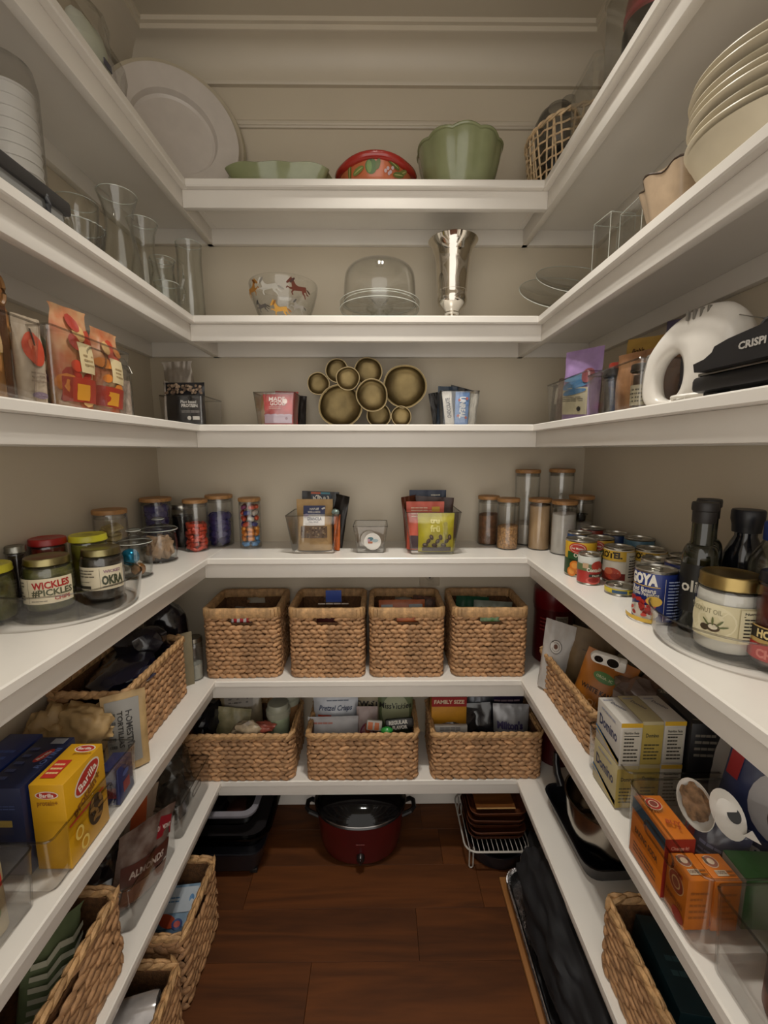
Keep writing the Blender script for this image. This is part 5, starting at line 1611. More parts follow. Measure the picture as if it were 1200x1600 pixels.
addbag('silver-edged bag of green leaves in the fourth square basket', .355, 1.335, zb, (-4, 3, -3), .125, .200, .05, mat('#7f8478', .35, .2), 68, leafy, top=.05)
addbag('white and green pack behind the hand hole of the fourth basket', .338, 1.275, zb, (0, 0, 0), .09, .190, .015, mat('#a8b098', .4, var=.3, vscale=40, col2='#4c7a3c'), 69, top=.05)

# left
basket('long woven basket of dark bags on the left, fifth shelf', (-.645, 1.030, Z5), 0, .180, .300, .172, 10, .024, 'rope', ('f', .055, 2), 9, 'long woven baskets')
NAVY = mat('#16172e', .16, var=.3, vscale=20, bump=.35, bscale=22, coat=.5)
DKB = mat('#17141c', .16, var=.3, vscale=20, bump=.35, bscale=22, coat=.5)
for lab, x, y, z, r, s, m_ in (('shiny navy bag on top in the long left basket', -.625, 1.000, .150, (.065, .095, .030), 3, NAVY), ('shiny black bag under the navy one in the long left basket', -.670, 1.060, .125, (.060, .095, .050), 6, DKB), ('dark purple-black bag rising at the back of the long left basket', -.650, 1.120, .170, (.070, .050, .055), 8, DKB)):
    o = MB().blob((0, 0, 0), r, .35, s, 3, 1.6).build('plastic_bag', m_, None, loc=(x, y, Z5 + z))
    tag(o, lab, 'bag')
o = MB().blob((0, 0, 0), (.065, .050, .13), .25, 12, 3, 1.4, flat=.125).build('plastic_bag', DKB, None, loc=(-.655, 1.270, Z5 + .126))
tag(o, 'tall black bag standing between the long basket and the first square basket', 'bag')
carton('price_card', 'small tan card standing behind the long left basket', 'card', (-.575, 1.205, Z5), (0, 0, 40), .045, .004, .165, mat('#7a7058', .6))
food_jar('small clear jar behind the end of the long left basket', -.566, 1.250, Z5, .024, .120, .020, '#6a645a', mat('#9a9a90', .5), fill_h=.05, lid_metal=True)

tray_bin('clear bin with oval handle holding the pasta boxes', (-.617, .715, Z5), 0, .205, .235, .092, .004, .010, handle=[('r', .060, .022, .030)], group='clear bins on the left of the fifth shelf')
def yel_f(p, w, h):
    p.ell(0, h * .38, w * .34, h * .045, '#c9bcae', 20).ell(0, h * .38, w * .30, h * .036, '#a02a20', 20).text('Barilla', 0, h * .38, .007, '#ddd4c8', .02, w=w * .4)
    p.text('protein+', 0, h * .28, .009, '#8a5a14', .02, w=w * .6)
def yel_r(p, w, h):
    p.ell(.004, h * .31, .034, .020, '#cfc4b4', 28, .35).ell(.004, h * .31, .031, .0165, '#a3271f', 28, .35).text('Barilla', .004, h * .31, .014, '#ddd4c8', .02, rot=.35, w=.048)
    p.text('protein+', .0, h * .12, .018, '#7a4a10', .03, rot=.35, w=.072)
    p.rect(-.048, -.004, .040, -.001, '#a3271f', 6, 1)
    p.ell(.016, -h * .16, .020, .028, '#3a2a18', 20)
    for k in range(10):
        p.ell(.016 + .012 * math.cos(k * 2.4), -h * .16 + .018 * math.sin(k * 1.7), .008, .0035, '#7a5a2c', 8, k)
    for u, v in ((-.030, -.028), (-.020, -.055)):
        p.ell(u, v, .010, .012, '#d6b860', 14).ell(u, v, .006, .008, '#b8861c', 14)
def yel_t(p, w, h):
    p.ell(.006, h * .36, .018, .010, '#cfc4b4', 20).ell(.006, h * .36, .016, .008, '#a3271f', 20).text('Barilla', .006, h * .36, .006, '#ddd4c8', .02, w=.024)
    p.text('protein+', .010, h * .22, .006, '#8a5a14', .02, w=.03)
    p.rect(-.020, -h * .36, .004, h * .06, '#b02c20', 3, 3).lines(-.018, .002, -h * .3, 0, 3, '#d2b07a', 3)
carton('pasta_box', 'bright yellow pasta box with a red oval badge', 'box', (-.540, .683, Z5 + .004), (0, 0, 0), .056, .100, .155, mat('#c08f12', .42, var=.03), {'front': yel_f, 'right': yel_r, 'top': yel_t})
def nav_t(p, w, h):
    p.ell(.012, h * .10, .018, .008, '#a3271f', 18, 1.2).text('Barilla', .012, h * .10, .006, '#ddd4c8', .02, rot=1.2, w=.024)
    p.text('ROTINI', .024, h * .05, .010, '#4a5a8a', .03, rot=1.45, w=.05).rect(.0, h * .34, .024, h * .46, '#8a8c94', 2, 2)
    p.lines(-.024, -.008, -h * .4, h * .3, 5, '#3c4670', 2)
carton('pasta_box', 'dark navy pasta box with a red badge beside the yellow box', 'box', (-.603, .685, Z5 + .004), (0, 0, 0), .062, .125, .158, mat('#141d3e', .38, var=.04), {'top': nav_t, 'front': lambda p, w, h: p.rect(-.012, .01, .012, .022, '#8f7a3c', 2, 1).lines(-.02, .02, .04, .05, 2, '#39456e', 3)})
carton('pasta_box', 'royal blue pasta box at the outer left of the three boxes', 'box', (-.670, .690, Z5 + .004), (0, 0, 0), .062, .135, .158, mat('#152a66', .38, var=.04), {'top': lambda p, w, h: p.lines(-.02, .02, -h * .3, h * .2, 4, '#33509a', 6)})
def slimf(p, w, h):
    p.rect(-.012, -h * .3, .012, .0, '#7a2a28', 2, 2).ell(0, h * .2, .012, .006, '#3a4a80')
carton('pasta_box', 'slim navy box behind the yellow box at the bin handle', 'box', (-.530, .790, Z5 + .004), (0, 0, 4), .036, .055, .074, mat('#1a2350', .38, var=.04), {'front': slimf, 'right': slimf})
TANP = mat('#a68a5e', .55, var=.12, vscale=24, bump=.15, bscale=40)
def home(p, w, h):
    p.rect(-w * .42, h * .10, w * .34, h * .92, '#85827c', 5, 5)
    p.text('HOMESTYLE', w * .10, h * .52, .012, '#2c2a28', .03, rot=-PI / 2, w=h * .52).text('TORTILLAS', -w * .10, h * .56, .010, '#33302c', .03, rot=-PI / 2, w=h * .46)
    p.lines(-w * .38, -w * .2, h * .2, h * .8, 6, '#4c4a46', 3)
pouch('tortilla_bag', 'tan paper bag with a grey label printed sideways', 'bag', (-.553, .868, Z5 + .004), (-4, 0, 30), .085, .170, .028, TANP, 71, prints=home, top=.04)
for k, (lab, x, y, z, r, s) in enumerate((('crumpled tan tortilla bag behind the navy pasta box', -.625, .850, .110, (.060, .040, .055), 4), ('crumpled pale tan bag behind the royal blue box', -.690, .845, .100, (.045, .050, .060), 7))):
    o = MB().blob((0, 0, 0), r, .34, s, 4, 2.4).build('tortilla_bag', TANP, None, loc=(x, y, Z5 + z), smooth=60)
    tag(o, lab, 'bag')
tray_bin('second clear bin nearer the camera holding the green and red pouch', (-.628, .465, Z5), 0, .190, .240, .095, .004, .010, group='clear bins on the left of the fifth shelf')
def jolly(p, w, h):
    p.rect(-w * .46, h * .50, w * .46, h * .70, '#a81f1c', 5, 3)
    p.ell(0, h * .28, w * .40, h * .16, '#6a7a3a', 20).ell(0, h * .24, w * .3, h * .10, '#8a5a34', 16)
pouch('food_pouch', 'tan pouch with a red band and green picture in the near left bin', 'pouch', (-.575, .500, Z5 + .004), (0, 0, 62), .120, .150, .05, mat('#a99a78', .45, var=.1), 72, prints=jolly, gather=.2, top=.10)

# right
basket('long woven basket of flour bags on the right, fifth shelf', (.563, 1.055, Z5), 0, .178, .340, .112, 7, .026, 'rope', None, 12, 'long woven baskets')
def beany(p, w, h):
    p.ell(0, h * .66, .017, .019, '#3a302a', 22).ell(0, h * .66, .0155, .0175, '#b8b4ae', 22).ell(0, h * .66, .011, .0125, '#3a302a', 20).ell(0, h * .66, .010, .0115, '#b8b4ae', 20).ell(0, h * .665, .006, .007, '#5a3a2c', 14)
    p.text('ALMOND', -.002, h * .42, .009, '#8a8680', .0, w=.038).text('FLOUR', 0, h * .35, .005, '#8a8680', .0)
pouch('flour_bag', 'white flour bag with a round brown emblem in the right basket', 'bag', (.494, 1.165, Z5 + .006), (-3, 4, -42), .085, .205, .04, mat('#aaa6a2', .4, var=.03), 81, prints=beany, top=.10)
KR = mat('#6f5a3c', .55, var=.08, bump=.1)
pouch('flour_bag', 'shorter brown kraft bag between the white and orange bags', 'bag', (.555, 1.120, Z5 + .006), (-4, 8, -30), .115, .200, .045, KR, 82, prints=lambda p, w, h: p.lines(-.02, .03, h * .7, h * .74, 1, '#4a3a28', 2), top=.08)
def anth(p, w, h):
    p.text("ANTHONY'S", -.004, h * .80, .013, '#2a2018', .03, w=w * .62).text('POWDER', .012, h * .48, .012, '#2f251c', .03, w=w * .44).lines(-.03, .02, h * .6, h * .66, 2, '#4f4030', 2)
pouch('flour_bag', 'tall kraft bag with black block lettering against the right wall', 'bag', (.628, 1.165, Z5 + .006), (-2, 10, -32), .130, .232, .04, mat('#75603f', .55, var=.08, bump=.1), 83, prints=anth, top=.08)
def kam(p, w, h):
    p.ell(-.002, h * .71, .026, .012, '#4f7a3c', 20).text('ORGANIC', -.002, h * .71, .006, '#c8c8a0', .02, w=.038)
    p.text('WHITE KAMUT', .0, h * .52, .011, '#3a2412', .03, w=w * .76).text('FLOUR', -.006, h * .36, .0155, '#c08a58', .02, w=w * .55)
    p.ell(-.02, .012, .014, .008, '#7a7a40')
pouch('flour_bag', 'orange flour bag with a green oval badge, rolled and clipped shut', 'bag', (.522, 1.005, Z5 + .006), (-12, 14, -38), .120, .185, .065, mat('#b06a1c', .42, var=.08, vscale=10), 84, prints=kam, top=.14)
pouch('flour_bag', 'olive striped clear bag folded over beside the orange bag', 'bag', (.570, 1.035, Z5 + .006), (-22, 24, -40), .090, .215, .03, mat('#5f5638', .25, var=.35, vscale=14, col2='#2f2a1c'), 85, top=.1)
t = thing('bag_clip', 'white bag clip with two round black holes on the orange bag', 'clip', (.530, .955, Z5 + .205), rot=(.25, .1, -.6))
mb = MB()
mb.loft([rring(.062, .028, .0135, -.006, 6), rring(.066, .032, .0155, 0, 6), rring(.062, .028, .0135, .006, 6)], (True, True))
M = Matrix.Rotation(PI / 2, 4, 'X')
mb.xf(M).build('clip_body', WHITE, t)
for dx, r in ((-.014, .0095), (.016, .0125)):
    MB().lathe([(.0003, .0008), (r, .0008), (r, -.002)], 22).xf(Matrix.Translation((dx, -.0066, 0)) @ M).build('hole', mat('#0c0b0b', .3), t)
    MB().tube([((r + .001) * math.cos(a), (r + .001) * math.sin(a), 0) for a in [2 * PI * k / 20 for k in range(20)]], .0014, 6, closed=True).xf(Matrix.Translation((dx, -.0066, 0)) @ M).build('hole_rim', WHITE, t)
MB().box(.020, .044, -.006, .016, -.022, .008, .005).build('jaw', WHITE, t)
for lab, x, y, z, r, s, m_ in (('pale crumpled plastic bag at the near end of the right basket', .605, .945, .115, (.050, .055, .045), 4, mat('#7f706a', .25, var=.2, bump=.3, bscale=30, coat=.3)), ('dark brown paper bag low beside the orange bag', .600, 1.010, .085, (.050, .050, .065), 9, mat('#4a3424', .5, var=.2)), ('brown bag against the right wall behind the sugar boxes', .650, .925, .130, (.025, .07, .05), 5, mat('#6b5340', .5, var=.2))):
    o = MB().blob((0, 0, 0), r, .4, s, 3, 2.0).build('plastic_bag', m_, None, loc=(x, y, Z5 + z), smooth=30)
    tag(o, lab, 'bag')
t = thing('food_tub', 'large dark red tub with a nutrition panel in the right corner', 'tub', (.578, 1.372, Z5), -22)
MB().lathe([(.0003, 0), (.060, 0), (.064, .004), (.064, .17), (.066, .175), (.066, .20), (.0003, .20)], 36).build('tub_body', mat('#48080c', .3, var=.05), t)
MB().lathe([(.0668, .185), (.068, .187), (.068, .235), (.066, .245), (.050, .252), (.0003, .252)], 48, wave=lambda a, z: 1 + .006 * math.cos(36 * a)).build('lid', mat('#5c0a10', .3, var=.05), t)
p = Print(cyl(.064, 0, -PI / 2), .0006)
p.facts(.004, .100, .044, .168, '#8f8678').lines(-.045, -.008, .11, .16, 4, '#7a2a28', 2)
p.build('printed_label', t)

# sugar boxes in a clear bin
tray_bin('clear bin holding the stacked sugar boxes', (.563, .800, Z5), 0, .205, .150, .098, .003, .012, group='clear bins on the right of the fifth shelf')
def dom_l(p, w, h):
    p.text('Domino', .0, h * .08, .021, '#1f2a50', .03, w=w * .74, slant=-.1)
    p.poly([(-w * .5, -h * .30), (w * .5, -h * .34), (w * .5, -h * .48), (-w * .5, -h * .14)][::1], '#3f6a9a')
    p.poly([(-w * .5, -h * .20), (w * .5, -h * .44), (w * .5, -h * .46), (-w * .5, -h * .24)], '#c8a83a')
    p.lines(-w * .3, w * .3, h * .34, h * .42, 1, '#8a8ea0', 3)
def dom_n(p, w, h):
    p.rect(-w * .5, h * .40, w * .5, h * .5, '#c29a2a', 3, 1)
    p.facts(-w * .42, -h * .44, w * .42, h * .36, '#b8b2a4', '#3a3630')
def dom_t(p, w, h):
    p.text('Domino', .004, h * .12, .008, '#3a3a50', .02, rot=-1.1, w=.032).lines(-w * .4, w * .1, h * .3, h * .44, 1, '#8a8a92', 3)
def dom_y(p, w, h):
    p.rect(-w * .5, -h * .5, w * .5, h * .42, '#a8944c', 3, 3).text('Domino', 0, h * .18, .008, '#33322c', .03, w=w * .6).lines(-w * .36, w * .36, -h * .4, h * .0, 5, '#4a4634', 5)
SUG = mat('#b5b0a8', .5, var=.02)
SUGY = mat('#a89c78', .5, var=.03)
for (x, y, z, m_, n_, l_, lab) in ((.474, .792, .004, SUGY, dom_y, dom_l, 'lower sugar box of the left pair, ivory with pale print'), (.474, .790, .094, SUG, dom_n, dom_l, 'upper white sugar box with blue script on its long side'),
                               (.517, .795, .004, SUGY, dom_y, None, 'lower sugar box of the middle pair'), (.517, .795, .094, SUGY, dom_y, None, 'upper sugar box of the middle pair, dull yellow front'),
                               (.560, .795, .004, SUG, dom_n, None, 'lower sugar box of the right pair'), (.560, .795, .094, SUG, dom_n, None, 'upper sugar box of the right pair, white nutrition panel')):
    f = {'front': n_, 'top': dom_t}
    if l_: f['left'] = l_
    carton('sugar_box', lab, 'box', (x, y, Z5 + z), (0, 0, 0), .041, .088, .089, m_, f, group='sugar boxes stacked in pairs')
def two_t(p, w, h):
    p.text('2LB', -w * .34, h * .40, .012, '#8a8478', .03, rot=-.3).rect(-w * .10, h * .12, w * .34, h * .36, '#8a7c5c', 3, 2).rect(-w * .2, -h * .30, w * .26, -h * .12, '#6a6040', 3, 2).lines(-w * .4, w * .4, -h * .44, -h * .36, 1, '#5a5448', 2)
carton('sugar_box', 'black two-pound box behind the sugar boxes', 'box', (.628, .800, Z5 + .006), (0, 0, -4), .078, .120, .178, mat('#1a191b', .4), {'top': two_t, 'front': lambda p, w, h: p.lines(-w * .4, w * .3, h * .1, h * .4, 4, '#6a645a', 5)})

tray_bin('clear bin with slot handle holding the orange baking soda boxes', (.558, .590, Z5), 0, .248, .175, .122, .003, .014, handle=[('l', .070, .022, .034)], group='clear bins on the right of the fifth shelf')
ORG = mat('#c06a18', .42, var=.03)
def ah_t(p, w, h):
    for k in range(24):
        a = 2 * PI * k / 24
        p.poly([(-.004 + .010 * math.cos(a - .06), h * .22 + .010 * math.sin(a - .06)), (-.004 + .020 * math.cos(a), h * .22 + .020 * math.sin(a)), (-.004 + .010 * math.cos(a + .06), h * .22 + .010 * math.sin(a + .06))], '#cfa060')
    p.ell(-.004, h * .22, .0125, .0125, '#c9b49a', 24).ell(-.004, h * .22, .0115, .0115, '#9a2c20', 24).ell(-.004, h * .22, .0075, .0075, '#c9b49a', 18).ell(-.004, h * .22, .006, .006, '#7a3a30', 14)
    p.text('BAKING', -.014, h * .40, .0055, '#7a2418', .03, rot=-.6, w=.018).text('BUY', .004, -h * .22, .008, '#9a3a1c', .03, rot=-.35).text('2', .008, -h * .33, .006, '#9a3a1c', .03, rot=-.35)
def ah_f(p, w, h):
    p.rect(-w * .5, -h * .5, w * .5, h * .5, '#8c1c14', 3, 3).rect(-w * .34, -h * .1, w * .34, h * .16, '#b8a890', 3, 2).text('Change It!', 0, h * .34, .006, '#d0a090', .02, w=w * .6)
def ah_l(p, w, h):
    p.rect(-w * .5, h * .30, w * .5, h * .5, '#2f4a5c', 4, 1).text('BAKING SODA', .0, -h * .0, .010, '#4a2c1c', .03, w=w * .7).lines(-w * .36, w * .36, -h * .4, -h * .2, 3, '#6a4a34', 3)
carton('baking_soda_box', 'orange baking soda box standing apart behind the pair', 'box', (.456, .620, Z5 + .004), (0, 0, 0), .046, .085, .102, ORG, {'top': ah_t, 'front': ah_f, 'left': ah_l})
def ab_t(p, w, h):
    p.ell(-.004, h * .20, .010, .010, '#c9b49a', 20).ell(-.004, h * .20, .009, .009, '#8c5a4a', 20).ell(-.004, h * .20, .005, .005, '#c9b49a', 14).rect(-.013, h * .12, -.009, h * .36, '#5a4a3a', 1, 2)
    p.rect(-.010, -h * .32, .006, -h * .12, '#c0b09a', 2, 2).text('100%', -.002, -h * .21, .005, '#6a4a34', .02).lines(.007, .016, -h * .36, -h * .1, 2, '#7a4a1c', 3)
def ab_l(p, w, h):
    p.ell(0, h * .18, .016, .016, '#c09a6a', 24).ell(0, h * .18, .0145, .0145, '#8c3a28', 24).ell(0, h * .18, .009, .009, '#c09a6a', 18).ell(0, h * .18, .007, .007, '#8c4a34', 14)
    p.text('ARM & HAMMER', 0, h * .40, .006, '#8c2c1c', .03, w=w * .6).text('PURE BAKING SODA', 0, -h * .16, .007, '#6a3418', .02, w=w * .8).ell(.01, -h * .36, .012, .010, '#8c2c1c')
for k, (x, lab) in enumerate(((.4555, 'left one of the two orange baking soda boxes side by side'), (.494, 'right one of the two orange baking soda boxes side by side'))):
    carton('baking_soda_box', lab, 'box', (x, .553 - .002 * k, Z5 + .004), (0, 0, 0), .0375, .044, .082, ORG, {'top': ab_t, 'left': ab_l, 'front': lambda p, w, h: p.lines(-w * .36, w * .36, -h * .3, h * .3, 5, '#9a5414', 3)})
carton('cocoa_box', 'small green box with a white side in the baking bin', 'box', (.565, .553, Z5 + .004), (0, 0, -3), .085, .048, .082, mat('#2c6a30', .42, var=.12, vscale=12, col2='#1f5024'), {'left': lambda p, w, h: p.rect(-w * .48, -h * .48, w * .48, h * .48, '#a8a090', 3, 3).lines(-w * .34, w * .34, -h * .3, h * 0, 3, '#6a6458', 4)})
t_ = pouch('sugar_pouch', 'blue and clear brown sugar pouch under the white scoop', 'pouch', (.545, .628, Z5 + .004), (0, 6, -50), .085, .105, .05, mat('#27305a', .25, var=.3, vscale=14, coat=.4, col2='#6a6870'), 91, prints=lambda p, w, h: p.rect(-w * .5, .004, -w * .3, h * .8, '#8c1c20', 2, 3).lines(-w * .2, w * .3, h * .3, h * .6, 3, '#8a8ca8', 4), top=.10)
t = thing('sugar_scoop', 'white oval scoop with brown sugar and dark eye-shaped hole', 'scoop', (.515, .630, Z5 + .118), rot=(math.radians(52), math.radians(-22), math.radians(-28)))
t.scale = (.72, .72, .72)
mb = MB()
mb.loft([[(.034 * k * math.cos(a), .052 * k * math.sin(a), z) for a in [2 * PI * j / 30 for j in range(30)]] for k, z in ((.3, -.030), (.7, -.026), (.92, -.014), (1, 0), (.97, .001), (.88, -.012), (.65, -.022), (.02, -.025))], (True, True))
mb.build('scoop_bowl', WHITE, t)
MB().blob((0, .004, -.012), (.026, .040, .011), .3, 3, 3, 2.5).build('brown_sugar', mat('#8a6a4c', .8, var=.3, vscale=60, bump=.6, bscale=120), t)
t2 = MB()
t2.loft([[(.030 * k * math.cos(a) + .055, .048 * k * math.sin(a) - .018, z + .012 * math.sin(a)) for a in [2 * PI * j / 26 for j in range(26)]] for k, z in ((.6, -.004), (1, 0), (.6, .006))], (True, True))
t2.build('scoop_back', WHITE, t)
MB().loft([[(.012 * math.cos(a) + .066, .016 * math.sin(a) - .020, z) for a in [2 * PI * j / 18 for j in range(18)]] for z in (.004, .0075)], (True, True)).build('eye_hole', BLACK, t)
MB().loft([[(.070 + q * .3, -.055 - q, z) , (.095 + q * .6, -.070 - q * .6, z), (.088, -.046, z)] for q, z in ((0, -.003), (.0, .003))], (True, True)).build('scoop_tip', WHITE, t)
def domi(p, w, h):
    p.ell(w * .10, h * .60, w * .34, h * .28, '#a8a4a4', 24).ell(w * .16, h * .62, w * .20, h * .17, '#5c3a2a', 18).ell(w * .05, h * .56, w * .10, h * .15, '#3a2018', 14)
    p.text('Domino', .0, h * .20, .022, '#b8b8c0', .04, rot=.1, w=w * .7).rect(-w * .48, h * .62, -w * .36, h * .9, '#8c1c20', 2, 3)
pouch('sugar_pouch', 'large blue and white sugar bag with a brown picture at the right wall', 'bag', (.630, .632, Z5 + .004), (-6, 8, -52), .155, .205, .06, mat('#2c3558', .3, var=.15, vscale=8, coat=.3), 92, prints=domi, top=.08)
pouch('sugar_pouch', 'pale pink and white bag behind the blue sugar bag', 'bag', (.655, .720, Z5 + .004), (0, 6, -60), .120, .190, .04, mat('#9a948f', .4, var=.08, vscale=8), 93, top=.08)
tray_bin('clear bin at the lower right edge holding a dark can', (.560, .405, Z5), 0, .225, .180, .118, .004, .012, group='clear bins on the right of the fifth shelf')
t = thing('cocoa_can', 'dark cocoa can with black plastic lid at the lower right edge', 'can', (.515, .425, Z5 + .004), -50)
MB().lathe([(.0003, 0), (.042, 0), (.043, .002), (.043, .012), (.0425, .086), (.0435, .090), (.0003, .090)], 40).build('can_body', mat('#6f4030', .35, .2), t)
MB().lathe([(.0427, .018), (.0429, .019), (.0429, .084), (.0427, .085)], 40).build('paper_label', mat('#2c2523', .4), t)
p = Print(cyl(.043, 0, -PI / 2), .0006)
p.rect(-.035, .026, .035, .048, '#8a7a70', 8, 3).lines(-.03, .03, .03, .044, 2, '#4a3a34', 4)
p.build('printed_label', t)
MB().lathe([(.0437, .086), (.045, .087), (.045, .098), (.043, .100), (.0003, .099)], 40).build('lid', mat('#161516', .4), t)

# ================================================================ shelf six
Z6 = SZ[6]
G6 = 'wide woven baskets on the lowest shelf'
for cx, lab in ((-.448, 'wide woven basket with clear pouches and jars, left of three'), (-.057, 'wide woven basket with pretzel bags, middle of three'), (.334, 'wide woven basket with cracker boxes, right of three')):
    basket(lab, (cx, 1.330, Z6), 0, .352, .205, .158, 10, .026, 'rope', None, 7, G6)
z6 = Z6 + .008
def fam(p, w, h):
    p.rect(-w * .5, h * .28, w * .5, h * .42, '#8c1a1a', 5, 1).text('FAMILY SIZE', 0, h * .35, .013, '#c8b49a', .04, w=w * .86).rect(-w * .5, h * .42, w * .5, h * .5, '#5c1414', 5, 1)
carton('cracker_box', 'yellow cracker box with a red family size band', 'box', (.225, 1.345, z6), (0, 0, 0), .115, .060, .238, mat('#b07a1c', .45), {'front': fam})
def pret(p, w, h):
    p.text('Pretzel Crisps', 0, h * .78, .016, '#1f3052', .02, w=w * .74, slant=.25).rect(-w * .40, h * .62, -w * .1, h * .69, '#a83a20', 3, 2).lines(-w * .2, w * .3, h * .88, h * .91, 1, '#4a5468', 2)
pouch('snack_bag', 'silver white pretzel bag with navy script at the left of the middle basket', 'bag', (-.150, 1.340, z6), (-4, 0, 2), .150, .212, .05, mat('#9fa2a8', .35, .15, var=.05), 101, prints=pret, top=.06)
pouch('snack_bag', 'blank white bag lying in front of the pretzel bag', 'bag', (-.155, 1.288, z6), (-10, 0, 2), .165, .156, .04, mat('#aaa8aa', .4, var=.06, bump=.2, bscale=20), 102, top=.05, prints=lambda p, w, h: p.lines(-w * .4, 0, h * .84, h * .92, 1, '#b06a5a', 4))
def twist(p, w, h):
    p.rect(-w * .5, h * .80, w * .5, h * .99, '#1c1512', 4, 2).text("SNYDER'S", 0, h * .89, .012, '#8f8470', .05, w=w * .8).rect(-w * .5, h * .58, w * .5, h * .80, '#8a7f66', 4, 2).text('TWISTS', 0, h * .69, .017, '#1f1814', .05, w=w * .86)
pouch('snack_bag', 'tan and black twists bag at the back of the middle basket', 'bag', (-.040, 1.375, z6), (0, 0, 0), .115, .250, .045, mat('#7d715a', .42, var=.06), 103, prints=twist, top=.04)
def miss(p, w, h):
    p.ell(0, h * .60, w * .40, h * .26, '#8f9272', 26)
    p.text('MissVickies', 0, h * .70, .019, '#16160f', .02, w=w * .92, slant=.1).text('JALAPEÑO', 0, h * .46, .010, '#5f6a3c', .02, w=w * .5)
pouch('snack_bag', 'sage green chip bag with black script at the right of the middle basket', 'bag', (.050, 1.362, z6), (0, 0, 0), .120, .245, .05, mat('#5c6646', .4, var=.08), 104, prints=miss, top=.04)
def pinky(p, w, h):
    p.ell(0, h * .5, w * .36, h * .22, '#7a3048', 18).ell(0, h * .5, w * .3, h * .18, '#a87a80', 18).ell(.004, h * .56, w * .12, h * .16, '#b0562a', 12, .3)
pouch('snack_bag', 'pinkish bag with a round flame emblem in the middle basket', 'bag', (-.045, 1.310, z6), (-8, 0, 0), .070, .178, .03, mat('#9a8884', .4, var=.08), 105, prints=pinky, top=.06)
def regu(p, w, h):
    p.text('REGULAR', -.005, h * .70, .012, '#b8b4ac', .05, w=w * .60).text('FLAVOR', .0, h * .40, .012, '#b8b4ac', .05, w=w * .52)
t_ = carton('seed_bag', 'black pack with white block lettering lying in the middle basket', 'pack', (.062, 1.278, z6 + .132), (-20, -4, 3), .092, .020, .034, mat('#151413', .35), {'front': lambda p, w, h: p.text('REGULAR', -.004, h * .18, .011, '#b8b4ac', .05, w=w * .66).text('FLAVOR', .0, -h * .26, .010, '#b8b4ac', .05, w=w * .52)}, b=.006)
o = MB().blob((0, 0, 0), (.020, .014, .014), .12, 4).build('green_pouch', mat('#2f8a3c', .25, coat=.4), None, loc=(.020, 1.262, z6 + .138))
tag(o, 'small shiny green packet at the rim of the middle basket', 'packet')
carton('seed_bag', 'white and orange lettered pack next to the green packet', 'pack', (-.022, 1.270, z6 + .134), (-18, 6, 0), .050, .014, .032, mat('#a8a49c', .35), {'front': lambda p, w, h: p.rect(-w * .4, -h * .4, -w * .1, h * .3, '#b8602a', 2, 2).rect(w * .02, -h * .4, w * .3, h * .3, '#b8602a', 2, 2)}, b=.004)
# right basket goods
pouch('snack_bag', 'shiny black chip bag slumped in the right wide basket', 'bag', (.250, 1.285, z6), (-20, 10, 4), .150, .178, .05, mat('#121217', .18, var=.2, bump=.3, bscale=24, coat=.5), 111, top=.06, prints=lambda p, w, h: p.poly([(-.006, h * .36), (.008, h * .36), (.001, h * .46)], '#a03a1c').lines(-w * .3, w * .3, h * .28, h * .32, 1, '#8a8680', 3))
pouch('snack_bag', 'second black bag with a small white square in the right wide basket', 'bag', (.330, 1.310, z6), (-16, -6, -4), .165, .178, .05, mat('#15151b', .2, var=.2, bump=.3, bscale=24, coat=.5), 112, top=.06, prints=lambda p, w, h: p.rect(-w * .34, h * .74, -w * .24, h * .84, '#a09c94', 1, 1).lines(-w * .1, w * .3, h * .42, h * .46, 1, '#9a968e', 2))
def milt(p, w, h):
    p.text("Milton's", -.006, h * .66, .022, '#2f2450', .05, w=w * .72).rect(-w * .5, h * .30, w * .5, h * .48, '#6a8a90', 4, 2).ell(w * .05, h * .20, w * .36, h * .12, '#a88a5c', 18)
pouch('snack_bag', "silver cracker bag with purple lettering in the right wide basket", 'bag', (.430, 1.300, z6), (-8, 0, -3), .118, .190, .045, mat('#8a8a8c', .3, .3, var=.05), 113, prints=milt, top=.06)
pouch('snack_bag', 'purple foil bag behind the silver cracker bag', 'bag', (.425, 1.375, z6), (0, 0, 0), .130, .222, .04, mat('#2c2040', .25, .2, var=.15), 114, prints=lambda p, w, h: p.lines(-w * .3, w * .4, h * .76, h * .82, 1, '#a08a90', 3).rect(-w * .5, h * .62, w * .5, h * .74, '#5a3f3a', 4, 1), top=.05)
pouch('snack_bag', 'grey metallic bag between the yellow box and the purple bag', 'bag', (.330, 1.372, z6), (0, 5, 0), .100, .215, .04, mat('#4a4c52', .25, .4, var=.2, bump=.3, bscale=24), 115, top=.06)
carton('paper_packet', 'white packet edge showing at the front rim of the right wide basket', 'packet', (.225, 1.262, z6), (-6, 0, 0), .105, .012, .148, mat('#a8a49e', .5), {'front': lambda p, w, h: p.lines(-w * .34, w * .30, h * .38, h * .47, 2, '#4a4a50', 3)})
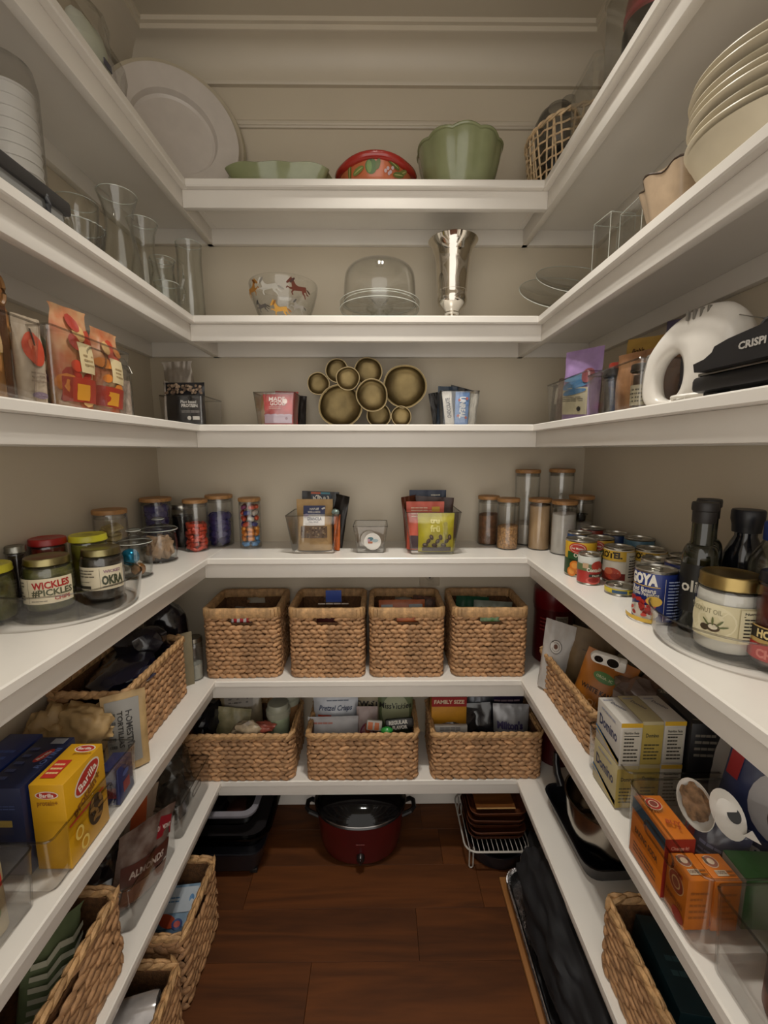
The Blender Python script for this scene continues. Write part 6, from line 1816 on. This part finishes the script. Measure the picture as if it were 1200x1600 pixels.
# left basket goods
CLP = clear('#d8d4c8', .75, .4, .12)
addbag('clear pouch of pale crackers standing in the left wide basket', -.455, 1.345, z6, (-4, -4, 4), .135, .225, .05, mat('#8a7a5e', .3, var=.3, vscale=24, coat=.4, col2='#5a5040'), 121, lambda p, w, h: p.rect(-w * .4, h * .76, w * .3, h * .94, '#7a7268', 4, 2).lines(-w * .3, w * .2, h * .8, h * .9, 2, '#3f3a34', 2), top=.06)
addbag('clear pouch of green leaves and flowers in the left wide basket', -.500, 1.300, z6, (-10, 6, 0), .110, .180, .04, mat('#6f6a4a', .35, var=.4, vscale=30, col2='#a59a78'), 122, top=.06)
for lab, x, y, h, c in (('pale green lidded tub at the right in the left wide basket', -.335, 1.315, .205, '#8f9a80'), ('tan cookie tub behind the green lidded tub', -.315, 1.375, .210, '#7a5a3a')):
    t = thing('snack_tub', lab, 'tub', (x, y, z6))
    MB().lathe([(.0003, 0), (.028, 0), (.034, h * .5), (.036, h - .04), (.0365, h - .038)], 32).build('tub_body', mat(c, .35, var=.12, vscale=30), t)
    MB().lathe([(.0385, h - .040), (.039, h - .038), (.039, h - .022), (.034, h - .018), (.034, h - .004), (.031, h), (.0003, h)], 32).build('lid', mat('#8f9080', .35, var=.03), t)
for lab, x, y, z, r, s, c in (('crumpled cream bag with red print at the rim of the left wide basket', -.420, 1.270, .140, (.050, .022, .030), 5, '#9a8a72'), ('red and white pack at the rim of the left wide basket', -.375, 1.275, .145, (.040, .018, .016), 7, '#8f4a3c'), ('black bag at the left end of the left wide basket', -.570, 1.330, .135, (.040, .060, .055), 9, '#141318')):
    o = MB().blob((0, 0, 0), r, .4, s, 3, 2.0).build('snack_bag', mat(c, .3, var=.25, vscale=40, bump=.2, bscale=30), None, loc=(x, y, z6 + z), smooth=30)
    tag(o, lab, 'bag')

# left side of shelf six
basket('woven basket with hand hole in the lower left, holding a chevron bag', (-.627, .585, Z6), 0, .222, .335, .172, 9, .032, 'rope', ('s', .085, 2), 15, 'long woven baskets on the lowest shelf')
def chev(p, w, h):
    for k in range(7):
        v = h * .12 + k * h * .11
        for j in range(4):
            u0, u1 = -w * .46 + j * w * .23, -w * .46 + (j + 1) * w * .23
            s = h * .05 if j % 2 else -h * .05
            p.poly([(u0, v - s / 2), (u1, v + s / 2), (u1, v + s / 2 + h * .05), (u0, v - s / 2 + h * .05)], '#aaa894')
    p.rect(-.012, h * .16, .016, h * .30, '#6a3f22', 2, 2)
pouch('snack_bag', 'sage green bag with pale chevrons in the lower left basket', 'bag', (-.605, .650, Z6 + .008), (4, 8, 70), .105, .180, .05, mat('#5f6a4c', .45, var=.08), 131, prints=chev, gather=.15, top=.08)
o = MB().blob((0, 0, 0), (.070, .060, .050), .3, 6, 3).build('plastic_bag', mat('#3a3026', .4, var=.2), None, loc=(-.655, .500, Z6 + .065))
tag(o, 'dull brown bag beside the chevron bag in the lower left basket', 'bag')
tray_bin('clear bin holding the bag of almonds', (-.633, .900, Z6), 0, .200, .200, .105, .004, .010, group='clear bins on the lowest shelf')
def almo(p, w, h):
    p.poly([(w * .10, h * .70), (w * .44, h * .62), (w * .44, h * .86), (w * .22, h * .92)], '#7a1620')
    p.text('DIAMOND', w * .28, h * .78, .009, '#b8a8a0', .03, rot=-.2, w=w * .28)
    p.rect(-w * .46, h * .34, w * .40, h * .60, '#4a2218', 5, 3).text('ALMONDS', -w * .04, h * .47, .015, '#a89a90', .04, w=w * .62)
    p.rect(-w * .4, h * .06, w * .4, h * .32, '#6a4028', 5, 3)
pouch('nut_bag', 'glossy brown almond bag leaning in the clear bin', 'bag', (-.572, .880, Z6 + .005), (6, 12, 68), .150, .175, .05, mat('#80726a', .2, .15, var=.2, bump=.2, bscale=20, coat=.5, col2='#4a2f24'), 132, prints=almo, top=.07)
pouch('nut_bag', 'orange and white snack bag behind the almond bag', 'bag', (-.620, .955, Z6 + .005), (0, 14, 62), .080, .180, .025, mat('#a08e7c', .4, var=.1), 133, prints=lambda p, w, h: p.rect(-w * .40, h * .45, w * .1, h * .9, '#b5562a', 4, 4), top=.06)
o = MB().blob((0, 0, 0), (.07, .07, .06), .4, 3, 3).build('plastic_bag', DKB, None, loc=(-.665, .860, Z6 + .068))
tag(o, 'black shiny bag beside the almonds in the clear bin', 'bag')
tray_bin('clear bin of empty plastic bags at the far left of the lowest shelf', (-.620, 1.120, Z6), 0, .180, .190, .100, .004, .010, handle=[('r', .055, .018, .028)], group='clear bins on the lowest shelf')
for lab, x, y, z, r, s in (('larger crumpled clear plastic bag in the far left bin', -.610, 1.140, .095, (.055, .060, .085), 3), ('smaller crumpled clear plastic bag in the far left bin', -.575, 1.080, .070, (.035, .045, .060), 8)):
    o = MB().blob((0, 0, 0), r, .45, s, 3, 2.4).build('clear_bag', clear('#c8c2b8', .72, .5, .18), None, loc=(x, y, Z6 + z), smooth=0)
    tag(o, lab, 'bag')
# right side of shelf six
t = thing('roasting_pan', 'black rectangular pan with upright handle on the right, lowest shelf', 'pan', (.560, 1.020, Z6), 2)
PAN = mat('#15151a', .3, var=.1, coat=.2)
MB().loft([rring(.125, .235, .03, 0), rring(.155, .270, .035, .045), rring(.160, .275, .037, .048), rring(.150, .265, .034, .047), rring(.120, .228, .028, .006)], (True, True)).build('pan', PAN, t, smooth=50)
MB().tube([(-.022, .128, .045), (-.026, .150, .070), (-.027, .160, .100), (-.024, .165, .125)], lambda k: .013 - .004 * k, 10).build('handle', PAN, t)
t = thing('mixing_bowl', 'steel mixing bowl with shiny rim set in the black pan', 'bowl', (.578, .975, Z6 + .012))
bw = [(.0003, 0), (.040, 0), (.064, .012), (.086, .045), (.100, .095), (.104, .145), (.1065, .146)]
MB().lathe(bw + [(r - .002, z + .0015) for r, z in bw[::-1][1:]], 52).build('bowl', mat('#9b948a', .16, 1.0, var=.04), t)
t = thing('whisk', 'wire balloon whisk lying in the steel mixing bowl', 'whisk', (.585, 1.010, Z6 + .085), rot=(.9, .5, .3))
mb = MB()
for k in range(6):
    a = PI * k / 6
    mb.tube([(.026 * math.sin(PI * s / 12) * math.cos(a) * (1 if s <= 12 else 1), .026 * math.sin(PI * s / 12) * math.sin(a), .08 * (1 - math.cos(PI * s / 12)) / 2 if s <= 6 else .08 * (1 - math.cos(PI * s / 12)) / 2) for s in range(13)], .0009, 5)
mb.build('wires', TIN, t)
MB().tube([(0, 0, 0), (0, 0, -.03), (0, 0, -.07)], .006, 8).build('handle', TIN_D, t)
basket('woven basket of dark boxes in the lower right', (.553, .560, Z6), 0, .222, .370, .152, 9, .032, 'rope', None, 18, 'long woven baskets on the lowest shelf', slant=.14)
carton('dark_box', 'dark teal box in the lower right basket', 'box', (.520, .640, Z6 + .008), (0, 4, -6), .085, .150, .125, mat('#10262c', .4, var=.1), {'top': lambda p, w, h: p.lines(-w * .3, w * .3, -h * .2, h * .1, 2, '#2a464c', 3)})
carton('dark_box', 'black box with faint print near the front of the lower right basket', 'box', (.575, .480, Z6 + .008), (0, -3, 5), .120, .130, .118, mat('#0e0f1a', .35, var=.1), {'top': lambda p, w, h: p.lines(-w * .3, w * .3, -h * .2, h * .1, 2, '#1f2236', 3)})
carton('dark_box', 'grey wrapped box at the far end of the lower right basket', 'box', (.600, .690, Z6 + .008), (0, 6, 8), .060, .090, .135, mat('#3f4048', .4, var=.15))
o = MB().blob((0, 0, 0), (.040, .06, .085), .3, 5, 3, flat=.083).build('paper_bag', mat('#7a6c58', .5, var=.12), None, loc=(.642, .330, Z6 + .085))
tag(o, 'greyish paper bag behind the dark box at the lower right', 'bag')
t = thing('food_tub', 'dark red tub in the right corner of the lowest shelf', 'tub', (.590, 1.335, Z6))
MB().lathe([(.0003, 0), (.058, 0), (.062, .004), (.062, .155), (.0645, .158), (.0645, .200), (.060, .208), (.0003, .208)], 36).build('tub_body', mat('#40080b', .35, var=.06), t)

# ================================================================ floor level
t = thing('slow_cooker', 'oval dark red slow cooker with black glass lid on the floor', 'slow cooker', (-.068, 1.305, 0))
EL = lambda a, z: 1 - .20 * abs(math.sin(a)) ** 2
MB().lathe([(.0003, .008), (.118, .008), (.126, .012), (.136, .05), (.142, .10), (.146, .148), (.144, .150), (.0003, .140)], 56, wave=EL).build('housing', mat('#46090c', .3, var=.05, coat=.3), t)
MB().lathe([(.136, .148), (.149, .149), (.152, .153), (.149, .158), (.136, .160)], 56, wave=EL).build('crock_rim', mat('#141214', .25, coat=.4), t)
lidp = [(.150, .160), (.151, .163), (.147, .166)] + [(.145 * math.cos(PI / 2 * k / 9) + .0003, .166 + .052 * math.sin(PI / 2 * k / 9)) for k in range(1, 10)]
MB().lathe(lidp, 56, wave=EL).build('lid', mat('#0a090a', .07, var=.02, spec=.25), t)
MB().tube([((.1515) * EL(a, 0) * math.cos(a), .1515 * EL(a, 0) * math.sin(a), .162) for a in [2 * PI * k / 56 for k in range(56)]], .0022, 6, closed=True).build('lid_rim', mat('#8d8a88', .2, 1.0), t)
MB().lathe([(.010, .216), (.012, .228), (.026, .232), (.026, .242), (.0003, .245)], 24).build('lid_knob', BLACK, t)
for s in (-1, 1):
    MB().tube([(s * .138, -.028, .118), (s * .168, -.026, .132), (s * .178, -.014, .136), (s * .178, .014, .136), (s * .168, .026, .132), (s * .138, .028, .118)], .0075, 8).build('handle', BLACK, t)
mb = MB().lathe([(.0003, .016), (.010, .016), (.012, .012), (.013, 0)], 24).box(-.0025, .0025, -.011, .011, .014, .021, .001)
mb.xf(Matrix.Translation((.004, -.1085, .048)) @ Matrix.Rotation(PI / 2 + .18, 4, 'X')).build('dial', mat('#1a1414', .3), t)
p = Print(flat((.004, -.1165, .098), (1, 0, 0), (0, .08, 1)), .001)
p.lines(-.014, .014, -.003, .003, 1, '#7a4a48', 3)
p.build('lettering', t)
for a in (.7, 2.4, 3.9, 5.5):
    MB().lathe([(.0003, 0), (.012, 0), (.014, .010)], 14, (.095 * math.cos(a), .075 * math.sin(a), 0)).build('foot', BLACK, t)

# left floor: roaster, glass dish, storage box
t = thing('roaster', 'black oblong roaster lowest of the stack in the left corner', 'pan', (-.520, 1.295, 0))
MB().loft([rring(.27, .22, .03, .012), rring(.29, .24, .035, .075), rring(.305, .255, .04, .080), rring(.305, .255, .04, .086), rring(.285, .235, .035, .088)], (True, True)).build('pan', PAN, t, smooth=40)
for dx, dy in ((-.12, -.095), (.12, -.095), (-.12, .095), (.12, .095)):
    MB().box(dx - .012, dx + .012, dy - .012, dy + .012, 0, .016, .003).build('foot', BLACK, t)
t = thing('glass_dish', 'large dark glass casserole in the middle of the left stack', 'dish', (-.500, 1.295, .089))
MB().loft([rring(.25, .20, .04, 0), rring(.285, .235, .05, .045), rring(.312, .262, .055, .048), rring(.312, .262, .055, .054), rring(.28, .23, .05, .053), rring(.245, .195, .04, .006)], (True, True)).build('dish', clear('#57534f', .45, .3, .04, 1, 1.4), t, smooth=40)
MB().loft([rring(.245, .195, .04, .007), rring(.262, .212, .045, .036)], (True, True)).build('dark_liner', mat('#1d1a1b', .35), t, smooth=40)
t = thing('storage_box', 'clear lidded box with grey rim on top of the left stack', 'container', (-.510, 1.285, .145))
MB().loft([rring(.20, .14, .03, 0), rring(.225, .165, .035, .045)][::1], (True, False)).build('box', clear('#8d8a8c', .6, .35, .05), t, smooth=40)
MB().loft([rring(.236, .176, .038, .040), rring(.240, .180, .04, .043), rring(.240, .180, .04, .050), rring(.205, .145, .03, .051), rring(.205, .145, .03, .046)], (False, False)).build('lid_rim', mat('#77757c', .35), t, smooth=40)
MB().loft([rring(.206, .146, .03, .0455), rring(.206, .146, .03, .0475)], (True, True)).build('lid_window', clear('#9a989c', .7, .4, .04), t, smooth=40)
for dx, dy, r, c, s in ((.045, -.02, (.030, .040, .012), '#7a4a3c', 3), (.02, .02, (.022, .03, .010), '#8f8478', 5), (-.04, .0, (.04, .05, .012), '#3a3436', 7)):
    MB().blob((dx, dy, .022), r, .3, s).build('contents', mat(c, .5), t)
# floor baskets, left
basket('woven basket on the floor holding a blue drink pack', (-.555, .952, 0), 0, .205, .205, .208, 10, .030, 'rope', ('s', .06, 2), 21, 'long woven baskets on the floor', slant=.3)
def punch(p, w, h):
    p.rect(-w * .48, h * .70, w * .48, h * .97, '#a8b0b8', 5, 2).lines(-w * .3, w * .1, h * .8, h * .88, 2, '#4a6a8a', 3).ell(w * .36, h * .84, .006, .009, '#4a7aa8', 14)
    p.ell(-w * .10, h * .62, w * .22, h * .07, '#a8401c', 18, -.3).ell(w * .14, h * .58, w * .12, h * .06, '#283a6a', 16).ell(w * .14, h * .58, w * .07, h * .035, '#a8342a', 14)
    p.rect(-w * .36, h * .32, w * .16, h * .46, '#7a1f22', 4, 2).rect(-w * .46, h * .26, -w * .3, h * .36, '#8a2a2c', 2, 2)
    p.rect(-w * .48, h * .08, w * .48, h * .28, '#1f3f5c', 5, 2)
    for k in range(12):
        p.rect(-w * .48 + (k % 6) * w * .16 + (k // 6) * w * .08, .002 + (k // 6) * h * .035, -w * .48 + (k % 6) * w * .16 + (k // 6) * w * .08 + w * .08, .002 + (k // 6 + 1) * h * .035, '#15161a', 1, 1)
pouch('drink_pack', 'light blue drink pack with red drink pictures in the floor basket', 'pack', (-.530, .878, .034), (-50, 0, 6), .115, .185, .026, mat('#6a8398', .35, var=.06), 141, prints=punch, top=.02)
carton('drink_box', 'plain blue box under the blue drink pack', 'box', (-.565, .965, .008), (0, 0, 2), .15, .15, .100, mat('#3a5066', .45, var=.1))
basket('woven basket on the floor holding wrapped paper plates', (-.550, .660, 0), 0, .205, .330, .185, 9, .032, 'rope', None, 23, 'long woven baskets on the floor', slant=.3)
t = thing('paper_plates', 'stack of white paper plates wrapped in clear film in the near floor basket', 'plates', (-.530, .690, .080), rot=(math.radians(60), 0, 0.1))
mb = MB()
for k in range(10):
    mb.lathe([(.0003, k * .006), (.058, k * .006), (.080, k * .006 + .010), (.080, k * .006 + .012), (.058, k * .006 + .003), (.0003, k * .006 + .003)], 40)
mb.build('plates', mat('#aeb0b8', .5, var=.02), t)
MB().blob((0, 0, .03), (.090, .086, .048), .18, 3, 3, 2.4).build('plastic_film', clear('#d8d8dc', .8, .5, .12), t, smooth=0)
t = thing('food_roll', 'clear wrapped roll lying across the near floor basket', 'roll', (-.535, .735, .150), rot=(0, PI / 2, .25))
MB().lathe([(.0003, -.07), (.034, -.07), (.036, -.06), (.036, .06), (.034, .07), (.0003, .07)], 30, wave=lambda a, z: 1 + .03 * math.sin(7 * a + z * 60)).build('wrapped_roll', mat('#9c9794', .18, .3, var=.15, vscale=20, bump=.3, bscale=24), t)
# floor, right: rack, trays, pan
t = thing('baking_pan', 'dark round pan under the white wire rack', 'pan', (.385, 1.285, 0))
MB().lathe([(.0003, .002), (.095, .002), (.102, .045), (.107, .048), (.107, .052), (.100, .050), (.092, .008), (.0003, .008)], 44).build('pan', PAN, t)
t = thing('wire_rack', 'white wire rack carrying the stack of wooden trays', 'rack', (.368, 1.300, 0))
RW = mat('#a8a39c', .35, var=.03)
MB().tube(rring(.205, .235, .035, .074, 5), .0030, 8, closed=True).build('frame', RW, t)
mb = MB()
for k in range(13):
    x = -.090 + k * .015
    mb.tube([(x, -.116, .074), (x, -.110, .077), (x, .110, .077), (x, .116, .074)], .0013, 5)
mb.build('wires', RW, t)
for dx in (-.082, .082):
    for dy in (-.10, .10):
        MB().tube([(dx - .006, dy, .073), (dx - .006, dy, .006), (dx - .003, dy, .002), (dx + .003, dy, .002), (dx + .006, dy, .006), (dx + .006, dy, .073)], .0022, 6).build('leg', RW, t)
trm = MB().loft([rring(.160, .160, .018, 0), rring(.176, .176, .024, .012), rring(.182, .182, .026, .018), rring(.178, .178, .025, .0185), rring(.150, .150, .016, .006)], (True, True)).mesh('tray', wood('#5f3218', '#2f150a', 12, .4, 'X', .2), 40)
for k, w_ in enumerate(('lowest wooden tray on the wire rack', 'second wooden tray from the bottom on the wire rack', 'middle wooden tray on the wire rack', 'second wooden tray from the top on the wire rack', 'topmost dark wooden tray on the wire rack')):
    o = link('wooden_tray', trm, None, (.372 + .003 * math.sin(k * 2), 1.300 + .003 * math.cos(k * 3), .079 + k * .0205), (0, 0, .02 * math.sin(k * 1.7)))
    tag(o, w_, 'tray', 'stack of wooden trays')
t = thing('wooden_plate', 'small square wooden plate with pale front edge on the tray stack', 'plate', (.365, 1.300, .180))
MB().loft([rring(.110, .140, .004, .0, 1), rring(.125, .155, .004, .008, 1), rring(.125, .155, .004, .011, 1), rring(.085, .110, .004, .006, 1)], (True, True)).build('plate', wood('#7a4a1f', '#4a2810', 10, .4, 'X', .2), t, smooth=20)
MB().box(-.0615, .0615, -.0785, -.0768, .008, .0118).build('front_edge', mat('#b08a58', .4), t)
# floor, right: board, foil pan, black bag
t = thing('cutting_board', 'tan wooden board lying flat on the floor along the right side', 'board', (.485, .790, 0), 0)
MB().box(-.122, .122, -.400, .368, 0, .014, .003).build('board', wood('#a3703f', '#7a4f28', 8, .45, 'Y'), t, smooth=30)
t = thing('foil_pan', 'crimped foil pan lying on the tan board under the black bag', 'foil pan', (.492, .800, .014))
FOIL = mat('#cfcdcf', .25, 1.0, var=.12, vscale=40, bump=.5, bscale=60)
mb = MB()
ringA, ringB, ringC, ringD = [], [], [], []
for i, q in enumerate(rring(.235, .720, .05, 0, 20)):
    k = .0022 if i % 2 else -.0022
    ringD.append((q[0] * .86, q[1] * .955, .001))
    ringC.append((q[0] * .93 + k, q[1] * .98, .026))
    ringB.append((q[0] * .97, q[1] * .992, .029 + k))
    ringA.append((q[0], q[1], .027 + k))
mb.loft([ringD, ringC, ringB, ringA], (True, False))
mb.tube(ringA, .0028, 6, closed=True)
mb.build('pan', FOIL, t, smooth=20)
o = MB().blob((0, 0, 0), (.098, .280, .105), .24, 5, 5, 2.4, flat=.085).build('tote_bag', mat('#0c0c10', .75, var=.25, vscale=12, bump=.2, bscale=30), None, loc=(.482, .885, .127), smooth=60)
tag(o, 'black fabric bag filling the gap under the right lowest shelf', 'bag')
o2 = MB().blob((0, 0, 0), (.095, .128, .085), .16, 8, 3, 1.4, flat=.07).build('tote_bag', mat('#0e1122', .7, var=.25, vscale=12), None, loc=(.488, .465, .1155), smooth=60)
tag(o2, 'navy fabric bag nearer the camera under the right lowest shelf', 'bag')
MB().box(-.012, .012, -.002, .002, -.008, .008, .001).build('red_tag', mat('#8c1c24', .4), o2, loc=(-.060, .10, .055), rot=(0, 0, .9))
basket('woven basket on the floor at the lower right edge', (.520, .230, 0), 0, .200, .200, .140, 7, .032, 'rope', None, 24, 'long woven baskets on the floor', slant=.3)
